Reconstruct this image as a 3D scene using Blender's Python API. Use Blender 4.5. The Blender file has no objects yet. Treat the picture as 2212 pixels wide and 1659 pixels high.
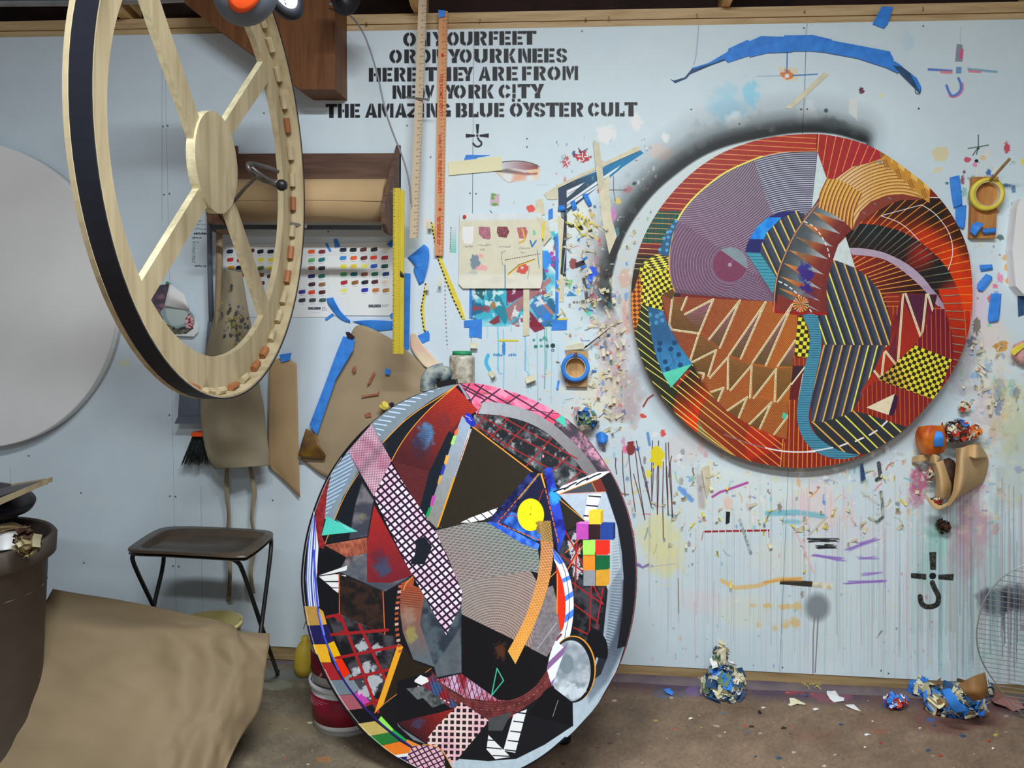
import bpy,bmesh,math,random
import numpy as np
from mathutils import Vector,Matrix

# ---------------------------------------------------------------- camera, world, lights, exposure
SC = bpy.context.scene
COL = SC.collection
F,CX,CY = 1736.0,1106.0,829.5          # focal length and centre in photo pixels (2212 x 1659)
YAW,PITCH,ROLL = 0.08831592,-0.08113862,0.01424731
CAMZ = 1.405                                # camera height above the floor
D = 3.101                                   # distance to the plywood wall
def _rx(a): c,s = math.cos(a),math.sin(a); return np.array([[1,0,0],[0,c,-s],[0,s,c]])
def _rz(a): c,s = math.cos(a),math.sin(a); return np.array([[c,-s,0],[s,c,0],[0,0,1.0]])
CM = _rz(YAW) @ _rx(math.pi / 2 + PITCH) @ _rz(ROLL)
CP = np.array([0.0,0.0,CAMZ])

cam_data = bpy.data.cameras.new('camera')
cam_data.sensor_fit = 'HORIZONTAL'; cam_data.sensor_width = 36.0
cam_data.lens = F / 2212.0 * 36.0
cam_data.clip_start = 0.05
cam = bpy.data.objects.new('camera',cam_data)
m4 = Matrix.Identity(4)
for i in range(3):
    for j in range(3): m4[i][j] = CM[i,j]
m4[2][3] = CAMZ
cam.matrix_world = m4
COL.objects.link(cam); SC.camera = cam

world = bpy.data.worlds.new('world'); SC.world = world; world.use_nodes = True
bg = world.node_tree.nodes['Background']
bg.inputs[0].default_value = (0.86,0.94,1.0,1); bg.inputs[1].default_value = 0.20

def area(name,loc,size,rot,power,col):
    l = bpy.data.lights.new(name,'AREA'); l.shape = 'RECTANGLE'; l.size,l.size_y = size
    l.energy = power; l.color = col
    o = bpy.data.objects.new(name,l); o.location = loc; o.rotation_euler = rot; COL.objects.link(o); return o
area('tube_light',(0.05,0.70,3.02),(1.4,0.22),(0,0,0),122,(0.92,0.97,1.0))
area('tube_light',(0.2,-1.5,3.02),(1.5,0.22),(0,0,0),76,(0.92,0.97,1.0))
SC.view_settings.view_transform = 'Standard'; SC.view_settings.look = 'None'
SC.view_settings.gamma = 1.0; SC.view_settings.use_curve_mapping = False
SC.view_settings.exposure = 0.0

# ---------------------------------------------------------------- helpers: measuring
def ray(px,py):
    return CM @ np.array([(px - CX) / F,-(py - CY) / F,-1.0])
def P(px,py,y):
    """the point at distance y (plane parallel to the wall) seen at this place of the photograph"""
    d = ray(px,py); return Vector(CP + d * (y / d[1]))
def W(px,py,off=0.0): return P(px,py,D - off)
def PF(px,py,z=0.0):
    d = ray(px,py); return Vector(CP + d * ((z - CAMZ) / d[2]))
def proj(pts):
    q = (np.asarray(pts,float) - CP) @ CM
    return CX + F * q[...,0] / -q[...,2],CY - F * q[...,1] / -q[...,2]
class Plane:
    """a plane with its own metric axes u, v"""
    def __init__(s,o,u,v):
        s.o = np.array(o,float); s.u = np.array(u,float); s.v = np.array(v,float)
        s.u /= np.linalg.norm(s.u); s.v = s.v - s.u * (s.u @ s.v); s.v /= np.linalg.norm(s.v)
        s.n = np.cross(s.u,s.v)
    def uv(s,px,py,off=0.0):
        d = ray(px,py); o = s.o + s.n * off
        t = ((o - CP) @ s.n) / (d @ s.n); p = CP + d * t - o
        return float(p @ s.u),float(p @ s.v)
    def at(s,a,b,off=0.0): return Vector(s.o + s.u * a + s.v * b + s.n * off)
def T(ox,oy,k):
    def f(*pts): return [(ox + x / k,oy + y / k) for x,y in pts]
    return f
def cr(pts,n=6,closed=False):
    """smooth curve through the points"""
    pts = [tuple(map(float,p)) for p in pts]; N = len(pts); out = []
    rng = range(N) if closed else range(N - 1)
    for i in rng:
        p0 = pts[(i - 1) % N] if closed or i > 0 else pts[0]
        p1 = pts[i]; p2 = pts[(i + 1) % N]
        p3 = pts[(i + 2) % N] if closed or i + 2 < N else pts[-1]
        for k in range(n):
            t = k / n
            out.append(tuple(0.5 * (2 * b + (c - a) * t + (2 * a - 5 * b + 4 * c - d) * t * t + (3 * b - a - 3 * c + d) * t ** 3)
                             for a,b,c,d in zip(p0,p1,p2,p3)))
    if not closed: out.append(pts[-1])
    return out

# ---------------------------------------------------------------- helpers: materials
def lin(c):
    return tuple(((v / 255) / 12.92 if v / 255 <= 0.04045 else ((v / 255 + 0.055) / 1.055) ** 2.4) for v in c)
GAIN = 1.45                                   # colours below are written as the photograph shows them in this light
def alb(c): return tuple(min(0.93,v * GAIN) for v in lin(c))
_mats = {}
def mat(name,col,rough=0.6,var=0.12,scale=8.0,bump=0.0,metal=0.0,stretch=(1,1,1),col2=None,spec=0.35,bscale=None,detail=4):
    if name in _mats: return _mats[name]
    m = bpy.data.materials.new(name); m.use_nodes = True; _mats[name] = m
    nt = m.node_tree; b = nt.nodes['Principled BSDF']
    b.inputs['Roughness'].default_value = rough; b.inputs['Metallic'].default_value = metal
    b.inputs['Specular IOR Level'].default_value = spec
    tc = nt.nodes.new('ShaderNodeTexCoord'); mp = nt.nodes.new('ShaderNodeMapping')
    mp.inputs['Scale'].default_value = stretch
    nt.links.new(tc.outputs['Object'],mp.inputs['Vector'])
    nz = nt.nodes.new('ShaderNodeTexNoise'); nz.inputs['Scale'].default_value = scale; nz.inputs['Detail'].default_value = detail
    nt.links.new(mp.outputs[0],nz.inputs['Vector'])
    rp = nt.nodes.new('ShaderNodeValToRGB')
    a = alb(col); c2 = alb(col2) if col2 else tuple(v * (1 - 2.2 * var) for v in a)
    c1 = a if col2 else tuple(min(0.95,v * (1 + var)) for v in a)
    rp.color_ramp.elements[0].color = (*c2,1); rp.color_ramp.elements[0].position = 0.3
    rp.color_ramp.elements[1].color = (*c1,1); rp.color_ramp.elements[1].position = 0.68
    nt.links.new(nz.outputs['Fac'],rp.inputs[0]); nt.links.new(rp.outputs[0],b.inputs['Base Color'])
    if bump:
        nb = nt.nodes.new('ShaderNodeTexNoise'); nb.inputs['Scale'].default_value = bscale or scale * 3
        nt.links.new(mp.outputs[0],nb.inputs['Vector'])
        bp = nt.nodes.new('ShaderNodeBump'); bp.inputs['Strength'].default_value = bump; bp.inputs['Distance'].default_value = 0.004
        nt.links.new(nb.outputs['Fac'],bp.inputs['Height']); nt.links.new(bp.outputs[0],b.inputs['Normal'])
    return m
def wood(name,col,dark,axis=0,scale=5.0,rough=0.6):
    """sawn wood: grain bands stretched along one axis, a few knots"""
    if name in _mats: return _mats[name]
    m = bpy.data.materials.new(name); m.use_nodes = True; _mats[name] = m
    nt = m.node_tree; b = nt.nodes['Principled BSDF']; b.inputs['Roughness'].default_value = rough
    b.inputs['Specular IOR Level'].default_value = 0.3
    tc = nt.nodes.new('ShaderNodeTexCoord'); mp = nt.nodes.new('ShaderNodeMapping')
    s = [9.0,9.0,9.0]; s[axis] = 0.7; mp.inputs['Scale'].default_value = s
    nt.links.new(tc.outputs['Object'],mp.inputs['Vector'])
    nz = nt.nodes.new('ShaderNodeTexNoise'); nz.inputs['Scale'].default_value = scale; nz.inputs['Detail'].default_value = 8; nz.inputs['Distortion'].default_value = 0.6
    nt.links.new(mp.outputs[0],nz.inputs['Vector'])
    rp = nt.nodes.new('ShaderNodeValToRGB')
    rp.color_ramp.elements[0].color = (*alb(dark),1); rp.color_ramp.elements[0].position = 0.28
    rp.color_ramp.elements[1].color = (*alb(col),1); rp.color_ramp.elements[1].position = 0.6
    nt.links.new(nz.outputs['Fac'],rp.inputs[0])
    vo = nt.nodes.new('ShaderNodeTexVoronoi'); vo.inputs['Scale'].default_value = 1.3
    s2 = [3.0,3.0,3.0]; s2[axis] = 1.2; mp2 = nt.nodes.new('ShaderNodeMapping'); mp2.inputs['Scale'].default_value = s2
    nt.links.new(tc.outputs['Object'],mp2.inputs['Vector']); nt.links.new(mp2.outputs[0],vo.inputs['Vector'])
    r2 = nt.nodes.new('ShaderNodeValToRGB'); r2.color_ramp.elements[0].position = 0.03; r2.color_ramp.elements[0].color = (0.35,0.28,0.22,1)
    r2.color_ramp.elements[1].position = 0.10; r2.color_ramp.elements[1].color = (1,1,1,1)
    nt.links.new(vo.outputs['Distance'],r2.inputs[0])
    mx = nt.nodes.new('ShaderNodeMix'); mx.data_type = 'RGBA'; mx.blend_type = 'MULTIPLY'; mx.inputs[0].default_value = 1
    nt.links.new(rp.outputs[0],mx.inputs[6]); nt.links.new(r2.outputs[0],mx.inputs[7]); nt.links.new(mx.outputs[2],b.inputs['Base Color'])
    bp = nt.nodes.new('ShaderNodeBump'); bp.inputs['Strength'].default_value = 0.15; bp.inputs['Distance'].default_value = 0.002
    nt.links.new(nz.outputs['Fac'],bp.inputs['Height']); nt.links.new(bp.outputs[0],b.inputs['Normal'])
    return m
def painted(name,img,rough=0.55,bump=0.0):
    """flat painted colour computed by this script, with a light weave or grain"""
    m = bpy.data.materials.new(name); m.use_nodes = True; nt = m.node_tree; b = nt.nodes['Principled BSDF']
    b.inputs['Roughness'].default_value = rough; b.inputs['Specular IOR Level'].default_value = 0.3
    t = nt.nodes.new('ShaderNodeTexImage'); t.image = img; t.extension = 'EXTEND'
    uv = nt.nodes.new('ShaderNodeUVMap'); nt.links.new(uv.outputs[0],t.inputs[0])
    mx = nt.nodes.new('ShaderNodeVectorMath'); mx.operation = 'SCALE'; mx.inputs['Scale'].default_value = GAIN
    nt.links.new(t.outputs[0],mx.inputs[0])
    mn = nt.nodes.new('ShaderNodeVectorMath'); mn.operation = 'MINIMUM'; mn.inputs[1].default_value = (0.93,) * 3
    nt.links.new(mx.outputs[0],mn.inputs[0]); nt.links.new(mn.outputs[0],b.inputs['Base Color'])
    if bump:
        tc = nt.nodes.new('ShaderNodeTexCoord'); nz = nt.nodes.new('ShaderNodeTexNoise'); nz.inputs['Scale'].default_value = 140
        nt.links.new(tc.outputs['Object'],nz.inputs['Vector'])
        bp = nt.nodes.new('ShaderNodeBump'); bp.inputs['Strength'].default_value = bump; bp.inputs['Distance'].default_value = 0.001
        nt.links.new(nz.outputs['Fac'],bp.inputs['Height']); nt.links.new(bp.outputs[0],b.inputs['Normal'])
    return m

# ---------------------------------------------------------------- helpers: objects
def tag(o,label=None,cat=None,group=None,kind=None):
    if label: o['label'] = label
    if cat: o['category'] = cat
    if group: o['group'] = group
    if kind: o['kind'] = kind
    return o
def wloc(o):
    v = Vector(o.location)
    while o.parent is not None: o = o.parent; v = v + Vector(o.location)
    return v
def empty(name,loc,label,cat,group=None):
    o = bpy.data.objects.new(name,None); COL.objects.link(o); o.location = loc
    o.empty_display_size = 0.05
    return tag(o,label,cat,group)
def obj(name,bm,m,parent=None,smooth=False,loc=None):
    """link a bmesh (world coordinates) as one object; its origin goes to loc"""
    if loc is None:
        if parent is not None: loc = wloc(parent)
        elif bm.verts:
            c = Vector((0,0,0))
            for v in bm.verts: c += v.co
            loc = c / len(bm.verts)
        else: loc = Vector((0,0,0))
    loc = Vector(loc)
    bmesh.ops.translate(bm,verts=bm.verts,vec=-loc)
    bmesh.ops.recalc_face_normals(bm,faces=bm.faces)
    me = bpy.data.meshes.new(name); bm.to_mesh(me); bm.free()
    if smooth:
        me.polygons.foreach_set('use_smooth',[True] * len(me.polygons))
    for mm in (m if isinstance(m,(list,tuple)) else [m]): me.materials.append(mm)
    o = bpy.data.objects.new(name,me); COL.objects.link(o)
    if parent is not None:
        o.parent = parent; o.location = loc - wloc(parent)
    else: o.location = loc
    return o
def box(bm,a,b,mi=0):
    """axis-aligned box from corner a to corner b"""
    x0,x1 = sorted((a[0],b[0])); y0,y1 = sorted((a[1],b[1])); z0,z1 = sorted((a[2],b[2]))
    v = [bm.verts.new(p) for p in ((x0,y0,z0),(x1,y0,z0),(x1,y1,z0),(x0,y1,z0),(x0,y0,z1),(x1,y0,z1),(x1,y1,z1),(x0,y1,z1))]
    for f in ((3,2,1,0),(4,5,6,7),(0,1,5,4),(1,2,6,5),(2,3,7,6),(3,0,4,7)):
        bm.faces.new([v[i] for i in f]).material_index = mi
    return v
def prism(bm,front,vec,mi=0,side=None):
    """closed solid: polygon `front` (Vectors) swept by vec"""
    a = [bm.verts.new(p) for p in front]; b = [bm.verts.new(Vector(p) + Vector(vec)) for p in front]
    n = len(a); bm.faces.new(a).material_index = mi; bm.faces.new(b[::-1]).material_index = mi if side is None else side
    for i in range(n):
        bm.faces.new([a[i],b[i],b[(i + 1) % n],a[(i + 1) % n]]).material_index = mi if side is None else side
    return a
def tube(bm,pts,r,seg=8,closed=False,mi=0,cap=True):
    """round bar along points; r a number or one radius per point"""
    pts = [Vector(p) for p in pts]; n = len(pts); R = r if isinstance(r,(list,tuple)) else [r] * n
    rings = []; up = None
    for i,p in enumerate(pts):
        if closed: d = (pts[(i + 1) % n] - pts[i - 1])
        else: d = pts[min(i + 1,n - 1)] - pts[max(i - 1,0)]
        if d.length < 1e-9: d = Vector((0,0,1))
        d.normalize()
        if up is None:
            up = Vector((0,0,1)) if abs(d.z) < 0.9 else Vector((1,0,0))
        a = d.cross(up)
        if a.length < 1e-6: a = d.orthogonal()
        a.normalize(); b = a.cross(d).normalized(); up = b
        rings.append([bm.verts.new(p + (a * math.cos(2 * math.pi * k / seg) + b * math.sin(2 * math.pi * k / seg)) * R[i]) for k in range(seg)])
    for i in range(n if closed else n - 1):
        A,B = rings[i],rings[(i + 1) % n]
        for k in range(seg):
            bm.faces.new([A[k],A[(k + 1) % seg],B[(k + 1) % seg],B[k]]).material_index = mi
    if cap and not closed:
        bm.faces.new(rings[0][::-1]).material_index = mi; bm.faces.new(rings[-1]).material_index = mi
def lathe(bm,prof,c,ax=Vector((0,0,1)),seg=32,mi=0,closed=False,sx=1.0,sy=1.0,a0=0,a1=2 * math.pi,mis=None):
    """surface of revolution: prof = [(radius, height)], about axis ax through c"""
    ax = Vector(ax).normalized(); u = ax.orthogonal().normalized() if abs(ax.z) < 0.999 else Vector((1,0,0)); w = ax.cross(u)
    c = Vector(c); rings = []
    for r,h in prof:
        if r < 1e-6: rings.append([bm.verts.new(c + ax * h)])
        else: rings.append([bm.verts.new(c + ax * h + (u * math.cos(2 * math.pi * k / seg) * sx + w * math.sin(2 * math.pi * k / seg) * sy) * r) for k in range(seg)])
    m = len(rings)
    for i in range(m if closed else m - 1):
        A,B = rings[i],rings[(i + 1) % m]; q = mis[i] if mis else mi
        for k in range(seg):
            k2 = (k + 1) % seg
            if len(A) == 1 and len(B) == 1: continue
            if len(A) == 1: f = bm.faces.new([A[0],B[k],B[k2]])
            elif len(B) == 1: f = bm.faces.new([A[k],B[0],A[k2]])
            else: f = bm.faces.new([A[k],B[k],B[k2],A[k2]])
            f.material_index = q
def new(): return bmesh.new()
def smooth_noise(x,y,seed=0):
    """cheap value noise, numpy friendly"""
    xi = np.floor(x).astype(np.int64); yi = np.floor(y).astype(np.int64); xf = x - xi; yf = y - yi
    xf = xf * xf * (3 - 2 * xf); yf = yf * yf * (3 - 2 * yf)
    def h(a,b):
        k = (a * 374761393 + b * 668265263 + seed * 1442695041) & 0x7fffffff
        k = ((k ^ (k >> 13)) * 1274126177) & 0x7fffffff
        return ((k ^ (k >> 16)) & 0xffff) / 65535.0
    return (h(xi,yi) * (1 - xf) + h(xi + 1,yi) * xf) * (1 - yf) + (h(xi,yi + 1) * (1 - xf) + h(xi + 1,yi + 1) * xf) * yf
def fbm(x,y,seed=0,o=4):
    s = 0; a = 0.5; t = 0
    for k in range(o): s = s + a * smooth_noise(x * 2 ** k,y * 2 ** k,seed + k); t += a; a *= 0.5
    return s / t

# ---------------------------------------------------------------- painting flat colour on a plane
class Canvas:
    """colour computed on a regular grid in a plane's own metric axes. Shapes are written in the
    photograph's measuring units and carried onto the plane by the plane's true perspective."""
    def __init__(s,plane,u0,u1,v0,v1,res,base):
        s.pl = plane; s.b = (u0,u1,v0,v1); s.res = res
        s.w = int((u1 - u0) * res); s.h = int((v1 - v0) * res)
        uu = u0 + (np.arange(s.w) + 0.5) / res; vv = v0 + (np.arange(s.h) + 0.5) / res
        U,V = np.meshgrid(uu,vv)
        pts = plane.o + U[...,None] * plane.u + V[...,None] * plane.v
        s.X,s.Y = proj(pts); s.X = s.X.astype(np.float32); s.Y = s.Y.astype(np.float32)
        s.img = np.empty((s.h,s.w,3),np.float32); s.img[:] = np.array(base,np.float32) / 255
        k = np.hypot(s.X[s.h // 2,s.w // 2 + 1] - s.X[s.h // 2,s.w // 2],s.Y[s.h // 2,s.w // 2 + 1] - s.Y[s.h // 2,s.w // 2])
        s.s = 1.0 / max(k,1e-6)           # grid cells per photo unit
    def win(s,pts,pad):
        x = [p[0] for p in pts]; y = [p[1] for p in pts]
        x0,x1,y0,y1 = min(x) - pad,max(x) + pad,min(y) - pad,max(y) + pad
        c = [s.pl.uv(a,b) for a in (x0,(x0 + x1) / 2,x1) for b in (y0,(y0 + y1) / 2,y1)]
        i0 = max(0,int((min(q[0] for q in c) - s.b[0]) * s.res) - 1); i1 = min(s.w,int((max(q[0] for q in c) - s.b[0]) * s.res) + 2)
        j0 = max(0,int((min(q[1] for q in c) - s.b[2]) * s.res) - 1); j1 = min(s.h,int((max(q[1] for q in c) - s.b[2]) * s.res) + 2)
        if i1 <= i0 or j1 <= j0: return None
        return slice(j0,j1),slice(i0,i1)
    def put(s,w,cov,col,a=1.0):
        cov = (np.clip(cov,0,1) * a)[...,None]
        if callable(col): c = np.asarray(col(s.X[w],s.Y[w]),np.float32) / 255
        else: c = np.array(col,np.float32) / 255
        s.img[w] = s.img[w] * (1 - cov) + c * cov
    def sd(s,w,pts):
        X,Y = s.X[w],s.Y[w]; n = len(pts); d = np.full(X.shape,1e12,np.float32); ins = np.zeros(X.shape,bool)
        for i in range(n):
            ax,ay = pts[i]; bx,by = pts[(i + 1) % n]; ex,ey = bx - ax,by - ay
            wx,wy = X - ax,Y - ay; L = ex * ex + ey * ey + 1e-9
            t = np.clip((wx * ex + wy * ey) / L,0,1); dx,dy = wx - t * ex,wy - t * ey
            d = np.minimum(d,dx * dx + dy * dy)
            if ay != by:
                c = (Y >= min(ay,by)) & (Y < max(ay,by)) & (X < ax + (Y - ay) * (ex / (ey if ey else 1e-9)))
                ins ^= c
        d = np.sqrt(d); return np.where(ins,d,-d)
    def poly(s,pts,col,a=1.0,soft=None):
        w = s.win(pts,(soft or 0) + 2)
        if w is None: return
        d = s.sd(w,pts); k = (1.0 / soft) if soft else s.s
        s.put(w,d * k + 0.5,col,a)
    def pat(s,pts,fn,col,a=1.0):
        """fn(X, Y) -> coverage 0..1, clipped to the polygon"""
        w = s.win(pts,2)
        if w is None: return
        d = np.clip(s.sd(w,pts) * s.s + 0.5,0,1)
        s.put(w,d * np.clip(fn(s.X[w],s.Y[w]),0,1),col,a)
    def line(s,pts,wd,col,a=1.0,soft=None,dash=None,clip=None):
        w = s.win(pts,wd + (soft or 0) + 2)
        if w is None: return
        X,Y = s.X[w],s.Y[w]; best = np.full(X.shape,1e9,np.float32); along = np.zeros(X.shape,np.float32); L0 = 0.0
        for i in range(len(pts) - 1):
            ax,ay = pts[i]; bx,by = pts[i + 1]; ex,ey = bx - ax,by - ay; L = math.hypot(ex,ey) + 1e-6
            wx,wy = X - ax,Y - ay; t = np.clip((wx * ex + wy * ey) / L / L,0,1)
            d = np.hypot(wx - t * ex,wy - t * ey); m = d < best; best = np.where(m,d,best); along = np.where(m,L0 + t * L,along); L0 += L
        k = (1.0 / soft) if soft else s.s
        c = np.clip((wd / 2 - best) * k + 0.5,0,1)
        if dash: c = c * ((along % dash[0]) < dash[1])
        if clip is not None: c = c * np.clip(s.sd(w,clip) * s.s + 0.5,0,1)
        s.put(w,c,col,a)
    def disc(s,c,rx,ry,col,a=1.0,soft=None,rot=0.0):
        w = s.win([(c[0] - max(rx,ry),c[1] - max(rx,ry)),(c[0] + max(rx,ry),c[1] + max(rx,ry))],(soft or 0) + 2)
        if w is None: return
        X,Y = s.X[w] - c[0],s.Y[w] - c[1]; co,si = math.cos(rot),math.sin(rot)
        x,y = X * co + Y * si,-X * si + Y * co
        d = (1 - np.hypot(x / rx,y / ry)) * min(rx,ry)
        s.put(w,d * ((1.0 / soft) if soft else s.s) + 0.5,col,a)
    def blot(s,c,r,col,a=1.0,seed=0,soft=3.0,sq=1.0,rough=0.5,nk=None):
        """ragged soft stain"""
        R = max(r,r * sq) * 1.5
        w = s.win([(c[0] - R,c[1] - R),(c[0] + R,c[1] + R)],2)
        if w is None: return
        X,Y = s.X[w] - c[0],s.Y[w] - c[1]; k = nk or (2.2 / r)
        n = fbm(X * k + 50,Y * k + 50,seed) - 0.5
        d = (1 - np.hypot(X / r,Y / (r * sq)) + n * 2 * rough) * r
        s.put(w,d / max(soft,0.3) ,col,a)
    def image(s,name):
        im = bpy.data.images.new(name,s.w,s.h,alpha=False)
        a = np.ones((s.h,s.w,4),np.float32); a[...,:3] = np.clip(s.img,0,1)
        im.pixels.foreach_set(a.ravel()); im.update(); im.pack()
        return im
    def set_uv(s,o):
        """plane coordinates of every corner become its UV"""
        me = o.data; uvl = me.uv_layers.new(name='UVMap'); off = np.array(wloc(o))
        co = np.empty(len(me.vertices) * 3,np.float32); me.vertices.foreach_get('co',co); co = co.reshape(-1,3) + off - s.pl.o
        u = (co @ s.pl.u - s.b[0]) / (s.b[1] - s.b[0]); v = (co @ s.pl.v - s.b[2]) / (s.b[3] - s.b[2])
        li = np.empty(len(me.loops),np.int32); me.loops.foreach_get('vertex_index',li)
        uvl.data.foreach_set('uv',np.stack([u[li],v[li]],1).astype(np.float32).ravel())
def grad(p,q,c0,c1):
    (x0,y0),(x1,y1) = p,q; ex,ey = x1 - x0,y1 - y0; L = ex * ex + ey * ey; c0 = np.array(c0,float); c1 = np.array(c1,float)
    def f(X,Y):
        t = np.clip(((X - x0) * ex + (Y - y0) * ey) / L,0,1)[...,None]; return c0 * (1 - t) + c1 * t
    return f
def stripes(p,ang,period,wd,s,phase=0.0):
    nx,ny = -math.sin(ang),math.cos(ang)
    def f(X,Y):
        r = ((X - p[0]) * nx + (Y - p[1]) * ny + phase) % period; d = np.minimum(r,period - r)
        return np.clip((wd / 2 - d) * s + 0.5,0,1)
    return f
def rings(c,period,wd,s,phase=0.0,sy=1.0):
    def f(X,Y):
        r = (np.hypot(X - c[0],(Y - c[1]) / sy) + phase) % period; d = np.minimum(r,period - r)
        return np.clip((wd / 2 - d) * s + 0.5,0,1)
    return f
def checks(p,ang,cell,cell2=None,sh=0.0):
    co,si = math.cos(ang),math.sin(ang); c2 = cell2 or cell
    def f(X,Y):
        x = (X - p[0]) * co + (Y - p[1]) * si; y = -(X - p[0]) * si + (Y - p[1]) * co; x = x + sh * y
        return ((np.floor(x / cell) + np.floor(y / c2)) % 2).astype(np.float32)
    return f
def mul(f,g): return lambda X,Y: f(X,Y) * g(X,Y)
def either(f,g): return lambda X,Y: np.maximum(f(X,Y),g(X,Y))
def inv(f): return lambda X,Y: 1 - f(X,Y)
def mottled(c0,c1,k,seed=0,lo=0.35,hi=0.65):
    c0 = np.array(c0,float); c1 = np.array(c1,float)
    def f(X,Y):
        t = np.clip((fbm(X * k + 9,Y * k + 9,seed) - lo) / (hi - lo),0,1)[...,None]; return c0 * (1 - t) + c1 * t
    return f

# ================================================================ THE SETTING
WB,WT = CAMZ - 1.354,CAMZ + 1.086            # bottom and top of the wall panels
SEAMS = [-2.874,-1.655,-0.437,0.784,2.003]
wallp = Plane((0,D,0),(1,0,0),(0,0,1))
M_dark = mat('roof_boards',(38,20,18),0.8,0.3,6,0.2)
M_pine = wood('pine',(178,154,118),(150,122,84),0)
M_pine2 = wood('pine_upright',(196,160,112),(160,122,76),1)
M_sill = wood('dirty_pine',(148,126,90),(110,92,62),0)

# --- paint on the wall
WC = Canvas(wallp,-2.5,1.66,WB,WT,640,(188,201,210))
def wall_paint():
    c = WC; R = random.Random(4)
    full = [(-40,40),(2260,20),(2260,1520),(-40,1440)]
    # hand-rolled white: slight warm and cool areas
    w = (slice(None),slice(None))
    n = fbm(c.X / 260,c.Y / 260,3)[...,None]; n2 = fbm(c.X / 30,c.Y / 30,8,2)[...,None]
    c.img *= (0.975 + 0.05 * n) * (0.99 + 0.02 * n2)
    wx = np.clip((c.X - 980) / 250,0,1)[...,None]
    c.img = c.img * (1 - wx) + c.img * wx * np.array([1.0,1.01,0.995],np.float32)
    # faint streaks where the roller ran
    g = T(0,0,1)
    # pink / green / beige clouds of overspray and washes
    for (x,y,r,col,a,sq) in [
        (1300,90,60,(180,200,215),.25,.6),(1570,235,46,(120,185,215),.45,1.2),(1620,205,22,(110,190,225),.6,1.8),
        (1590,260,30,(235,240,240),.6,.8),(1745,250,30,(230,235,238),.6,1),(1425,330,30,(214,196,186),.8,.8),(1438,298,10,(235,238,238),.8,1.4),
        (1310,290,22,(228,232,236),.9,1.1),(1375,265,14,(232,236,238),.8,1.5),(1960,90,18,(160,190,205),.4,1.6),
        (1500,250,60,(186,196,200),.3,.6),(2060,640,70,(190,160,185),.45,1.4),(2110,690,60,(205,175,190),.5,1.3),(2150,760,60,(205,195,180),.5,1.3),
        (2080,790,40,(150,135,140),.5,2.0),(2140,880,50,(190,150,150),.4,1.6),(2180,900,50,(190,185,120),.45,2.0),
        (2190,1000,60,(150,160,140),.35,2.0),(2100,1140,45,(178,95,115),.55,2.4),(2080,1190,30,(178,105,120),.55,2.6),
        (1985,1040,22,(160,60,90),.75,2.0),(1975,1075,20,(170,80,110),.6,1.6),(2020,1165,34,(115,185,165),.6,1.5),
        (2000,1230,26,(120,190,170),.4,2.2),(1420,1160,62,(204,202,150),.8,1.05),(1440,1215,44,(204,202,152),.8,1.0),
        (1590,1010,60,(200,215,225),.5,.5),(1700,1060,160,(206,214,205),.4,.45),(1560,1100,120,(196,205,205),.4,.6),
        (1700,1200,90,(208,205,185),.35,.6),(1240,470,60,(222,216,190),.35,1.0),(1290,560,60,(214,202,190),.4,1.6),
        (1320,760,42,(172,142,138),.7,2.6),(1350,860,46,(160,138,138),.7,1.5),(1295,610,24,(170,120,105),.6,2.5),
        (1300,850,50,(206,200,172),.6,1.4),(1345,770,60,(170,168,172),.4,1.8),(1480,960,60,(196,180,175),.4,.8),
        (1250,900,60,(212,205,185),.4,.9),(1620,1320,90,(205,205,180),.35,.5),(1520,1300,60,(215,190,190),.3,.7),
        (1830,1150,120,(196,190,196),.4,.5),(1850,1350,160,(186,200,200),.35,.8),(2100,1300,130,(150,178,172),.45,1.4),
        (270,785,20,(200,196,150),.5,.5),(1760,1090,60,(214,178,182),.4,1.0),(1330,1230,30,(196,196,180),.4,1)]:
        c.blot((x,y),r,col,a,int(x + y),r * .5,sq,.5)
    # spray halo left where the round painting was masked
    hal = cr([(1322,660),(1322,600),(1336,545),(1352,505),(1378,462),(1412,420),(1452,384),(1508,344),(1566,318),(1640,300),(1720,288),(1800,290),(1870,310)],5)
    out = [(x - 10 * math.cos((y - 300) / 200) - 4,y - 14) for x,y in hal]
    for ox,wd,a,sf in ((26,90,.22,60),(16,50,.45,34),(10,30,.85,24),(6,18,.8,12)):
        c.line([(x - ox * .8,y - ox * .8) for x,y in hal],wd,(34,37,38),a,sf)
    for k in range(60):
        t = R.choice(hal[:]); c.blot((t[0] - R.uniform(5,70),t[1] - R.uniform(5,50)),R.uniform(5,16),(120,128,128),.22,k,8,1,.6)
    c.blot((1800,268),34,(60,66,66),.6,3,20,.5,.5); c.blot((1868,318),26,(80,88,90),.5,6,18,.5,.4)
    cres = hal + [(1860,330),(1760,420),(1600,520),(1480,620),(1400,700),(1360,720)]
    c.poly(cres,grad((1330,640),(1640,320),(176,184,186),(194,208,208)),1,5)
    c.blot((2160,1300),60,(34,40,46),.85,3,24,.5,.4); c.blot((2200,1290),50,(30,36,40),.7,3,20,.6,.4); c.blot((2140,1300),34,(60,68,80),.6,3,16,1,.3)
    for k in range(30): x = R.uniform(2135,2215); c.line([(x,1310),(x,R.uniform(1340,1420))],1.6,(50,56,64),.5,1.5)
    # striped blue triangle painted through tape
    h = T(900,300,3.607)
    TR = h((1103,385),(1170,350),(1400,255),(1480,210),(1560,170),(1740,88),(1768,112),(1600,225),(1480,325),(1415,372),(1168,582),(1105,560))
    c.poly(TR,grad(h((1250,400))[0],h((1500,220))[0],(38,56,76),(22,112,158)))
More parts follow.
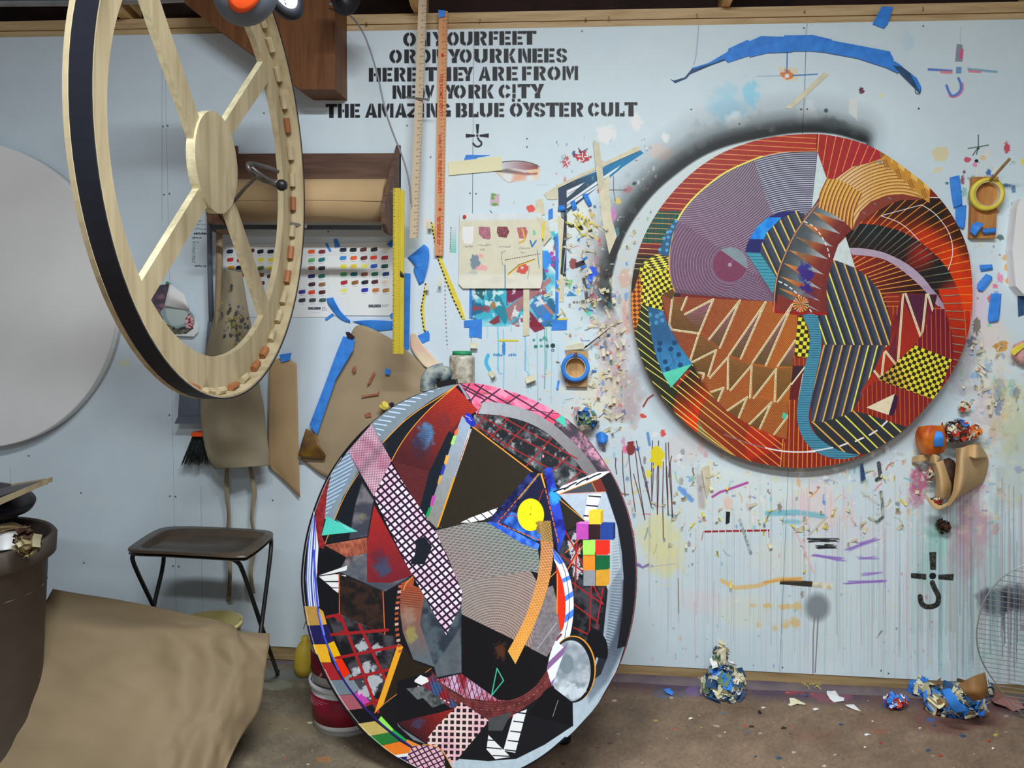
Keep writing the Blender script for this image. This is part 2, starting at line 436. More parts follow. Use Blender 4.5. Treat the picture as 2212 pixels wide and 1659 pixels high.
    for q in (((1165,405),(1312,338),(1168,462)),((1168,498),(1420,318),(1590,205),(1560,240),(1420,345),(1172,512)),((1170,545),(1420,368),(1425,352),(1250,470),(1168,530))): c.poly(h(*q),(216,220,220))
    c.line(h((1180,465),(1320,355)),2,(50,70,86)); c.line(h((1168,520),(1430,352)),1.6,(214,216,216)); c.line(h((1180,430),(1260,385)),1,(50,70,86))
    c.poly(h((1100,385),(1168,400),(1168,632),(1128,634)),(44,58,80)); c.poly(h((1148,590),(1170,600),(1163,1095),(1118,1050),(1130,800)),(36,44,58)); c.line(h((1115,690),(1130,1000)),2,(50,110,90)); c.line(h((1166,800),(1140,1050)),1.4,(190,196,200))
    c.poly(h((1160,1100),(1222,1100),(1190,1180)),(118,178,120)); c.poly(h((1190,1185),(1250,1225),(1165,1228)),(50,120,170)); c.line(h((1300,1095),(1318,1170),(1325,1250)),7,(60,62,64),.9,2); c.blot(h((1220,975))[0],9,(130,60,60),.9,3,1,1.2,.4); c.poly(h((1235,968),(1300,945),(1318,980),(1240,1010)),(52,42,52)); c.blot(h((1370,1040))[0],11,(34,80,205),.95,3,1,1,.6); c.blot(h((1358,1090))[0],7,(34,80,205),.95,5,1,1.4,.5)
    c.line(h((1375,1145),(1460,1255)),3,(70,130,180),.8); c.blot(h((1365,1240))[0],7,(120,50,60),.8,5,1,1.6,.5); c.blot(h((1340,1345))[0],7,(80,190,160),.8,6,1,1.4,.4); c.line(h((1225,1275),(1320,1275)),5,(80,66,60),.8,2,(5,3)); c.blot(h((1625,1090))[0],16,(196,140,110),.5,5,4,1.5,.3); c.line(h((1620,1270),(1640,1500)),14,(190,140,132),.7,6)
    c.blot(h((1530,590))[0],9,(196,110,180),.8,6,1.5,1.8,.6); c.blot(h((1570,485))[0],8,(222,190,70),.7,5,2,1,.5); c.blot(h((1645,400))[0],10,(170,90,100),.7,4,1.5,.7,.7); c.blot(h((1695,350))[0],5,(50,50,70),.9,4,1,.8,.5); c.blot(h((1560,725))[0],7,(70,120,140),.8,6,1,1.6,.4)
    for (x,y) in ((1195,675),(1270,690),(1350,715),(1280,700),(1210,680)): c.poly(h((x - 18,y - 10),(x + 14,y - 16),(x + 20,y + 10),(x - 12,y + 16)),(46,44,34))
    # soft grey band painted below and right of the big round painting
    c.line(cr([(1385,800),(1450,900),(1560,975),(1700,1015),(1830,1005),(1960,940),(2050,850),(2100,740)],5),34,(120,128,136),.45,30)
    # drips down the lower right
    for k in range(330):
        x = R.uniform(1400,2210) if k % 3 else R.uniform(1850,2210)
        y0 = R.uniform(1020,1300); y1 = R.uniform(max(y0 + 60,1240),1490) if x > 1480 else R.uniform(y0 + 40,1430)
        col = R.choice([(120,180,175),(150,120,130),(190,130,135),(95,110,130),(120,120,122),(130,150,140),(90,90,130),(110,150,165)])
        c.line([(x,y0),(x + R.uniform(-2,2),(y0 + y1) / 2),(x + R.uniform(-2,2),y1)],R.uniform(.8,2.6),col,R.uniform(.1,.4) * (1.3 if x > 2000 else .7),1.3)
    for k in range(40):
        x = R.uniform(1960,2205); c.line([(x,R.uniform(1000,1150)),(x + R.uniform(-3,3),R.uniform(1350,1480))],R.uniform(3,9),R.choice([(130,165,160),(150,160,165),(165,140,150)]),.22,5)
    for (x,y0,y1,col,wd) in [(1075,705,800,(95,175,200),3),(1087,712,860,(95,175,200),2),(1140,770,850,(120,190,195),1.6),(1052,705,730,(130,195,200),2),(1103,700,716,(120,180,195),2),
                                 (1160,712,1000,(90,160,175),1.4),(1176,705,840,(60,140,140),2),(1180,700,800,(70,165,150),2),(1190,700,870,(110,190,200),1.6),(1114,730,820,(150,200,205),1.4),
                                 (1205,745,850,(130,195,200),1.6),(1215,860,950,(150,200,205),1.4),(1134,725,800,(90,170,195),2.4),(1250,640,760,(190,205,205),1.2),(1300,690,800,(190,195,195),1.2)]:
        c.line([(x,y0),(x + 1.5,(y0 + y1) / 2),(x,y1)],wd,col,.75,1.2)
    c.line([(1134,760),(1134,800),(1146,812),(1146,840)],2,(90,170,195),.8)
    # brush marks of many sizes
    cols = [(206,196,150),(210,200,165),(200,190,150),(196,60,55),(60,120,190),(40,70,140),(215,190,60),(90,150,95),(120,125,125),(90,60,50),(205,130,60),(190,110,150),(70,160,160),(60,60,70),(225,228,226)]
    pale = cols + [(212,204,170),(206,200,176),(214,208,190),(196,196,188),(200,186,176)] * 4
    def splat(n,fx,fy,rmin,rmax,al,pal=cols):
        for k in range(n):
            x,y = fx(),fy(); r = R.uniform(rmin,rmax) * R.choice([.5,.7,1,1])
            c.blot((x,y),r,R.choice(pal),R.uniform(.5,1) * al,R.randint(0,9999),R.uniform(.6,2.0),R.choice([.4,.7,1,1.6,2.2]),.7)
    splat(430,lambda: R.gauss(1262,55),lambda: R.uniform(440,900),1.5,5,.7,pale)
    splat(260,lambda: R.gauss(1320,30),lambda: R.uniform(640,1000),1.5,6,.6,pale)
    splat(420,lambda: R.uniform(1330,2010),lambda: R.gauss(1075,62),1.5,6,.6,pale)
    splat(200,lambda: R.gauss(2125,30),lambda: R.uniform(330,900),1.5,6,.6,pale)
    splat(240,lambda: R.gauss(2150,36),lambda: R.uniform(760,1150),2,12,.4,pale)
    splat(120,lambda: R.uniform(1200,1420),lambda: R.uniform(290,480),1.2,4,.6)
    splat(60,lambda: R.uniform(880,1180),lambda: R.uniform(420,820),1,2.5,.5)
    splat(160,lambda: R.uniform(1400,2050),lambda: R.uniform(1150,1440),1,4,.5)
    splat(140,lambda: R.uniform(1410,2140),lambda: R.gauss(1010,30),2,8,.5,[(214,206,170),(230,230,226),(160,170,175),(190,120,110)])
    for k in range(150):      # short strokes
        x = R.uniform(1340,2000); y = R.gauss(1085,60); a = R.uniform(0,6.28); L = R.uniform(6,26)
        c.line(cr([(x,y),(x + L * .5 * math.cos(a) + R.uniform(-3,3),y + L * .5 * math.sin(a) + R.uniform(-3,3)),(x + L * math.cos(a),y + L * math.sin(a))],4),R.uniform(1.2,4),R.choice(pale),R.uniform(.25,.7),1)
    for k in range(120):
        x = R.gauss(1270,48); y = R.uniform(460,940); a = R.uniform(0,6.28); L = R.uniform(4,18)
        c.line([(x,y),(x + L * math.cos(a),y + L * math.sin(a))],R.uniform(1,3.6),R.choice(pale),R.uniform(.3,.8),1)
    # named marks
    t = T(1380,1000,2.518)
    c.line(t((360,374),(705,367)),4.2,(140,40,45),1,None,(15,13)); c.line(t((350,375),(340,420)),1.5,(150,70,60),.8); c.line(t((705,370),(708,405)),1.5,(140,60,60),.8)
    c.disc(t((970,785))[0],26,29,(112,122,126),.9,14); c.line(t((955,840),(948,930),(946,1145)),2.2,(100,95,102),.9,1.6); c.line(t((975,840),(970,930),(958,1140)),2.2,(100,95,102),.9,1.6)
    c.poly(t((770,632),(945,645),(940,675),(765,660)),(52,48,42)); c.poly(t((945,645),(1050,655),(1055,692),(940,675)),mottled((208,204,180),(176,172,150),.1),.95)
    c.line(t((450,640),(520,680),(640,670),(700,650),(760,632),(880,632)),9,(206,168,100),.75,4)
    c.line(t((680,650),(760,640),(880,628)),4,(205,140,60),.8,3)
    for (x,y,r,q) in [(620,775,12,.5),(700,775,16,.6),(800,780,22,.5),(860,780,16,.8),(740,900,10,1.4),(800,880,14,1.2),(850,870,18,.9),(650,880,10,1)]:
        c.blot(t((x,y))[0],r * .8,(205,160,80),.6,int(x),7,q,.5)
    c.line(t((700,275),(860,270),(1000,290)),12,(90,165,180),.7,4); c.line(t((800,320),(870,322)),9,(95,165,180),.6,5)
    for (x0,x1,y) in [(910,1090,422),(960,1080,458),(1010,1060,446)]:
        for q in range(14): c.line(t((x0 + R.uniform(0,20),y + R.uniform(-14,14) * (x1 - x0) / 180),(x1 - R.uniform(0,60),y + R.uniform(-10,10) * (x1 - x0) / 180)),1.6,(30,32,36),.75,1)
    for (p0,p1,a) in [((1130,470),(1300,415),.5),((950,500),(1110,525),.6),((1190,520),(1290,515),.4),((1120,650),(1340,645),.6),((1220,605),(1310,600),.35),((1190,440),(1230,430),.5)]:
        for q in range(7): c.line(t((p0[0] + R.uniform(-15,25),p0[1] + R.uniform(-9,9)),(p1[0] + R.uniform(-25,15),p1[1] + R.uniform(-9,9))),2.6,(130,100,175),a,1.5)
    c.line(t((400,185),(440,160),(500,140),(590,108)),5,(160,60,140),.9,2)
    for (x0,y0,x1,y1) in [(20,20,65,230),(78,0,68,225),(107,0,100,280),(170,0,180,305),(-30,60,33,310),(150,20,158,285)]:
        c.line(t((x0,y0),((x0 + x1) / 2 + 3,(y0 + y1) / 2),(x1,y1)),1.7,(70,42,48),.95)
    u = T(1300,800,2.4254)
    for (x0,y0,x1,y1) in [(107,420,122,660),(140,430,175,740),(172,400,225,780),(180,370,260,720),(265,370,262,700),(297,370,290,755),(335,380,348,760),(348,380,372,775),(72,460,78,545),(322,480,322,880),(365,450,350,560)]:
        c.line(u((x0,y0),((x0 + x1) / 2 - 4,(y0 + y1) / 2),(x1,y1)),1.8,(68,40,46),.95)
    c.blot(u((290,455))[0],16,(222,196,30),.95,4,2,1.4,.5); c.blot(u((245,545))[0],7,(226,205,60),.9,4,2,1.4,.5)
    c.blot(u((152,405))[0],11,(120,45,45),.95,6,1.5,1.4,.5); c.blot(u((118,415))[0],6,(210,110,140),.9,7,2,1.8,.4); c.blot(u((183,415))[0],4,(60,90,160),.9,7,2,1,.4)
    c.line(u((408,620),(470,680)),10,(90,140,205),.85,3); c.line(u((240,330),(250,390)),6,(70,120,180),.8,2)
    c.line(u((217,190),(240,150),(268,130)),4,(120,50,50),.9,1.5); c.blot(u((215,240))[0],7,(200,60,45),.9,3,1.5,.7,.7); c.blot(u((320,330))[0],6,(200,70,60),.9,3,1.5,1.2,.7)
    c.line(u((510,560),(525,710)),14,(150,130,125),.5,6)
    c.line(u((565,480),(560,640)),11,(206,200,170),.7,2)
    c.poly(u((650,740),(672,742),(668,800),(648,808)),(30,32,36)); c.blot(u((660,700))[0],12,(208,182,165),.8,4,4,1.4,.4)
    c.line(u((722,785),(780,960)),6.5,mottled((110,130,130),(170,185,185),.3),.85,1)
    c.line(u((1010,835),(1110,1060)),3,(220,160,165),.8,1.5); c.line(u((1085,865),(1180,770)),4.5,(175,165,150),.8,2)
    for x in (1045,1075,1200,1268,1310): c.line(u((x,600 + R.uniform(-10,60)),(x + R.uniform(-12,8),820)),3,(222,165,170),.6,2)
    c.line(u((1450,488),(1460,560),(1440,575)),9,mottled((40,44,48),(90,96,100),.3),.9,1); c.line(u((1360,640),(1440,700)),5,(176,176,160),.7,2)
    # the hooked cross signs painted on the wall
    def sign(cx,cy,k,col,bar=1.0,tilt=0.0):
        f = lambda *p: [(cx + x * k,cy + y * k + x * k * tilt) for x,y in p]
        c.poly(f((-.10 * bar,-1.0),(.12 * bar,-1.0),(.09 * bar,-.26),(-.08 * bar,-.26)),col,1,1.2)
        c.poly(f((-1.0,-.12 * bar),(-1.0,.13 * bar),(-.2,.09 * bar),(-.2,-.09 * bar)),col,1,1.2)
        c.poly(f((1.0,-.12 * bar),(1.0,.13 * bar),(.2,.09 * bar),(.2,-.09 * bar)),col,1,1.2)
        c.disc(f((0,0))[0],.11 * k,.11 * k,col)
        c.line(f(*cr([(0,.28),(.14,.55),(.42,.85),(.42,1.15),(.2,1.4),(-.15,1.45),(-.4,1.25),(-.42,1.05)],4)),.22 * k * bar,col,1,1.2)
    K = (24,26,30)
    f = T(640,0,2.765)
    c.poly(f((1072,743),(1092,743),(1087,800),(1076,800)),K); c.poly(f((1012,800),(1066,806),(1066,818),(1012,824)),K); c.poly(f((1149,798),(1094,806),(1094,818),(1149,824)),K)
    c.poly(f((1074,805),(1087,805),(1087,818),(1074,818)),K)
    c.line(f(*cr([(1084,826),(1092,840),(1104,850),(1104,866),(1090,876),(1074,876),(1060,864),(1056,858)],4)),3.8,K)
    s = T(1960,1160,3.95)
    BK = mottled((22,22,22),(60,58,54),.3,3)
    c.poly(s((185,130),(245,128),(243,282),(195,280)),BK,.95,1.5); c.poly(s((30,308),(160,316),(160,366),(30,350)),BK,.95,1.5); c.poly(s((262,322),(395,316),(390,372),(262,362)),BK,.95,1.5)
    c.disc(s((215,333))[0],7.5,7,K); c.line(s(*cr([(212,390),(232,440),(262,500),(260,560),(225,590),(160,595),(120,565),(108,510)],4)),11,BK,.95,1.5)
    v = T(1400,0,2.724)
    for poly,col in [(((1815,260),(1850,265),(1850,365),(1805,365)),(120,120,140)),(((1835,290),(1856,290),(1850,350),(1832,350)),(200,80,110)),
                      (((1645,402),(1790,412),(1790,424),(1645,418)),(70,100,175)),(((1715,418),(1790,420),(1790,436),(1720,434)),(205,110,125)),
                      (((1812,395),(1844,395),(1842,434),(1810,434)),(90,130,175)),(((1878,400),(2055,418),(2055,432),(1878,416)),(110,150,170)),(((1880,412),(1960,420),(1960,432),(1885,428)),(205,110,130))]:
        c.poly(v(*poly),col,.85,1.5)
    c.line(v(*cr([(1825,462),(1840,500),(1836,535),(1810,560),(1785,565),(1768,540),(1755,505)],4)),5.5,(75,105,180),.9,1.5)
    c.line(v(*cr([(1850,490),(1852,530),(1830,560),(1795,575),(1770,565)],4)),3,(205,90,120),.8,1.5)
    c.line(u((1462,640),(1470,700),(1470,770),(1440,800),(1400,775)),7,mottled((60,66,64),(160,165,150),.15),.85,2)
    for a in ((0,-26),(22,-4),(-22,3),(-12,18),(-4,16)): c.line([(2113,318),(2113 + a[0],318 + a[1])],2.2,(60,76,66),.9,1)
    c.disc((2109,348),4,3.4,(30,30,32)); c.disc((2113,321),2.4,2.4,(50,60,56))
    for a in ((0,-30),(28,0),(-34,0),(4,24)): c.line([(1325,411),(1325 + a[0],411 + a[1])],1.4,(60,50,50),.8)
    # round stencil dots, little rulers, feather, red blots
    for (x,y,r,col) in [(1157,749,4,(45,110,90)),(1169,748,3.4,(70,150,130)),(1182,748,4,(40,100,85)),(1194,747,5,(25,45,45)),(1153,735,3,(60,140,120)),(1168,735,3.4,(60,140,120)),(1176,731,4.4,(70,150,135)),(1181,735,2,(50,110,90))]:
        c.disc((x,y),r,r,col,.9)
    c.disc((1194,757),3.4,3.4,(60,90,120)); c.disc((1194,757),1.5,1.5,(200,208,208))
    h = T(900,300,3.607)
    c.poly(h(*cr([(600,185),(700,172),(800,172),(890,190),(950,215),(960,250),(940,320),(880,325),(800,325),(720,340),(660,300),(600,250)],4)),mottled((214,190,165),(205,208,205),.05,2),.9,2)
    c.poly(h((620,190),(700,180),(820,178),(940,205),(950,240),(870,250),(760,235),(700,245),(610,225)),grad(h((640,200))[0],h((930,210))[0],(188,198,210),(125,60,60)),.9,5)
    c.line(h(*cr([(610,195),(700,178),(800,175),(890,190),(955,220)],4)),1.8,(45,45,50),.9,1.5)
    c.poly(h((600,255),(700,235),(850,265),(960,240),(935,280),(850,285),(760,275)),grad(h((620,255))[0],h((930,255))[0],(70,90,90),(150,60,55)),.8,4)
    c.poly(h((760,275),(860,275),(850,320),(740,335)),(200,120,95),.5,8); c.poly(h((850,245),(960,235),(955,262),(880,270)),(222,200,160),.8,1.5)
    c.line(h((620,262),(680,320),(715,343),(760,330)),1.6,(150,140,125),.7,1.2)
    RD = (165,45,50)
    c.blot(h((1295,140))[0],15,RD,.95,5,1.2,.85,.8); c.blot(h((1165,180))[0],7,RD,.8,5,1.2,1.7,1); c.blot(h((1225,115))[0],4,(60,60,90),.9,5,1,1.6,.6); c.line(h((1262,75),(1275,110),(1330,80)),2.4,(60,50,80),.8,1)
    for (p,q) in [((1291,112),(1291,135)),((1255,137),(1280,140)),((1305,140),(1330,140)),((1160,165),(1180,205))]: c.line(h(p,q),2.4,(222,214,212))
    c.line(h((1290,145),(1305,160),(1290,175),(1272,168)),2,(222,214,212))
    c.blot(h((888,545))[0],9.5,(205,75,70),.95,8,1,.9,.25)
    # clamped blue study taped up under the palette sheet
    bx = [(1014,622),(1205,510),(1205,706),(1014,706)]
    q = [(1014,500),(1205,500),(1205,706),(1014,706)]
    c.poly(q,mottled((60,165,190),(205,220,218),.018,12,.4,.6))
    c.pat(q,lambda X,Y: np.clip((fbm(X * .03,Y * .03,31) - .56) * 14,0,1),(34,90,120),.9)
    c.pat(q,lambda X,Y: np.clip((fbm(X * .03 + 7,Y * .03,77) - .6) * 14,0,1),(150,60,70),.9)
    for pl_,col in [(((540,1165),(620,1165),(720,1370),(690,1450),(560,1290)),(35,120,140)),(((440,1160),(540,1165),(520,1260),(430,1190)),(30,80,90)),(((690,1330),(850,1200),(1040,1080),(1050,1110),(880,1260),(720,1440)),(160,105,105)),
                     (((880,1300),(960,1200),(1060,1340),(1060,1400),(990,1470)),(60,110,165)),(((880,1340),(1000,1480),(920,1510),(880,1470)),(120,30,50)),(((560,1430),(640,1370),(650,1430),(600,1450)),(130,40,50)),
                     (((980,870),(1050,880),(1050,1010),(980,1010)),(50,130,215)),(((960,1240),(1070,1360),(1060,1380),(950,1260)),(190,110,80)),(((700,1165),(830,1165),(830,1220),(700,1300)),(120,30,60))]:
        c.poly(h(*pl_),col,.9,1.5)
    c.pat(q,lambda X,Y: np.clip((fbm(X * .09 + 3,Y * .09,55) - .62) * 14,0,1),(215,225,225),.8)
    for x,y,r in ((1052,895,16),(1100,950,15),(1070,935,20),(1060,985,14),(1010,1030,13)): c.blot(h((x,y))[0],r / 3.0,(170,60,150),.95,x,1,1,.2)
    c.disc(h((1012,1385))[0],7,7,(40,120,215),.9,2); c.disc(h((595,1300))[0],6,8,(180,110,50),.8,3)
    # handwriting, pencil, screws
    for (x0,y0,L,n) in [(414,487,34,1),(418,496,30,1),(420,505,26,1),(416,529,0,0),(1085,372 + 400,50,1)]:
        pass
    def scribble(x,y,L,hgt,col,n,wd=1.0,a=.9):
        for k in range(n):
            cx = x + L * k / n; pts = [(cx + R.uniform(0,L / n),y + R.uniform(-hgt / 2,hgt / 2)) for _ in range(4)]
            c.line(pts,wd,col,a,1)
    PB = (60,62,80)
    for (x,y,L) in [(424,478,12),(424,486,22),(420,495,26),(418,505,26),(415,515,6),(424,524,6)]: scribble(x,y,L,4,PB,int(L / 4) + 1,.9,.6)
    scribble(418,505,30,5,(30,30,40),9,1.3); scribble(415,514,22,4,(40,40,50),6,1.1); scribble(420,575,30,4,(40,40,60),9,1.1)
    for k in range(11): scribble(415,523 + k * 4.4,7,3,PB,2,.9,.8)
    scribble(1065,767,22,6,(40,110,175),7,1.6); scribble(1097,767,18,6,(40,110,175),5,1.6); scribble(1085,752,6,30,(50,130,190),6,2.2)
    c.line(cr([(1054,768),(1050,780),(1052,790),(1060,804)],5),8,(60,165,205),.9,1.5); c.line(cr([(1076,795),(1078,806),(1086,808)],4),3,(120,175,210),.8,2)
    scribble(1160,400,22,3,(120,130,140),5,.8,.5)
    for (x0,y0,x1,y1) in [(350,60,350,480),(1021,300,1021,650),(22,1010,26,1130),(434,1050,438,1380),(1510,45,1500,140),(1740,60,1738,260),(2075,60,2074,110),(493,1010,494,1100)]: c.line([(x0,y0),(x1,y1)],1.1,(120,130,138),.55)
    for x,y in [(352,274),(362,272),(354,421),(366,419),(367,1072),(379,1073),(374,1223),(386,1224),(175,1065),(181,1216),(589,1081),(729,202),(1015,418),(1028,419),(1138,300),(1257,68),(1736,61),(1994,57),(1984,235),(1493,237),
                 (709,501),(570,245),(1690,1442),(1903,1449),(1919,1455),(366,897),(62,985),(930,340),(1138,318),(575,200),(879,272)]:
        c.disc((x,y),1.9,1.9,(70,78,82),.9)
    c.line(cr([(1058,455),(1067,465),(1078,470)],4),1.5,(50,55,60),.9); c.disc((1101,470),2.4,2.2,(50,55,60))
    # ragged rule-like strips painted on the wall
    c.poly([(913,470),(934,475),(922,500),(916,496)],(205,196,186),.8,2); c.line([(950,560),(985,640),(1012,690)],3,(216,206,170),.8,2)
    c.poly([(976,490),(986,490),(985,547),(973,546)],grad((978,495),(985,545),(186,196,204),(110,180,160)),.9); c.line([(974,492),(972,545)],1.6,(30,36,44),.9,None,(5,3))
    c.line([(961,590),(962,680),(966,752)],2.4,(110,60,70),.7,1,(9,4))
    for (x,y,r,col) in [(1940,300,9,(205,80,85)),(1968,312,8,(200,90,110)),(1990,250,6,(130,140,150))]: pass
    z = T(1900,240,2.9615)
    for (x,y,r,col,sq) in [(815,235,7,(180,45,60),1.8),(560,312,8,(185,50,70),.7),(610,345,6,(210,110,140),1),(660,300,6,(215,170,110),1),(590,435,9,(130,160,175),.8),(697,395,6,(40,80,150),1.4),(720,415,4,(40,80,130),1),(810,475,9,(60,100,140),.6),
                               (855,495,6,(70,110,150),1.5),(430,462,5,(40,100,110),.7),(770,810,8,(70,90,90),.8),(800,940,6,(205,150,90),1.3),(812,1000,7,(210,150,80),1.1),(825,1085,7,(205,140,60),1),(770,1070,7,(215,120,150),1.6),(740,1120,6,(215,90,130),1),(705,1200,6,(205,90,90),1.5),
                               (780,1505,16,(185,130,60),.8),(590,1480,10,(90,90,110),1.6),(620,1380,8,(100,90,80),2.5),(700,1370,5,(110,190,170),1),(915,325,5,(225,200,50),1.6),(540,390,4,(90,40,60),1),(530,440,5,(120,60,80),2),(540,520,6,(120,170,175),2),(850,600,5,(120,160,180),1.4),(690,640,6,(170,190,195),.7),(720,450,7,(160,175,180),1)]:
        c.blot(z((x,y))[0],r,col,.8,int(x),1.4,sq,.6)
    c.poly(z(*cr([(330,262),(365,230),(430,232),(444,280),(420,322),(355,322)],1)),(196,188,152),.95,1.5); c.poly(z((335,390),(360,362),(410,362),(395,385),(350,398)),(200,192,160),.95,1.5)
    w2 = v
    c.poly(w2((760,395),(880,400),(880,475),(800,478)),(205,190,165),.85,1.5); c.blot(w2((820,440))[0],14,(200,110,55),.9,5,1.5,.75,.5)
    c.disc(w2((817,448))[0],4.6,4.6,(228,226,220)); c.line(w2((818,300),(816,430)),2.6,(55,110,165),1); c.line(w2((850,446),(995,438)),2.6,(55,110,165),1); c.line(w2((640,450),(780,448)),1.1,(90,120,150),.9)
    c.line(w2((298,150),(285,330),(262,385)),1.2,(120,130,165),.7); c.blot(w2((1255,535))[0],6,(90,40,60),.9,3,1,1,.8); c.poly(w2((1355,575),(1370,550),(1382,552),(1368,578)),(210,205,130),.8)
    c.poly(w2((1185,575),(1235,575),(1228,690),(1240,715),(1180,665)),(204,206,196),.7,3)
    for x,y,r in ((900,645,2.4),(935,643,2),(1046,652,4.5),(1592,640,2.2),(537,730,2)): c.disc(w2((x,y))[0],r,r,(60,66,70),.85,1)
    c.poly([(1060,418),(1079,420),(1078,446),(1058,444)],(186,160,170),1,1.2); c.blot((1066,421),6,(95,150,75),1,3,1,.5,.4); c.blot((1068,442),7,(95,150,75),1,9,1,.5,.5); c.blot((1064,428),4,(95,150,75),1,3,1,1,.4)
    c.line(h((1425,180),(1450,178)),2,(205,100,80),.7,2)
    # stains low on the wall at the left, brown drip
    c.line([(1465,1250),(1466,1325)],2,(110,90,60),.7,1.4); c.line([(1500,1300),(1502,1430)],2,(190,150,155),.5,2)
    c.poly([(1893,1378),(1902,1362),(1908,1362),(1900,1372),(1893,1379),(1890,1378)],(120,128,134),.9)
    c.line(u((170,1010 + 0),(200,1020)),5,(110,90,160),.6,2); c.line([(1375,1220),(1388,1226),(1400,1220)],5,(105,85,150),.8,2); c.line([(1388,1226),(1460,1218)],1.6,(150,140,170),.6)

    # ---- stencilled lettering
    # strokes are written in a unit box: ('p', polygon) solid pieces, ('l', points) bars, ('g', gap polygon) cleared
    TH = .27
    def arc(cx,cy,rx,ry,a0,a1,n=14): return [(cx + rx * math.cos(math.radians(a0 + (a1 - a0) * k / n)),cy + ry * math.sin(math.radians(a0 + (a1 - a0) * k / n))) for k in range(n + 1)]
    def band(pts_o,pts_i): return pts_o + pts_i[::-1]
    def ringarc(a0,a1,rx=.5,ry=.5,cx=.5,cy=.5,tx=.31,ty=.2): return ('p',band(arc(cx,cy,rx,ry,a0,a1),arc(cx,cy,rx - tx,ry - ty,a0,a1)))
    rc = lambda x0,y0,x1,y1: ('p',[(x0,y0),(x1,y0),(x1,y1),(x0,y1)])
    V = .33; H = .2
    GL = {
     'O': [ringarc(97,263),ringarc(-83,83)],
     'C': [ringarc(97,263),ringarc(283,335),ringarc(25,77)],
     'G': [ringarc(97,263),ringarc(283,330),ringarc(25,77),rc(.56,.5,1,.66),rc(.72,.5,1,.96)],
     'U': [('p',[(0,0),(V,0),(V,.66),(.46,.82),(.46,1),(.22,.95),(.05,.84),(0,.7)]),('p',[(1,0),(1 - V,0),(1 - V,.66),(.55,.82),(.55,1),(.78,.95),(.95,.84),(1,.7)])],
     'E': [rc(0,0,.42,1),rc(.5,0,1,H),rc(.5,.4,.9,.6),rc(.5,1 - H,1,1)],
     'F': [rc(0,0,.42,1),rc(.5,0,1,H),rc(.5,.4,.9,.6)],
     'T': [rc(.3,.0,.7,1),rc(0,0,.24,H + .02),rc(.76,0,1,H + .02),rc(.0,0,1,H - .04)],
     'L': [rc(0,0,.42,1),rc(.5,1 - H - .04,1,1),rc(.85,.62,1,1)],
     'I': [rc(.1,0,.9,.62),rc(.1,.68,.9,1)],
     'H': [rc(0,0,.36,1),rc(.64,0,1,1),rc(.42,.4,.58,.6)],
     'N': [rc(0,0,.28,1),rc(.72,0,1,1),('p',[(.34,0),(.48,0),(.68,.62),(.68,1),(.6,1),(.34,.45)])],
     'M': [rc(0,.0,.2,1),rc(.78,0,1,1),('p',[(.25,0),(.36,0),(.56,.55),(.5,.95),(.44,.95),(.25,.4)]),('p',[(.74,0),(.62,0),(.54,.3),(.6,.6),(.74,.25)])],
     'W': [('p',[(0,0),(.24,0),(.36,.55),(.3,1),(.22,1)]),('p',[(.4,0),(.6,0),(.74,.6),(.68,1),(.6,1),(.42,.45)]),('p',[(.82,0),(1,0),(.78,.9),(.72,.6)])],
     'Y': [('p',[(0,0),(.4,0),(.54,.36),(.44,.62)]),('p',[(.66,0),(1,0),(.72,.6),(.72,1),(.34,1),(.34,.68),(.5,.6)])],
     'K': [rc(0,0,.38,1),('p',[(.68,0),(1,0),(.68,.44),(.46,.56),(.46,.42)]),('p',[(.46,.62),(.68,.48),(1,1),(.66,1)])],
     'R': [rc(0,0,.4,1),('p',[(.48,0),(.72,0),(.92,.08),(1,.26),(.92,.46),(.74,.55),(1,1),(.68,1),(.48,.6),(.48,.44),(.62,.4),(.66,.3),(.62,.18),(.48,.16)])],
     'B': [rc(0,0,.4,1),('p',[(.48,0),(.74,0),(.95,.1),(.95,.38),(.84,.48),(1,.6),(1,.88),(.78,1),(.48,1),(.48,.84),(.62,.82),(.66,.7),(.6,.58),(.48,.56),(.48,.42),(.6,.4),(.62,.26),(.58,.17),(.48,.16)])],
     'A': [('p',[(.4,0),(.5,0),(.5,.3),(.27,1),(0,1)]),('p',[(.55,0),(.66,0),(1,1),(.64,1),(.55,.55)]),rc(.36,.64,.6,.82)],
     'S': [('p',[(.46,0),(.46,.19),(.34,.22),(.36,.34),(.46,.4),(.46,.62),(.14,.5),(.02,.32),(.08,.12),(.24,.02)]),('p',[(.54,0),(.8,.04),(.97,.16),(.97,.32),(.7,.32),(.66,.22),(.54,.19)]),
           ('p',[(.54,.42),(.86,.54),(1,.7),(.94,.88),(.76,.98),(.54,1),(.54,.82),(.68,.78),(.66,.68),(.54,.62)]),('p',[(.46,1),(.2,.96),(.03,.84),(.03,.68),(.3,.68),(.34,.78),(.46,.82)])],
     'Z': [rc(0,0,.9,H),('p',[(.66,.24),(1,.06),(1,.2),(.36,.8),(0,.94),(0,.8)]),rc(.12,1 - H,1,1)],
    }
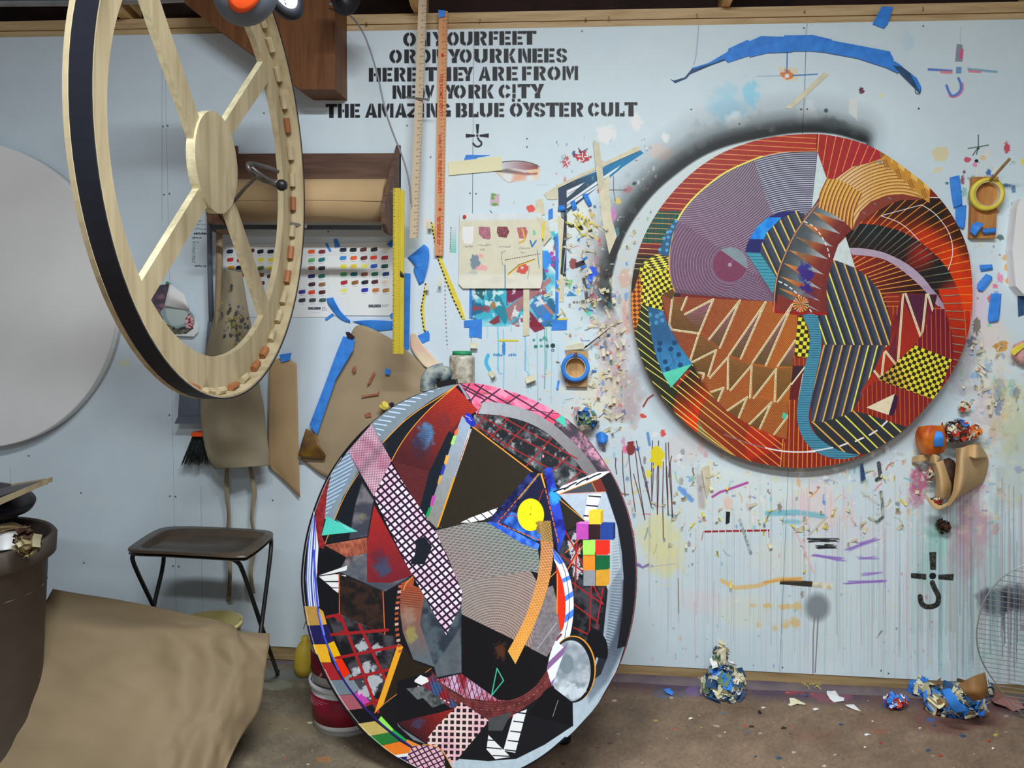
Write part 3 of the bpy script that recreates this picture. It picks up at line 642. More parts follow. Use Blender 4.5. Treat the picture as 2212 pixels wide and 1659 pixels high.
    rows = [
     ((195,280),(186,268),(638,1433),[('O',638,714),('N',722,800),('Y',812,878),('O',902,970),('U',978,1052),('R',1063,1138),('F',1150,1206),('E',1213,1281),('E',1290,1352),('T',1352,1433)]),
     ((298,380),(290,375),(556,1617),[('O',556,630),('R',645,713),('O',733,802),('N',812,890),('Y',903,980),('O',975,1047),('U',1063,1142),('R',1155,1227),('K',1240,1310),('N',1325,1402),('E',1410,1472),('E',1480,1542),('S',1552,1617)]),
     ((407,490),(396,480),(433,1680),[('H',433,505),('E',515,573),('R',585,652),('E',662,724),('T',770,840),('H',850,925),('E',938,997),('Y',988,1056),('A',1088,1160),('R',1172,1242),('E',1255,1322),('F',1348,1406),('R',1418,1490),('O',1500,1577),('M',1590,1682)]),
     ((512,592),(503,588),(575,1480),[('N',575,652),('E',662,722),('W',735,825),('Y',885,950),('O',940,1012),('R',1028,1100),('K',1108,1180),('C',1208,1282),('I',1288,1312),('T',1322,1396),('Y',1395,1480)]),
     ((622,706),(612,697),(176,2037),[('T',176,243),('H',248,313),('E',322,380),('A',410,483),('M',488,580),('A',588,660),('Z',662,732),('I',740,764),('N',778,852),('G',858,922),('B',953,1020),('L',1030,1087),('U',1096,1170),('E',1182,1242),('O',1275,1350),('Y',1350,1426),('S',1420,1487),('T',1490,1567),('E',1570,1630),('R',1640,1714),('C',1742,1812),('U',1820,1892),('L',1905,1960),('T',1960,2037)])]
    for (yl0,yl1),(yr0,yr1),(xa,xb),letters in rows:
        for ch,x0,x1 in letters:
            def m_(p):
                x = x0 + (x1 - x0) * p[0]; k = (x - xa) / (xb - xa)
                a = yl0 + (yr0 - yl0) * k; b = yl1 + (yr1 - yl1) * k
                return f((x,a + (b - a) * p[1]))[0]
            for kind,pts in GL[ch]: c.poly([m_(p) for p in pts],(26,27,31),.97)
            if ch == 'O' and x0 == 1275:
                for q0 in (.16,.62): c.poly([m_(p) for p in ((q0,-.28),(q0 + .24,-.28),(q0 + .24,-.08),(q0,-.08))],(26,27,31),.97)
wall_paint()
M_wall = painted('painted_plywood',WC.image('wall_paint'),0.5,0.12)
M_walledge = mat('panel_edge',(170,160,140),0.8)
wall = bpy.data.objects.new('wall_back',None); COL.objects.link(wall); wall['kind'] = 'structure'; wall.location = (0,D,WB)
for i in range(4):
    bm = new(); box(bm,(SEAMS[i] + .0008,D,WB),(SEAMS[i + 1] - .0008,D + .012,WT))
    o = obj('panel',bm,M_wall,wall); WC.set_uv(o)
def struct(name,bm,m,parent=None,smooth=False):
    o = obj(name,bm,m,parent,smooth)
    if parent is None: o['kind'] = 'structure'
    return o
# floor: bare concrete, warm brown at the right, greyer at the left, stained along the wall
FB = (140,118,102)
floorp = Plane((0,0,0),(1,0,0),(0,1,0))
FC = Canvas(floorp,-2.4,2.0,1.35,3.2,420,FB)
def floor_paint():
    c = FC; R = random.Random(9)
    tx = np.clip((c.X - 700) / 900,0,1)[...,None]
    c.img[:] = (np.array([99,90,75]) * (1 - tx) + np.array([114,95,78]) * tx) / 255
    n = fbm(c.X / 60,c.Y / 30,4,5)[...,None]; n2 = fbm(c.X / 5,c.Y / 4,14,2)[...,None]
    c.img *= (0.8 + .38 * n) * (.9 + .2 * n2)
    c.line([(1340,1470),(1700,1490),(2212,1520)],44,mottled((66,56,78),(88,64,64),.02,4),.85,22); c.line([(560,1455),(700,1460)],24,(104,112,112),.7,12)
    for (x,y,r,col,a,sq) in [(1510,1490,40,(110,90,150),.5,.3),(1640,1478,50,(115,75,120),.6,.3),(1720,1490,34,(160,60,70),.7,.35),(1690,1486,20,(70,60,110),.6,.4),(1800,1500,60,(150,80,100),.5,.3),
                                  (1860,1480,40,(150,90,120),.5,.3),(1900,1560,70,(110,76,64),.25,.35),(2060,1545,120,(96,54,54),.45,.3),(1760,1590,60,(130,84,66),.2,.35),(1900,1580,24,(150,76,50),.25,.3),(1440,1500,40,(90,90,120),.4,.3),
                                  (2010,1555,14,(60,90,150),.8,.35),(720,1500,60,(95,80,60),.5,.3),(620,1560,90,(110,96,72),.5,.35),(600,1480,60,(130,136,120),.5,.2),(700,1640,20,(160,100,50),.5,.4)]:
        c.blot((x,y),r,col,a,int(x),r * .35,sq,.7)
    for k in range(420):
        x = R.uniform(580,2212); y = R.uniform(1480,1659); r = R.uniform(.6,2.6) * R.choice([1,1,1,2.4])
        c.blot((x,y),r,R.choice([(170,70,55),(200,195,185),(60,50,48),(200,180,70),(70,100,150),(190,170,130),(90,70,60),(90,70,60),(205,200,190)]),R.uniform(.3,.9),k,1,.5,.7)
floor_paint()
M_floor = painted('stained_concrete',FC.image('floor_paint'),0.75,0.3)
M_floor2 = mat('plain_concrete',(132,112,96),0.8,0.15,6,0.3)
bm = new()
def quad(bm,p,mi=0): f_ = bm.faces.new([bm.verts.new(q) for q in p]); f_.material_index = mi; return f_
quad(bm,[(-2.4,1.35,0),(2.0,1.35,0),(2.0,3.2,0),(-2.4,3.2,0)],0)
quad(bm,[(-4,-4,0),(4,-4,0),(4,1.35,0),(-4,1.35,0)],1)
quad(bm,[(-4,1.35,0),(-2.4,1.35,0),(-2.4,3.2,0),(-4,3.2,0)],1)
quad(bm,[(2.0,1.35,0),(4,1.35,0),(4,3.2,0),(2.0,3.2,0)],1)
o = struct('floor',bm,[M_floor,M_floor2]); FC.set_uv(o)
# kerb under the wall, sill plate above it
M_kerb = mat('kerb_concrete',(106,96,94),0.8,0.2,9,0.4,col2=(84,72,84))
bm = new()
prof = [(D - .05,.0005),(D - .04,.004),(D - .025,.009),(D - .008,.0115),(D + .05,.012)]
for x0,x1 in ((-2.9,2.05),):
    L = 60
    cols_ = [[bm.verts.new((x0 + (x1 - x0) * k / L,y + .004 * math.sin(k * 1.7) * (i < 3),z)) for i,(y,z) in enumerate(prof)] for k in range(L + 1)]
    for k in range(L):
        for i in range(len(prof) - 1): bm.faces.new([cols_[k][i],cols_[k + 1][i],cols_[k + 1][i + 1],cols_[k][i + 1]])
struct('trim_1',bm,M_kerb,smooth=True)
bm = new(); box(bm,(-2.9,D + .004,.012),(2.05,D + .07,WB - .001)); struct('trim_2',bm,M_sill)
bm = new(); box(bm,(-1.42,D - .034,.0125),(-.95,D - .010,.026)); struct('trim_3',bm,M_sill)
# double top plate, roof boards, rafters
bm = new(); box(bm,(-2.9,D + .013,WT - .03),(2.05,D + .1,WT + .026)); struct('trim_4',bm,M_pine)
bm = new(); box(bm,(-2.9,D + .008,WT + .028),(2.05,D + .1,WT + .064)); struct('trim_5',bm,M_pine)
bm = new(); box(bm,(-4,D + .10,WT - .03),(4,D + .14,3.3)); box(bm,(-4,D + .0985,0),(-2.9,D + .14,3.3)); box(bm,(2.05,D + .0985,0),(4,D + .14,3.3))
struct('wall_outer',bm,M_dark)
bm = new(); box(bm,(-4,-4,3.3),(4,D + .14,3.34)); struct('ceiling',bm,M_dark)
for px_,w_ in ((905,.04),(1568,.03),(268,.04),(2240,.04)):
    p = W(px_,12); bm = new()
    prism(bm,[Vector((p.x - w_ / 2,D + .09,WT + .066)),Vector((p.x - w_ / 2,D + .09,3.28)),Vector((p.x - w_ / 2,-1.5,3.28)),Vector((p.x - w_ / 2,-1.5,3.2)),Vector((p.x - w_ / 2,1.0,3.2)),Vector((p.x - w_ / 2,D - .05,WT + .066))],(w_,0,0))
    struct('trim_6',bm,M_pine2)

# ================================================================ THE LARGE PAINTINGS
def slab(name,plane,outline_px,thick,m_front,m_side,parent,canvas=None,bulge=0.0):
    """a shaped panel: outline lies in the plane, thickness goes behind it"""
    pts = [plane.uv(x,y) for x,y in outline_px]
    bm = new(); prism(bm,[plane.at(a,b) for a,b in pts],Vector(-plane.n * thick),0,1)
    o = obj(name,bm,[m_front,m_side],parent)
    if canvas: canvas.set_uv(o)
    return o
def rimband(name,plane,outline_px,w0,w1,z0,z1,m,parent):
    """a band following an outline: w0..w1 outwards, z0..z1 in front of the plane"""
    pts = [plane.uv(x,y) for x,y in outline_px]; n = len(pts); cx = sum(p[0] for p in pts) / n; cy = sum(p[1] for p in pts) / n
    bm = new(); L = []
    for i in range(n):
        a,b = pts[i - 1],pts[(i + 1) % n]; t = Vector((b[0] - a[0],b[1] - a[1])).normalized(); nn = Vector((t.y,-t.x))
        if nn.dot(Vector((pts[i][0] - cx,pts[i][1] - cy))) < 0: nn = -nn
        row = []
        for w_,z_ in ((w0,z1),(w1,z1),(w1,z0),(w0,z0)):
            row.append(bm.verts.new(plane.at(pts[i][0] + nn.x * w_,pts[i][1] + nn.y * w_,z_)))
        L.append(row)
    for i in range(n):
        A,B = L[i],L[(i + 1) % n]
        for k in range(4): bm.faces.new([A[k],A[(k + 1) % 4],B[(k + 1) % 4],B[k]])
    return obj(name,bm,m,parent)
a3 = T(1340,260,2.1275)
P1_OUT = cr(a3((880,62),(1000,75),(1110,104),(1200,146),(1300,213),(1430,318),(1530,445),(1595,590),(1617,750),(1613,900),(1578,1045),(1505,1190),(1408,1315),(1300,1425),(1150,1524),(1000,1578),(850,1597),(700,1587),(540,1547),(400,1470),(260,1352),(150,1205),(82,1045),(52,880),(57,720),(98,560),(180,408),(300,268),(430,170),(560,112),(700,76)),5,True)
p1 = Plane((0,D - .05,0),(1,0,0),(0,0,1))
uvs = [p1.uv(x,y) for x,y in P1_OUT]
u0,u1 = min(p[0] for p in uvs) - .01,max(p[0] for p in uvs) + .01; v0,v1 = min(p[1] for p in uvs) - .01,max(p[1] for p in uvs) + .01
C1 = Canvas(p1,u0,u1,v0,v1,1150,(122,34,28))
def paint_one():
    c = C1; s = c.s
    g1 = T(1360,280,4.365); g2 = T(1720,280,4.365); g3 = T(1360,620,4.1475); g4 = T(1720,620,4.1475); A = a3
    MAR = (130,36,34); OR = (232,158,84); YL = (238,214,90)
    pi = math.pi
    # left and top stripes
    c.poly(g1((0,0),(1760,0),(1760,300),(900,700),(480,1100),(400,1659),(-60,1659)),grad(g1((1500,60))[0],g1((300,900))[0],(158,48,36),(128,34,32)))
    G = g1((-60,768),(480,768),(480,1070),(-60,1070)); c.poly(G,(36,50,44)); c.pat(G,stripes(g1((0,0))[0],pi / 2,3.1,1.3,s),(28,110,92),.75)
    c.poly(g1((-60,1070),(480,1070),(480,1200),(-60,1200)),grad(g1((0,1070))[0],g1((0,1230))[0],(120,36,36),(50,24,22)))
    c.poly(g1((-60,1190),(480,1190),(480,1659),(-60,1659)),(42,34,26))
    L = g1((-60,30),(1760,30),(1760,230),(900,700),(440,1320),(-60,1320))
    for k in range(34):
        y = 2 + 48.6 * k - (2 if k < 14 else 0) + 0.3 * k; x = 1760
        c.line(g1((-80,y - 88 * .75),(x,y - 88 * .75 + 1840 * .055)),1.25,OR if k < 24 else (222,176,110),1,None,None,L)
    # red wedge, top right
    RW = g2((205,20),(840,20),(840,270),(660,330),(350,470),(285,465),(200,210)); c.poly(RW,grad(g2((300,100))[0],g2((700,200))[0],(150,40,38),(158,40,50)))
    for p,q in [((295,30),(248,335)),((380,30),(288,465)),((458,50),(352,460)),((532,70),(433,395)),((608,110),(518,352)),((686,135),(604,325)),((758,165),(690,302))]: c.line(g2(p,q),1.4,OR)
    c.line(g2((215,20),(200,212)),2,OR)
    c.poly(g2((780,190),(850,230),(840,262),(796,272)),(140,92,46))
    c.line(g2((655,330),(845,262)),2.2,(225,175,120)); 
    # big purple field
    ARC = cr(g1((1770,203),(1600,206),(1430,216),(1250,255),(1050,332),(880,418),(740,522),(620,628),(520,742),(450,860),(402,1000),(376,1150),(371,1300),(386,1430),(424,1530)),4)
    c.poly(ARC + g1((1360,1625),(1700,1000),(1770,700)),(98,76,94))
    R1 = g1((1178,298),(1250,255),(1430,216),(1600,206),(1770,203)) + g2((192,215),(144,750),(50,840)) + g1((1600,800),(1340,792),(1255,560))
    c.poly(R1,(66,66,82)); c.pat(R1,rings(g1((1690,1900))[0],4.55,1.75,s,2.2),(186,186,200))
    R2 = g1((1178,298),(1255,560),(1340,792),(1130,1030),(1090,1160),(850,1112),(800,1092),(540,905),(446,862),(520,742),(620,628),(740,522),(880,418),(1050,332))
    c.poly(R2,grad(g1((900,450))[0],g1((700,1000))[0],(94,80,92),(98,72,92))); c.pat(R2,rings(g1((500,-10))[0],4.75,1.35,s),(166,150,170),.9)
    R3 = g1((446,862),(540,905),(800,1092),(850,1112),(1090,1160),(1220,1370),(1360,1625),(430,1540),(386,1430),(371,1300),(376,1150),(402,1000))
    c.poly(R3,(102,72,92)); c.pat(R3,rings(g1((945,1275))[0],6.3,1.2,s,3),(146,130,152),.85)
    R4 = g1((1110,1330),(1360,1625),(1360,1625),(850,1575),(1000,1450)); c.poly(R4,(98,74,94)); c.pat(R4,stripes(g1((1110,1330))[0],.42,5.0,1.2,s),(146,130,152),.85)
    R5 = g1((1010,1110),(1090,1160),(1230,1380),(1110,1335)); c.poly(R5,(100,74,94)); c.pat(R5,stripes(g1((1110,1330))[0],-.5,4.8,1.2,s),(166,150,170),.85)
    B5 = g1((424,1500),(700,1540),(1100,1600),(1360,1625),(420,1570)); c.pat(B5,stripes((0,0),-.5,2.4,1.0,s),(60,46,56),.7)
    c.disc(g1((945,1275))[0],37.5,37.5,(112,56,82)); c.poly([(a,b) for a,b in [(g1((945,1275))[0][0] + 37.5 * math.cos(math.radians(t)),g1((945,1275))[0][1] + 37.5 * math.sin(math.radians(t))) for t in range(-122,18,5)]],(118,132,138))
    c.disc(g1((945,1275))[0],4.2,4.2,(150,140,155)); c.line(g1((945,1270),(985,1215)),1,(150,140,155),.6)
    c.line([(g1((945,1275))[0][0] + 38 * math.cos(math.radians(t)),g1((945,1275))[0][1] + 38 * math.sin(math.radians(t))) for t in range(0,361,10)],1,(128,120,140),.8)
    c.line(ARC[:14],1.6,(214,140,70)); c.line(ARC[12:42],3.4,YL); c.line(ARC[38:],3,(224,160,70))
    # grey sliver
    c.poly(g2((200,212),(287,465),(215,640),(144,745)),(186,200,200))
    # blue bow
    c.poly(cr(g1((1130,1030),(1200,920),(1300,828),(1420,780),(1560,764),(1650,800),(1480,850),(1360,900),(1300,960),(1260,1035)),1),(36,38,98))
    c.poly(g1((1130,1032),(1200,920),(1300,828),(1432,828),(1400,862),(1300,960),(1262,1035)),mottled((24,112,200),(40,140,220),.08))
    c.poly(g1((1130,1032),(1262,1035),(1228,1162),(1090,1156),(1105,1085)),(34,34,92))
    BT = g1((1090,1156),(1228,1162),(1300,1270),(1400,1400),(1350,1545),(1220,1345),(1120,1192)); c.poly(BT,(62,140,158)); c.pat(BT,stripes(g1((0,1160))[0],.03,6.9,1.0,s),(30,60,70),.8)
    # dark stripes, small field
    def bars(poly,lines,base,col,wd=3.1,sh=None):
        c.poly(poly,base)
        for (p,q,cc) in lines:
            dx = sh if sh is not None else 5
            c.line([(p[0] + dx,p[1]),(q[0] + dx,q[1])],6,(34,36,46),.55,5,None,poly)
        for (p,q,cc) in lines: c.line([p,q],wd,cc,1,None,None,poly)
    S1 = g1((1565,766),(1650,800),(1640,850),(1560,970),(1500,1060),(1440,1230),(1385,1400),(1300,1270),(1228,1160),(1250,1060),(1300,960),(1425,845))
    bars(S1,[(*g1(p,q),(236,184,88)) for p,q in [((1240,1055),(1390,1375)),((1290,960),(1432,1270)),((1345,890),(1475,1160)),((1408,830),(1520,1075)),((1480,788),(1568,985)),((1560,760),(1622,895))]],(58,66,80),None)
    # central toothed panel
    LC = cr(A((915,374),(860,440),(800,525),(745,645),(715,745),(704,885)),5)
    ZP = LC + A((950,893),(952,780),(965,690),(990,600),(1030,520),(1062,500),(1030,458),(980,432),(915,412))
    c.poly(ZP,grad(A((700,640))[0],A((1000,640))[0],(120,48,42),(104,42,38)))
    tips = [(915,374),(882,420),(845,474),(805,535),(775,596),(750,656),(733,716),(728,770),(722,798),(715,880)]
    apx = [(1012,523),(976,582),(957,640),(936,710),(925,778),(920,832),(918,880)]
    lg = A(*cr(tips,1))
    c.poly(LC + A(*tips[::-1]) + A((740,885)),grad(A((860,430))[0],A((720,840))[0],(84,90,92),(34,34,34)))
    c.poly(A((915,380),(985,430),(1045,478),(882,422)),grad(A((890,400))[0],A((1010,460))[0],(80,90,94),(150,160,162)))
    for i in range(7):
        p,q = tips[i + 1],tips[i + 2]; a = apx[i]
        k = max(0,1 - i * .12)
        c.poly(LC[0:0] + A(p,a,q),grad(A(q)[0],A(a)[0],(40 + 30 * k,44 + 32 * k,46 + 34 * k),(165,172,172)))
        c.poly(A(p,(p[0] + (a[0] - p[0]) * .5 + 2,p[1] + (a[1] - p[1]) * .5),((p[0] + q[0]) / 2,(p[1] + q[1]) / 2)),(70,76,78),.5,6)
    for i in range(1,8):
        p = tips[i]; a0 = apx[i - 2] if i >= 2 else (1050,480); a1 = apx[i - 1] if i - 1 < 7 else apx[-1]
        c.poly(A(p,a0 if i >= 2 else (1040,470),(a1[0],a1[1])),grad(A(p)[0],A(((p[0] + a1[0]) / 2 + 30,a1[1] - 20))[0],(214,142,66),(112,46,42)))
    c.blot(A((850,700))[0],18,(34,32,130),.8,3,6,1.1,.7); c.blot(A((860,770))[0],14,(30,30,130),.8,5,4,.9,.8); c.blot(A((840,560))[0],22,(60,70,72),.5,9,12,2.4,.4); c.blot(A((870,800))[0],16,(80,40,70),.5,11,6,.8,.5)
    c.poly(A((704,832),(716,832),(720,878),(950,884),(950,896),(704,890)),(140,30,28))
    c.line(LC,2.3,(196,132,88)); c.line([(x - 1.4,y - .6) for x,y in LC],.9,(90,50,40),.8)
    WH = (226,224,220)
    c.line(cr(A((845,465),(880,483),(912,515),(940,562),(955,600),(962,640)),5),2.3,WH,1,None,(13,8))
    c.line(cr(A((728,740),(770,762),(810,795),(850,840),(888,897)),5),2.6,WH,1,None,(13,8))
    for k in range(16):
        a = k * 2 * pi / 16; q = A((828,845))[0]; r = 17.5
        c.poly([q,(q[0] + r * math.cos(a),q[1] + r * math.sin(a)),(q[0] + r * math.cos(a + pi / 16),q[1] + r * math.sin(a + pi / 16))],(214,150,70))
        c.poly([q,(q[0] + r * math.cos(a + pi / 16),q[1] + r * math.sin(a + pi / 16)),(q[0] + r * math.cos(a + pi / 8),q[1] + r * math.sin(a + pi / 8))],[(40,60,60),(150,50,36),(50,70,50),(170,60,50),(140,90,130)][k % 5])
    # upper right field: black to red with fanned orange rays
    RF = A((1425,352),(1500,366),(1650,560),(1640,900),(1560,870),(1450,830),(1515,690),(1430,600),(1300,510),(1100,475),(1062,500),(1110,420),(1180,370),(1300,350))
    c.poly(RF,grad(A((1380,380))[0],A((1400,560))[0],(46,26,20),(172,44,18)))
    c.poly(RF,grad(A((1200,420))[0],A((1180,480))[0],(70,34,24),(150,40,20)),.5)
    for q,r,col,a in [((1450,420),40,(28,26,22),.9),((1560,520),40,(40,24,18),.8),((1330,400),34,(50,28,22),.8),((1240,400),30,(48,30,24),.8),((1520,640),44,(196,56,14),.8),((1560,760),44,(200,52,14),.9),((1600,850),30,(206,60,10),.9),((1400,540),34,(186,48,18),.7),((1590,600),24,(70,28,18),.7),((1140,460),20,(165,50,26),.6),((1130,440),14,(70,40,26),.6)]:
        w = c.win([(A(q)[0][0] - r,A(q)[0][1] - r),(A(q)[0][0] + r,A(q)[0][1] + r)],2)
        if w: 
            X,Y = c.X[w],c.Y[w]; cov = np.clip(1 - np.hypot(X - A(q)[0][0],Y - A(q)[0][1]) / r,0,1) * np.clip(c.sd(w,RF) * s,0,1); c.put(w,cov * 1.4,col,a)
    outr = g2((1365,680),(1410,740),(1445,810),(1485,880),(1515,945),(1550,1020),(1578,1095),(1605,1165),(1620,1240),(1635,1320),(1645,1395),(1650,1475),(1660,1555),(1660,1630))
    rays = [((655,820),(600,890)),((795,735),(665,890)),((915,690),(720,890)),((1035,660),(785,910)),((1145,660),(840,915)),((1230,680),(905,935)),((1365,680),(965,955)),((1420,740),(1030,980)),((1455,808),(1095,1005)),((1495,878),(1155,1045)),((1525,943),(1205,1085)),((1560,1018),(1260,1130)),((1588,1093),(1310,1180)),((1615,1163),(1365,1230)),((1630,1238),(1400,1285)),((1645,1318),(1445,1350)),((1655,1393),(1485,1415)),((1660,1473),(1515,1485)),((1670,1553),(1550,1558)),((1680,1628),(1565,1632))]
    for p,q in rays: c.line(g2(p,q),1.7,(228,140,50))
    IB = g2((590,888),(760,898),(960,948),(1150,1045),(1340,1208),(1440,1340),(1500,1460),(1540,1590),(1570,1680),(1380,1680),(1310,1550),(1200,1400),(1050,1270),(850,1170),(700,1130),(495,1120),(460,1000),(520,950))
    c.poly(IB,(32,28,28))
    for q,r,col,a in [((1180,1180),40,(138,32,24),1),((1120,1240),26,(110,30,24),.8),((1500,1560),44,(165,40,20),1),((1420,1640),36,(120,30,24),.9),((1250,1120),20,(100,30,24),.8),((700,1000),40,(34,42,44),.6)]:
        Q = g2(q)[0]; w = c.win([(Q[0] - r,Q[1] - r),(Q[0] + r,Q[1] + r)],2); cov = np.clip(1.3 - 1.3 * np.hypot(c.X[w] - Q[0],c.Y[w] - Q[1]) / r,0,1) * np.clip(c.sd(w,IB) * s,0,1); c.put(w,cov,col,a)
    for p,q in [((590,892),(490,1050)),((670,897),(510,1100)),((765,905),(570,1120)),((840,915),(650,1130)),((910,935),(720,1140)),((980,955),(770,1150)),((1040,985),(820,1170)),((1095,1010),(870,1185)),((1150,1045),(920,1200)),((1180,1075),(970,1225)),((1235,1115),(1020,1255)),((1285,1160),(1060,1275)),((1345,1220),(1100,1310)),((1395,1280),(1140,1340)),((1440,1350),(1170,1395)),((1480,1420),(1220,1450)),((1510,1490),(1260,1510)),((1545,1555),(1330,1560)),((1560,1635),(1350,1640))]:
        c.line(g2(p,q),1.6,grad(g2(p)[0],g2(q)[0],(110,150,130),(110,62,44)))
    # fan below, lilac band
    FN = g2((528,1180),(700,1195),(850,1235),(1000,1330),(1130,1440),(1230,1540),(1310,1555),(1010,1545),(990,1680),(840,1680),(780,1500),(680,1380),(550,1300))
    c.poly(FN,grad(g2((600,1250))[0],g2((1100,1480))[0],(128,38,28),(48,24,20)))
    for p,q in [((530,1225),(580,1192)),((545,1262),(650,1200)),((552,1300),(742,1205)),((595,1330),(835,1245)),((640,1370),(900,1268)),((665,1395),(955,1295)),((700,1420),(1015,1325)),((730,1450),(1070,1362)),((755,1480),(1125,1408)),((780,1510),(1165,1455)),((800,1545),(1225,1510)),((815,1585),(1000,1578)),((830,1620),(1000,1625))]: c.line(g2(p,q),1.7,(224,150,66))
    c.poly(cr(g2((490,1116),(600,1118),(720,1134),(860,1172),(1050,1270),(1200,1400),(1310,1550)),3) + g4((1150,-5),(1190,40),(1250,110),(1300,180),(1345,260),(1380,350),(1396,440),(1402,540),(1388,440),(1360,340),(1310,230),(1262,150))[::1] [:0] + cr(g2((1400,1660),(1330,1662),(1230,1540),(1130,1440),(1000,1330),(850,1235),(700,1195),(528,1182)),3),(160,142,160))
    c.poly(cr(g4((1190,-10),(1255,60),(1300,130),(1345,215),(1378,310),(1397,420),(1404,560)),3) + cr(g4((1394,500),(1376,400),(1345,300),(1300,200),(1262,140),(1180,40),(1120,-10)),3),(150,128,150),.95)
    c.poly(g2((465,1012),(500,1120),(555,1305),(345,1228),(395,1085)),(184,194,192))
    c.line(g2((800,812),(1180,710)),1.4,WH); c.line(cr(g2((1180,710),(1290,780),(1380,880),(1440,980),(1470,1090),(1468,1200),(1430,1322)),5),1.6,WH); c.line(cr(g2((800,815),(950,868),(1060,945),(1155,1045)),5),1.5,WH); c.line(g2((1255,640),(1345,642)),1.5,WH)
    # golden ribbed roll
    GR = g2((285,465),(215,600),(212,740),(330,790),(440,860),(530,945),(600,775),(700,680),(850,620),(1000,608),(1190,650),(1255,692),(1260,556),(1230,482),(1100,392),(960,300),(845,228),(800,275),(660,322),(530,350),(370,466))
    c.poly(GR,grad(g2((300,500))[0],g2((1200,600))[0],(188,132,62),(186,140,60)))
    GA = g2((285,465),(215,600),(212,740),(330,790),(440,860),(530,945),(540,800),(625,602),(500,520),(365,468))
    c.poly(GA,grad(g2((430,500))[0],g2((430,880))[0],(190,140,60),(150,88,50)))
    c.pat(GA,rings(g2((1110,905))[0],8.0,3.4,s,0),(226,178,92),.8); c.pat(GA,rings(g2((1110,905))[0],8.0,1.7,s,3.0),(98,52,36),.95)
    GBm = g2((370,466),(530,350),(660,322),(800,290),(1190,640),(1000,608),(850,620),(700,680),(600,775),(530,945),(540,800),(625,602),(500,520))
    c.poly(GBm,grad(g2((480,480))[0],g2((800,480))[0],(206,170,128),(190,142,66)))
    c.pat(GBm,rings(g2((960,1060))[0],7.0,2.4,s,0),(220,178,110),.7); c.pat(GBm,rings(g2((960,1060))[0],7.0,1.4,s,3.0),(112,64,44),.95)
    GC = g2((845,228),(960,300),(1100,392),(1230,482),(1260,556),(1255,692),(1190,645),(1120,560),(950,430),(830,272)); c.poly(GC,(184,130,52))
    for q in (((960,300),(1020,340),(1015,400),(960,350)),((1080,395),(1145,440),(1140,500),(1080,452)),((1200,490),(1255,545),(1250,575),(1200,540)),((890,250),(905,262),(905,320),(890,300))): c.poly(g2(*q),(216,178,96),.9,2)
    for q in ((830,280),(945,370),(1065,470),(1190,560)):
        for d in (0,14,28): c.line(g2((q[0] + d - 14,q[1] + 10 - d * .3),(q[0] + d + 16,q[1] + 90 - d * .3)),1.3,(120,66,40))
    UN = g2((530,947),(600,775),(700,680),(850,620),(1000,608),(1190,650),(1180,662),(1000,665),(900,692),(780,760),(690,810),(600,880),(545,950)); c.poly(UN,(122,56,44))
    for q in (((850,625),(905,655),(880,660)),((725,680),(765,712),(740,708)),((620,770),(655,790),(640,800))): c.poly(g2(*q),(110,110,110))
    c.poly(g2((758,300),(806,290),(800,322),(770,316)),(128,128,134))
    # the dark S-shaped banded body
    BG = (58,66,82)
    def fam(poly,x0s,y0,slope,yA,yB,cols,base,wd=3.0):
        c.poly(poly,base)
        for x in x0s:
            p,q = g4((x + (yA - y0) * slope,yA),(x + (yB - y0) * slope,yB))
            c.line([(p[0] + 6,p[1]),(q[0] + 6,q[1])],7,(30,32,40),.55,5,None,poly)
        for i,x in enumerate(x0s):
            p,q = g4((x + (yA - y0) * slope,yA),(x + (yB - y0) * slope,yB)); c.line([p,q],wd,cols[min(i,len(cols) - 1)],1,None,None,poly)
    UP = g2((350,1228),(450,1262),(560,1312),(680,1392),(800,1540),(850,1680)) + g4((790,80),(850,320),(835,522),(240,515),(175,255),(280,250),(270,20)) + g2((285,1480),(320,1310))
    Y2 = (228,212,86); O2 = (230,164,76)
    fam(UP,[188,270,352,434,516,597,679,760,832,910],518,.345,-700,540,[Y2,Y2,Y2,Y2,Y2,O2,O2,O2,O2],BG)
    MD = g4((238,516),(830,524),(795,600),(730,700),(620,905),(560,1010),(505,1110),(430,1150),(340,1180),(240,1210),(130,1205),(130,1050),(160,880),(205,700))
    fam(MD,[170,250,331,411,490,570,646,726,806],525,-.257,500,1230,[Y2,O2,O2,O2,O2,O2,Y2,Y2,Y2],(64,68,84))
    LO = g4((125,1205),(240,1210),(430,1150),(510,1108),(650,1145),(820,1200),(1010,1262),(920,1345),(800,1412),(640,1492),(500,1502),(400,1485),(280,1420),(180,1330))
    c.poly(LO,(44,48,52))
    for i,(p,q) in enumerate([((140,1205),(460,1505)),((255,1210),(575,1505)),((355,1190),(662,1485)),((437,1155),(735,1450)),((507,1110),(808,1408)),((650,1148),(885,1362)),((838,1208),(955,1318))]): c.line(g4(p,q),3.1,O2 if i < 2 or i == 4 else Y2,1,None,None,LO)
    # blue band
    BB = cr(g4((60,250),(180,252),(205,340),(222,440),(222,560),(196,700),(165,850),(135,1000),(112,1130),(120,1230),(170,1320),(250,1390),(350,1450),(470,1490),(570,1508),(430,1542),(300,1528),(180,1480),(90,1400),(35,1300),(8,1190),(10,1060),(35,920),(60,790),(90,650),(118,540),(122,440),(100,350)),2,True)
    c.poly(BB,(66,130,154)); c.pat(BB,stripes(g4((0,250))[0],.02,5.1,1.05,s),(28,64,80),.85)
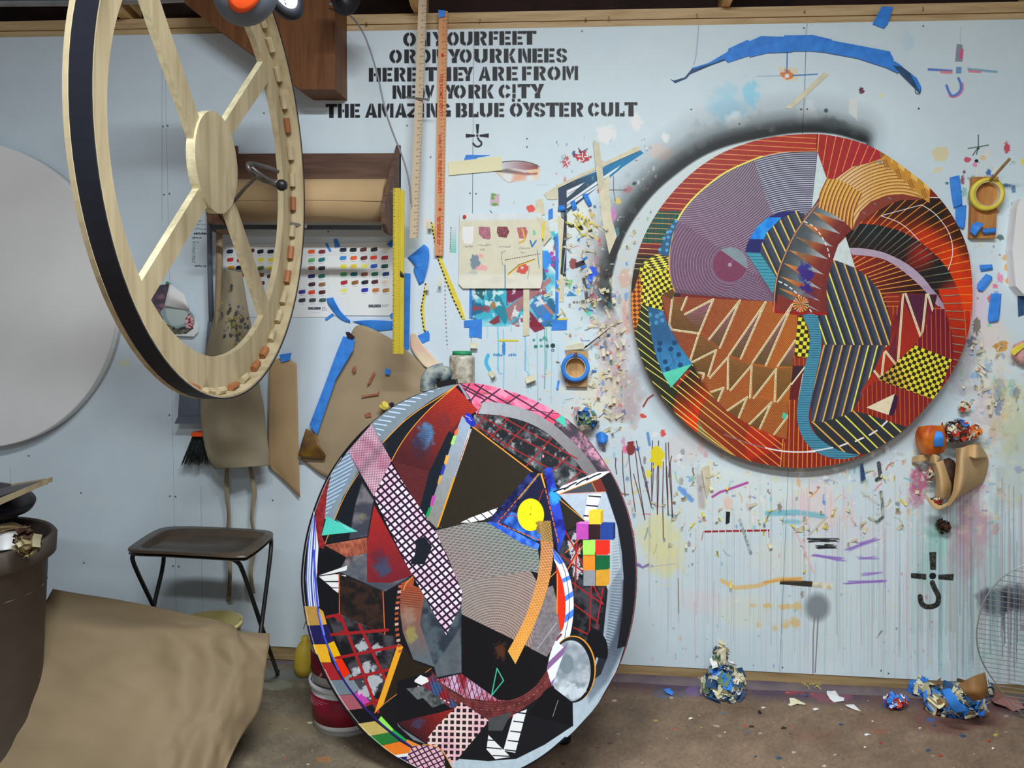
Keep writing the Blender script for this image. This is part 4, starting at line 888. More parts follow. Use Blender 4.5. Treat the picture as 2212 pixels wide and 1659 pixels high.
    # brown centre left with fine arcs
    BR = g3((285,70),(405,88),(750,105),(1280,132),(1290,232),(1500,250),(1500,400),(1480,640),(1462,700),(1440,1020),(1425,1180),(1405,1365),(1170,1295),(1000,1200),(870,1110),(715,950),(640,850),(590,740),(545,680),(480,590),(425,490),(360,370),(320,220))
    c.poly(BR,grad(g3((500,300))[0],g3((1400,500))[0],(140,70,44),(178,100,40)))
    c.pat(BR,rings(g3((560,1250))[0],3.4,1.25,s),(92,48,30),.6)
    R6 = g3((640,850),(720,800),(900,925),(1110,990),(1330,1030),(1440,1020),(1405,1365),(1170,1295),(870,1110),(715,950)); c.poly(R6,(172,96,44),.8); c.pat(R6,rings(g3((700,1500))[0],3.4,1.3,s),(86,50,30),.7)
    TRI = [((385,90),(620,410),(400,382),(352,330)),((445,95),(510,95),(465,200)),((495,245),(748,110),(625,405)),((710,470),(985,120),(808,540)),((890,608),(1215,135),(998,640)),((1100,680),(1450,160),(1220,700)),((1322,710),(1480,490),(1462,712)),
           ((620,418),(790,548),(550,670)),((545,680),(775,565),(705,795),(620,770)),((880,630),(1090,700),(900,925)),((1090,700),(1310,735),(1108,990)),((1310,735),(1450,720),(1450,870),(1325,1025)),((720,945),(840,905),(785,1035)),((870,1110),(1050,990),(970,1185)),((1060,1240),(1270,1035),(1155,1290))]
    for i,tr in enumerate(TRI):
        pts = g3(*tr); ys = [p[1] for p in pts]; top,bot = min(ys),max(ys); x = pts[0][0]
        if 2 <= i <= 6: c.poly(pts,grad((x,top + (bot - top) * .3),(x,bot),(136,90,108),(88,74,40)),.9)
        else: c.poly(pts,grad((x,top),(x,bot),(128,92,46),(86,72,36)),.75)
        c.pat(pts,rings(g3((560,1250))[0],3.4,1.2,s),(78,50,36),.6)
    CR = (218,206,164)
    for pts in [[(385,88),(355,335),(378,382),(620,416),(545,652)],[(512,92),(465,205)],[(495,245),(750,110),(622,416)],[(710,470),(988,120),(808,545)],[(890,612),(1218,135),(995,642)],[(1100,680),(1455,158),(1220,702)],[(548,680),(776,565),(704,796)],[(720,812),(882,628),(878,912)],[(903,925),(1094,700),(1078,992)],[(1110,995),(1312,735),(1298,1026)],[(1325,1028),(1565,714)],
                [(1325,710),(1482,480)],[(600,765),(668,776),(645,848)],[(718,945),(842,903),(785,1036)],[(868,1112),(1052,988),(970,1188)],[(1060,1242),(1272,1032),(1155,1292)],[(1283,1336),(1416,1158)]]:
        c.line(g3(*pts),4.4,CR); c.line([(x + .4,y + .3) for x,y in g3(*pts)],2.0,(122,92,56),1,None,(3.2,1.7))
    c.poly(g3((1375,1120),(1418,1142),(1385,1190),(1362,1168)),(78,170,145))
    # red bits between
    c.poly(g3((1475,640),(1590,640),(1560,1010),(1430,1010),(1462,712)),(92,32,32)); c.poly(g3((1460,710),(1570,705),(1450,860)),(56,34,44)); c.line(g3((1450,872),(1570,715)),3.2,CR); c.line(g3((1555,780),(1515,1005)),3,CR)
    V1 = g3((1462,640),(1590,640),(1585,705),(1462,705)); c.poly(V1,(130,46,30)); c.pat(V1,stripes(g3((1480,0))[0],pi / 2,9.4,1,s),(200,110,50))
    V2 = g3((1430,1010),(1530,1010),(1500,1180),(1560,1340),(1700,1480),(1700,1659),(1340,1659),(1370,1370),(1405,1365)) + g4((160,1479),(160,1480))[:0]
    V2 = g3((1430,1010),(1530,1010),(1500,1180),(1560,1340),(1700,1470),(1700,1659),(1345,1659),(1372,1365),(1405,1365))
    c.poly(V2,(126,40,26)); V3 = g4((-10,1200),(30,1300),(130,1440),(300,1540),(560,1530),(560,1659),(-10,1659)); c.poly(V3,(128,36,26))
    for V in (V2,V3): c.pat(V,stripes(g3((1372,0))[0],pi / 2 + .02,10.0,1.5,s),(222,136,60))
    c.poly(BB,(66,130,154)); c.pat(BB,stripes(g4((0,250))[0],.02,5.1,1.05,s),(28,64,80),.85)
    # checks
    Q1 = g1((250,1180),(362,1200),(371,1350),(410,1505),(300,1565),(300,1720),(110,1700),(98,1300),(140,1245)) 
    Q1b = g3((105,-10),(390,-10),(285,75),(305,215),(160,175),(100,152)); CK = ((222,200,56),(44,42,22))
    for Q in (Q1,Q1b): c.poly(Q,CK[0]); c.pat(Q,checks(g1((100,1300))[0],.22,7.2),CK[1])
    TOPQ = g1((252,1178),(362,1200),(368,1300),(300,1345),(115,1275),(140,1245)); c.poly(TOPQ,(226,206,80)); c.pat(TOPQ,checks(g1((100,1300))[0],.08,10,4.6,1.4),CK[1])
    Q2 = g1((60,1450),(98,1330),(110,1700),(10,1700)) ; Q2b = g3((15,60),(60,-20),(108,-20),(104,150),(78,300),(42,440),(15,330))
    for Q in (Q2,Q2b): c.poly(Q,(206,122,44)); c.pat(Q,checks(g1((60,1400))[0],.75,7.0),(98,48,22))
    c.line(g1((205,1330),(165,1659)),1.0,(220,220,200),.8)
    NT = g1((300,1560),(405,1500),(430,1540),(400,1600)); c.poly(NT,(120,80,40)); c.pat(NT,stripes((0,0),-.6,2.6,1.2,s),(40,34,30)); 
    Q3 = g3((1510,270),(1530,245),(1566,300),(1600,400),(1614,500),(1600,640),(1475,612)); c.poly(Q3,CK[0]); c.pat(Q3,checks(g3((1510,270))[0],.12,8.4),CK[1])
    c.poly(BB[0:0] + g4((60,250),(100,350),(122,440),(118,540),(98,640),(140,640),(200,300)),(66,130,154)); c.pat(g4((60,250),(100,350),(122,440),(118,540),(98,640),(200,640),(205,260)),stripes(g4((0,250))[0],.02,5.1,1.05,s),(28,64,80),.85)
    # blue dotted panels, aqua corner
    BD = g1((430,848),(462,858),(402,1000),(376,1150),(368,1200),(270,1170),(302,1070),(350,960)); c.poly(BD,(40,84,118))
    for x,y in ((438,862),(405,915),(358,968),(365,1015),(355,1080),(350,1138),(325,1025),(285,1132),(385,960)): c.disc(g1((x,y))[0],3.6,3.6,(84,150,186),.9)
    FP = g3((160,172),(305,215),(340,335),(430,500),(500,600),(562,688),(292,770),(232,600),(190,420)); c.poly(FP,grad(g3((230,200))[0],g3((400,700))[0],(40,84,122),(52,122,168)))
    c.poly(g3((180,330),(340,335),(430,500),(205,520)),(36,70,108),.5,16)
    for x,y in ((182,250),(245,262),(280,238),(240,320),(292,298),(178,330)): c.disc(g3((x,y))[0],4.8,4.8,(78,140,178),.8)
    for x,y in ((270,505),(268,562),(370,555),(440,605),(318,670),(340,735),(402,500),(455,700)): c.disc(g3((x,y))[0],5.4,5.4,(24,56,92),.85)
    for p,q in (((268,562),(290,740)),((370,555),(400,715)),((440,605),(350,730)),((330,540),(420,700)),((430,610),(450,690))): c.line(g3(p,q),.8,(24,56,92),.7)
    # lower left sweep of yellow diagonals: black, red, brown
    SW = g3((40,440),(78,300),(104,150),(160,172),(190,420),(232,600),(292,770),(370,902),(560,690),(600,765),(640,850),(715,950),(870,1110),(1000,1200),(1170,1295),(1405,1365),(1372,1365),(1350,1659),(900,1659),(300,1200),(0,700))
    c.poly(SW,(40,44,30))
    RD_ = [((560,1010),250,(196,46,14)),((480,1190),240,(200,44,12))]
    c.poly(g3((440,870),(560,690),(720,950),(690,1010),(635,1100),(615,1340),(380,1130),(400,1010)),grad(g3((420,880))[0],g3((600,1150))[0],(44,34,24),(206,50,16)),1,10)
    c.poly(g3((400,880),(520,740),(545,760),(420,905)),(136,40,28))
    c.poly(g3((715,950),(870,1110),(1170,1295),(1405,1365),(1372,1420),(1350,1659),(950,1659),(640,1450),(612,1330),(615,1150),(680,1010)),grad(g3((700,1100))[0],g3((1300,1500))[0],(128,58,30),(130,34,26)))
    c.poly(g3((1080,1240),(1330,1345),(1250,1480),(1040,1560),(1040,1350)),(170,40,24),.85,6)
    LG = g3((612,1180),(700,1330),(960,1530),(1100,1600),(850,1640),(600,1360)); c.poly(LG,(96,84,60),.8); c.pat(LG,stripes(g3((620,1340))[0],.66,2.6,1,s),(150,150,110),.7)
    for k,(p,q) in enumerate([((95,95),(160,150)),((90,150),(165,212)),((88,210),(170,272)),((80,270),(185,350)),((68,330),(190,425)),((55,390),(205,505)),((45,450),(230,600)),((55,530),(262,690)),((80,610),(290,770)),((110,700),(330,850)),((165,815),(1110,1580)),((225,925),(965,1530)),((325,1065),(940,1520)),
                                ((330,850),(1256,1605)),((430,880),(1352,1612)),((440,945),(440,946)),((455,820),(1360,1545)),((495,785),(1370,1470)),((540,748),(1375,1422)),((562,700),(620,745))]):
        c.line(g3(p,q),1.9,grad(g3((500,1000))[0],g3((1200,1400))[0],(222,208,100),(226,150,64)),1,None,None,SW)
    c.line(g3((1374,1365),(1350,1612)),1.8,(226,150,64)); c.poly(g3((562,688),(370,903),(292,770)),(82,190,160))
    # red W panel at the right
    WP = A((1248,960),(1290,800),(1452,800),(1432,872),(1390,990),(1205,1190),(1095,1262),(1165,1150),(1212,1045),(1240,1032))
    c.poly(WP,grad(A((1290,830))[0],A((1330,1060))[0],(84,26,52),(150,44,26)))
    c.poly(g4((980,70),(1150,75),(1130,410)),(74,32,54),.9); c.poly(g4((1180,72),(1262,74),(1230,200)),(60,32,44)); c.poly(g4((960,120),(1110,440),(915,660)),(150,40,28),.85); c.poly(g4((820,590),(895,400),(900,680)),(90,34,50),.8)
    for p,q in [((955,68),(910,672)),((978,62),(1112,442)),((1165,68),(1128,412)),((1180,70),(1228,228)),((800,578),(892,696)),((788,592),(764,802)),((700,755),(745,812))]: c.line(g4(p,q),5,(214,202,162)); c.line(g4(p,q),1.1,(120,90,70),.6)
    OL = g4((720,20),(960,20),(935,130),(900,300),(860,300)); c.poly(g4((780,60),(950,60),(940,120),(870,290),(845,290)),(128,40,28)); 
    for y in (88,130,172): c.line(g4((790,y + 2),(915,y)),1.1,(222,136,60))
    c.line(g4((868,172),(866,250)),1.1,(222,136,60)); c.line(g4((905,172),(900,250)),1,(222,136,60))
    RR = g4((1232,190),(1330,200),(1394,400),(1410,600),(1400,780),(1330,900),(1200,1110),(1010,1262),(820,1200),(650,1145),(510,1108),(620,905),(730,835),(1060,525),(1140,400))
    c.poly(RR,grad(g4((1250,250))[0],g4((700,1100))[0],(100,24,40),(124,36,30))); c.pat(RR,stripes(g4((1245,0))[0],pi / 2 - .015,10.0,1.25,s),(204,104,52),.95); c.line(g4((1235,192),(1320,196)),1.2,(204,104,52))
    # far right ring
    FR = g4((1270,20),(1620,20),(1600,400),(1450,720),(1395,800),(1408,600),(1392,400),(1330,200)); c.poly(FR,grad(g4((1500,50))[0],g4((1420,700))[0],(196,48,14),(118,28,24)))
    c.poly(g4((1450,0),(1600,0),(1600,200),(1500,210)),(208,62,12),.8,8)
    for p,q in [((1310,80),(1460,70)),((1316,150),(1480,144)),((1340,214),(1500,220)),((1370,285),(1512,298)),((1382,368),(1515,380)),((1395,436),(1508,452)),((1400,508),(1496,522)),((1405,575),(1480,590)),((1405,645),(1462,660)),((1402,710),(1440,722))]: c.line(g4(p,q),2.2,(130,120,96)); c.line(g4((p[0],p[1] + 7),(q[0],q[1] + 7)),1,(70,24,20),.7)
    c.line(g4((1460,70),(1600,68)),1.5,(228,140,50)); c.line(g4((1480,144),(1600,138)),1.5,(228,140,50))
    for a in ((1505,208,1520,470),(1562,210,1556,330)): c.line(g4((a[0],a[1]),(a[2],a[3])),1.3,(214,112,52))
    c.line(g4((1500,206),(1575,212)),1.3,(214,112,52))
    Q4 = g4((1062,522),(1392,650),(1248,1015),(728,832)); c.poly(Q4,grad(g4((800,830))[0],g4((1000,760))[0],(170,130,60),(222,198,56))); c.pat(Q4,checks(g4((1062,522))[0],.36,7.9,7.9),(40,36,18))
    c.poly(g4((625,1080),(882,956),(826,1146)),(208,196,164)); c.poly(g4((882,956),(910,985),(896,1080),(862,1156),(826,1146)),(52,28,56))
    c.line(cr(g3((470,990),(540,1080),(625,1160),(740,1250),(860,1320)),4),1.4,(60,48,44),.9); c.line(cr(g3((850,1320),(980,1372),(1100,1412),(1230,1445)),4),2.2,(120,112,122),.9); c.line(cr(g3((1220,1442),(1340,1466),(1480,1478),(1659,1475)),4) + g4((100,1474),(220,1458),(325,1438)),3,WH)
    for p,q in [((392,1425),(462,1398)),((530,1382),(600,1350)),((655,1326),(720,1286)),((768,1245),(812,1202))]: c.line(g4(p,q),3.6,(226,222,212))
    n = fbm(c.X / 7,c.Y / 7,2,3)[...,None]; c.img *= .95 + .1 * n
paint_one()
M_p1 = painted('abstract_painting_red',C1.image('painting_red'),0.42,0.15)
M_edge1 = mat('canvas_edge',(120,60,52),0.7)
t = empty('round_painting',wloc(bpy.data.objects['wall_back']) + Vector((1.0,-.05,1.3)),'large round abstract painting of red and purple stripes hung on the wall','painting')
slab('canvas_face',p1,P1_OUT,.012,M_p1,M_edge1,t,C1)
bmf = new()
pts = [p1.uv(x,y) for x,y in P1_OUT]; cx_ = sum(p[0] for p in pts) / len(pts); cy_ = sum(p[1] for p in pts) / len(pts)
prism(bmf,[p1.at(cx_ + (a - cx_) * .985,cy_ + (b - cy_) * .985,-.012) for a,b in pts],Vector(-p1.n * .036)); obj('stretcher',bmf,M_pine,t)

# the second painting leans against a low easel
az,ti = math.radians(11),math.radians(16)
n2 = np.array([-math.sin(az) * math.cos(ti),-math.cos(az) * math.cos(ti),math.sin(ti)])
ax2 = np.array([math.cos(az),-math.sin(az),0.0])
o2 = np.array(PF(1000,1692,0.03))
p2 = Plane(o2,ax2,np.cross(n2,ax2)); 
if p2.v[2] < 0: p2.v = -p2.v
p2.n = n2
c4 = T(640,820,1.978)
P2_OUT = cr(c4((700,15),(800,21),(900,45),(1010,86),(1130,150),(1235,243),(1340,395),(1390,500),(1425,610),(1446,740),(1450,870),(1438,1000),(1412,1120),(1375,1225),(1325,1330),(1245,1440),(1150,1535),(1060,1610),(960,1668),(860,1702),(760,1716),(660,1712),(560,1686),(470,1645),(380,1590),(280,1503),(195,1395),(125,1275),(72,1150),(38,1020),(20,880),(25,770),(44,655),(80,535),(130,420),(205,305),(305,197),(420,110),(560,47)),4,True)
uvs = [p2.uv(x,y) for x,y in P2_OUT]
u0,u1 = min(p[0] for p in uvs) - .01,max(p[0] for p in uvs) + .01; v0,v1 = min(p[1] for p in uvs) - .01,max(p[1] for p in uvs) + .01
print('P2 extents',u0,u1,v0,v1,'top',p2.at(*uvs[0]),'bottom',p2.at(*min(uvs,key=lambda q: q[1])))
C2 = Canvas(p2,u0,u1,v0,v1,1150,(20,20,24))
def paint_two():
    c = C2; s = c.s; h1 = T(640,820,3.95); h2 = T(1000,820,3.95); h3 = T(640,1240,3.96); h4 = T(1000,1240,3.96); A = c4
    pi = math.pi; OR = (222,142,56); BLK = (20,20,26)
    # outer ring, right and bottom
    RG = A((1120,480),(1320,470),(1420,640),(1450,880),(1430,1050),(1370,1240),(1280,1400),(1150,1540),(1000,1650),(820,1720),(600,1700),(620,1620),(800,1610),(950,1540),(1080,1460),(1180,1380),(1260,1250),(1310,1100),(1330,900),(1300,700),(1200,560))
    c.poly(RG,grad(A((1340,950))[0],A((1150,1500))[0],(120,132,144),(160,176,186)))
    c.poly(A((1120,490),(1320,480),(1370,620),(1385,800),(1330,900),(1230,600)),grad(A((1180,520))[0],A((1380,800))[0],(160,172,186),(150,162,170)))
    c.poly(A((1395,860),(1445,820),(1440,1010),(1400,1140),(1330,1290),(1250,1380),(1240,1330),(1310,1200),(1360,1080),(1390,960)),grad(A((1400,900))[0],A((1280,1380))[0],(30,34,42),(110,124,138)),1,8)
    for k in range(44):
        t_ = k / 43; x = 1352 - 20 * t_ ** 2; y = 640 + 520 * t_; L = 38 if t_ > .35 else 26
        a = .15 + .75 * t_
        c.line(A((x - (0 if t_ < .5 else 30 * (t_ - .5)),y),(x + L - 24 * max(0,t_ - .5),y - 10 + 26 * t_)),3.1,(66,76,88),a * .9)
    BLKB = A((1300,392),(1340,393),(1390,495),(1428,610),(1450,740),(1454,870),(1436,1020),(1405,1140),(1370,1150),(1392,1000),(1398,850),(1390,740),(1372,630),(1325,485),(1290,440)); c.poly(BLKB,(16,16,22))
    # top right: pink lattice, grunge, grey band
    PK = A((690,10),(810,15),(1010,80),(1140,155),(1100,195),(985,140),(890,108),(800,95),(770,150),(740,75)); c.poly(PK,mottled((196,78,112),(222,128,156),.06,5))
    for q in (((810,60),16),((790,110),14),((900,90),12)): c.blot(A(q[0])[0],q[1] / 1.6,(140,70,60),.7,q[1],3,.4,.7)
    c.poly(A((1105,150),(1135,160),(1100,195),(1040,165)),(200,60,90),.8,4)
    for p,q in [((650,5),(800,85)),((700,20),(880,112)),((762,22),(1010,165)),((890,48),(1120,185)),((740,20),(700,80)),((800,22),(730,110)),((868,42),(790,100)),((960,62),(880,118)),((1040,95),(970,150)),((1098,130),(1050,180))]: c.line(A(p,q),3.2,(66,34,56))
    c.line(A((880,115),(1120,148)),1.5,(60,34,50))
    GRN = A((1130,150),(1235,243),(1345,398),(1285,402),(1200,298),(1100,192)); c.poly(GRN,mottled((60,52,62),(176,124,146),.05,9,.35,.6)); c.pat(GRN,lambda X,Y: np.clip((fbm(X * .3,Y * .3,3) - .6) * 8,0,1),(30,28,34),.7)
    c.poly(A((1240,330),(1340,390),(1285,402)),(44,42,50),.7,10)
    c.poly(h2((862,292),(882,412),(788,345)),(64,170,150))
    GB = cr(A((798,97),(880,102),(980,128),(1080,180),(1170,255),(1240,330),(1292,402)),4) + cr(A((1240,412),(1180,335),(1090,245),(1000,190),(890,158),(775,147)),4); c.poly(GB,grad(A((800,110))[0],A((1250,400))[0],(150,152,158),(104,100,102)))
    DG = A((760,150),(790,150),(890,158),(1000,190),(1090,245),(1180,335),(1240,412),(1130,465),(1040,395),(750,195)); c.poly(DG,mottled((28,30,34),(86,90,94),.05,21,.42,.68)); c.pat(DG,lambda X,Y: np.clip((fbm(X * .12,Y * .12,8) - .6) * 6,0,1),(180,184,186),.6)
    for p,q in [((770,150),(1010,280)),((1010,280),(1240,405)),((870,155),(1200,340)),((700,150),(880,270)),((880,270),(1080,380)),((820,150),(760,215)),((905,165),(820,260)),((985,190),(880,300)),((1090,250),(960,395)),((1160,330),(1050,430)),((1220,390),(1130,470))]: c.line(A(p,q),2.8,(138,34,38))
    c.line(A((905,230),(830,310)),2.4,(28,24,40)); c.disc(h2((683,655))[0],2.2,3.5,(220,130,150))
    # top left
    GY = h1((1440,15),(1385,45),(1300,92),(1150,180),(950,320),(735,545),(630,385),(760,250),(1060,90)); c.poly(GY,(112,126,134))
    EDG = [(1150,60,1215),(1080,90,1165),(1010,118,1110),(940,148,1060),(880,178,1015),(850,210,970),(820,242,930),(790,275,885),(745,310,842),(705,345,805),(665,378,770),(680,420,745),(695,462,715)]
    for x0,y,x1 in EDG: c.line(h1((x0,y),(x1,y + 14)),2.6,(176,192,214)); c.line(h1((x0 + 10,y + 12),(x0 + (x1 - x0) * .7,y + 24)),1.2,(80,120,160),.9)
    c.poly(h1((735,545),(950,330),(1150,195),(1310,88),(1160,225),(980,415),(880,560),(812,695)),(22,26,34))
    CN = h1((1352,58),(1550,262),(1430,340),(1330,460),(1130,800),(1060,1130),(990,1010),(815,700),(880,565),(985,420),(1150,235)); c.poly(CN,grad(h1((1380,120))[0],h1((1000,700))[0],(172,46,34),(76,30,34)))
    c.blot(h1((1110,480))[0],20,(70,130,180),.85,2,7,1.5,.5); c.blot(h1((1030,540))[0],14,(50,70,110),.6,3,8,1,.5); c.blot(h1((1060,560))[0],26,(46,40,60),.5,5,14,1.6,.3); c.blot(h1((1260,350))[0],20,(110,40,50),.5,6,10,1,.4)
    c.pat(CN,either(stripes((0,0),.12,4.5,.8,s),stripes((0,0),-1.0,4.8,.8,s)),(30,18,24),.45); c.pat(h1((815,700),(1130,780),(1060,1130),(990,1010)),either(stripes((0,0),.5,4,.7,s),stripes((0,0),-.9,5,.7,s)),(150,60,60),.5)
    c.poly(h1((1300,440),(1350,470),(1100,1190),(1050,1115),(1130,800)),(20,28,38)); c.poly(h1((1430,310),(1300,450),(1350,470)),(70,30,40),.6)
    c.poly(h1((1380,40),(1400,42),(1480,165),(1460,175)),(140,134,144))
    c.line(cr(h1((1372,48),(1210,158),(1050,258),(900,375),(735,543)),4),2.0,OR); c.line(cr(h1((1345,70),(1150,240),(985,420),(880,570),(812,695)),4),1.8,OR)
    c.poly(h1((1415,308),(1488,398),(1200,1275),(1108,1182),(1335,520)),grad(h1((1440,360))[0],h1((1150,1200))[0],(140,156,174),(122,120,116)))
    for i,(pl_,col) in enumerate([(((1352,440),(1385,405),(1372,475),(1345,478)),(220,100,60)),(((1340,480),(1365,482),(1338,560),(1315,550)),(140,210,90)),(((1278,645),(1305,650),(1285,725),(1258,718)),(212,150,70)),(((1250,730),(1275,735),(1252,815),(1228,806)),(40,50,150)),(((1220,820),(1245,824),(1225,895),(1202,890)),(190,140,70)),(((1160,990),(1190,995),(1165,1080),(1140,1072)),(170,64,150)),(((1132,1090),(1155,1090),(1125,1175),(1100,1165)),(20,140,70)),(((1092,1180),(1112,1180),(1150,1270),(1130,1280),(1088,1215)),(205,44,24))]): c.poly(h1(*pl_),col)
    c.poly(h1((1478,418),(1516,432),(1422,702),(1392,692)),(222,222,226)); c.pat(h1((1478,418),(1516,432),(1500,492),(1462,480)),stripes((0,0),.1,2.2,1,s),(60,60,70)); c.line(h1((1465,490),(1398,690)),2.2,(150,90,60)); c.poly(h1((1390,698),(1422,704),(1376,838),(1344,828)),(214,214,218)); c.pat(h1((1390,698),(1422,704),(1376,838),(1344,828)),stripes((0,0),.08,2.0,.9,s),(50,50,60)); c.poly(h1((1344,828),(1374,838),(1238,1268),(1200,1258)),(216,144,30))
    c.poly(A((752,206),(1012,402),(850,610),(820,605),(735,618),(606,634)),(40,34,26)); c.line(A((750,200),(1008,396)),2.8,(212,138,52)); c.poly(A((1120,510),(1225,600),(1170,640),(1135,640)),(36,32,26)); c.line(A((1120,508),(1232,602)),2.0,(212,138,52))
    c.disc(h2((50,335))[0],8,13,(36,46,170),1,None,-.4); c.disc(h2((78,370))[0],7,9,(34,44,160),1,None,-.3); c.line(h2((20,310),(60,330)),1.4,(190,190,220)); c.line(h2((50,340),(76,352)),1.4,(180,180,220))
    # left flank
    LS = h1((440,612),(532,785),(400,1000),(322,1200),(240,1190),(262,960),(300,800)); c.poly(LS,(118,132,142)); 
    LSS = h1((440,612),(495,720),(440,850),(380,960),(310,1070),(248,1180),(262,960),(300,800)); c.pat(LSS,stripes(h1((440,620))[0],-.50,7.2,2.6,s),(160,184,222)); c.pat(LSS,stripes(h1((440,620))[0],-.50,7.2,1,s,3),(84,110,140),.8)
    c.poly(h1((290,840),(262,960),(240,1190),(215,1330),(245,1400),(180,1659),(165,1659),(140,1350),(170,1110),(230,940)),mottled((122,30,36),(150,44,44),.2)); c.pat(h1((290,840),(262,960),(240,1190),(215,1330),(180,1659),(140,1350),(170,1110)),stripes((0,0),1.2,3,.7,s),(60,20,26),.5)
    c.poly(h1((535,790),(660,1000),(605,1340),(245,1400),(320,1200),(400,1000)),(22,26,32)); c.poly(h1((560,880),(660,1030),(605,1340),(450,1365),(500,1080)),mottled((58,60,70),(104,100,106),.05,8),1,3); c.blot(h1((560,1170))[0],10,(120,120,80),.6,4,6,.8,.5); c.line(cr(h1((532,800),(420,980),(325,1195),(245,1400)),4),1.7,OR)
    c.poly(h1((258,1168),(525,1298),(215,1332)),(72,184,168)); c.poly(h1((330,1190),(525,1298),(440,1290)),(110,200,190),.7)
    c.poly(h1((240,1412),(605,1348),(610,1640),(440,1525)),mottled((128,62,46),(166,92,66),.1)); c.pat(h1((240,1412),(605,1348),(610,1640),(440,1525)),rings(h1((250,1500))[0],9,.8,s),(150,140,140),.6)
    c.poly(A((95,715),(220,770),(215,800),(95,835),(85,780)),(18,18,22))
    c.poly(A((215,760),(310,740),(500,830),(380,905),(180,820)),mottled((60,58,66),(116,106,108),.06)); c.poly(A((182,822),(300,740),(490,850),(372,908)),(70,80,92),.55,3)
    RT = A((332,535),(494,838),(400,870),(302,866),(302,700)); c.poly(RT,grad(A((330,600))[0],A((380,860))[0],(160,36,34),(112,30,40))); c.blot(A((370,800))[0],22,(44,80,110),.8,5,9,1.2,.4); c.blot(A((350,760))[0],20,(70,40,60),.5,8,10,1.2,.4); c.pat(RT,either(stripes((0,0),1.45,3.4,.6,s),stripes((0,0),.1,3.4,.6,s)),(70,30,40),.5)
    # white arrows
    for pl_ in (((94,838),(218,795),(214,815),(150,830)),((96,842),(165,832),(212,836),(212,860),(120,862)),((124,866),(210,866),(210,890),(150,888)),((152,892),(182,892),(178,915))): c.poly(A(*pl_),(222,222,230))
    c.poly(A((90,845),(180,915),(190,1000),(100,980)),(18,18,22))
    c.poly(A((184,832),(372,906),(380,1092),(184,1002)),mottled((26,22,24),(50,34,28),.08)); c.line(A((182,830),(184,1002),(378,1092),(370,905)),2.2,(196,92,50)); c.poly(A((95,850),(182,915),(182,1005),(130,1000)),(18,18,22))
    # left colour blocks
    WBs = A((76,560),(95,720),(86,850),(98,970),(50,970),(40,850),(50,700),(66,600)); c.poly(WBs,(206,214,228))
    for x,wd,col in ((4,2.4,(50,70,170)),(13,1.4,(70,110,170)),(24,3.2,(40,50,160)),(34,1.6,(40,50,150))): c.line(cr(A((70 + x * .4,580),(48 + x,700),(40 + x,850),(48 + x,968)),5),wd,col,.95,None,None,WBs)
    for pl_,col in [(((68,275),(190,280),(205,440),(95,442)),(162,126,62)),(((185,285),(230,320),(262,430),(205,440)),(198,148,58)),(((95,442),(268,435),(325,572),(262,597),(125,600)),(30,26,74)),(((125,603),(258,600),(300,757),(175,757)),(212,158,34)),(((262,600),(322,573),(388,716),(322,748)),(250,164,12)),(((175,760),(305,760),(388,905),(225,910)),(146,30,34)),(((322,750),(386,718),(462,850),(402,892)),(226,40,12)),(((225,912),(400,905),(482,1030),(298,1036)),(98,112,122)),(((402,893),(460,853),(542,985),(492,1022)),(110,122,132)),(((298,1038),(482,1032),(568,1150),(388,1172)),(146,78,88)),(((495,1025),(545,987),(637,1100),(592,1142)),(172,60,150)),(((388,1174),(567,1150),(692,1256),(478,1286)),(16,16,20)),(((470,1290),(672,1258),(792,1355),(572,1396)),(176,156,88)),(((570,1396),(792,1356),(882,1430),(672,1482)),(36,106,46)),(((725,1214),(832,1330),(818,1348),(698,1252)),(136,216,80)),(((834,1330),(948,1420),(932,1436),(818,1350)),(32,146,70)),(((672,1482),(884,1432),(1004,1502),(960,1530),(770,1560)),(214,110,30)),(((948,1414),(1062,1466),(1012,1488),(935,1442)),(228,124,56)),(((770,1560),(960,1530),(940,1620),(1000,1659),(880,1659)),(210,214,224)),(((830,1570),(950,1560),(935,1610)),(34,32,80))]: c.poly(h3(*pl_),col)
    BL = cr(h3((150,-200),(160,0),(185,300),(215,450),(262,600),(345,790),(400,900),(490,1030),(590,1145),(700,1258),(830,1370),(1000,1490)),4); c.line(BL,4.2,(36,28,96)); c.line(BL[:22],3.0,(60,80,210)); c.line(h3((195,330),(240,520)),3,(120,140,220),.8)
    # red lattice in the lower left
    RL = A((132,1012),(190,1002),(380,1092),(420,1095),(425,1140),(340,1412),(262,1310),(190,1160)); c.poly(RL,mottled((20,20,24),(62,60,66),.05,3)); 
    for x,y,r in ((300,1230,16),(330,1290,20),(300,1330,16),(250,1250,10),(285,1140,14),(345,1150,12)): c.blot(A((x,y))[0],r,(180,184,190),.8,x,4,1,.9,.12)
    for p,q in [((165,1010),(190,1030)),((190,1010),(350,1420)),((270,1050),(390,1300)),((150,1090),(390,1040 + 30)),((170,1190),(430,1140)),((230,1280),(390,1240)),((130,1015),(180,1005)),((300,1390),(350,1370))]: c.line(A(p,q),6.6,(142,28,32))
    c.line(A((190,1010),(210,1070),(180,1090)),6,(142,28,32)); 
    c.poly(h3((870,594),(914,622),(742,1124),(666,1192)),(222,148,34)); c.poly(h3((916,622),(1000,740),(1152,808),(745,1112)),(36,28,20)); c.line(h3((1152,808),(748,1112),(670,1190)),1.6,(196,120,60))
    # centre: mesh fields
    M1 = A((575,650),(735,612),(850,608),(1030,712),(1045,830),(1000,818),(690,868),(640,740)); c.poly(M1,grad(A((700,820))[0],A((880,620))[0],(116,92,90),(84,100,92))); 
    c.pat(M1,either(stripes((0,0),.14,6.0,1.6,s),stripes((0,0),-.75,8.0,1.6,s)),(148,148,148),.9)
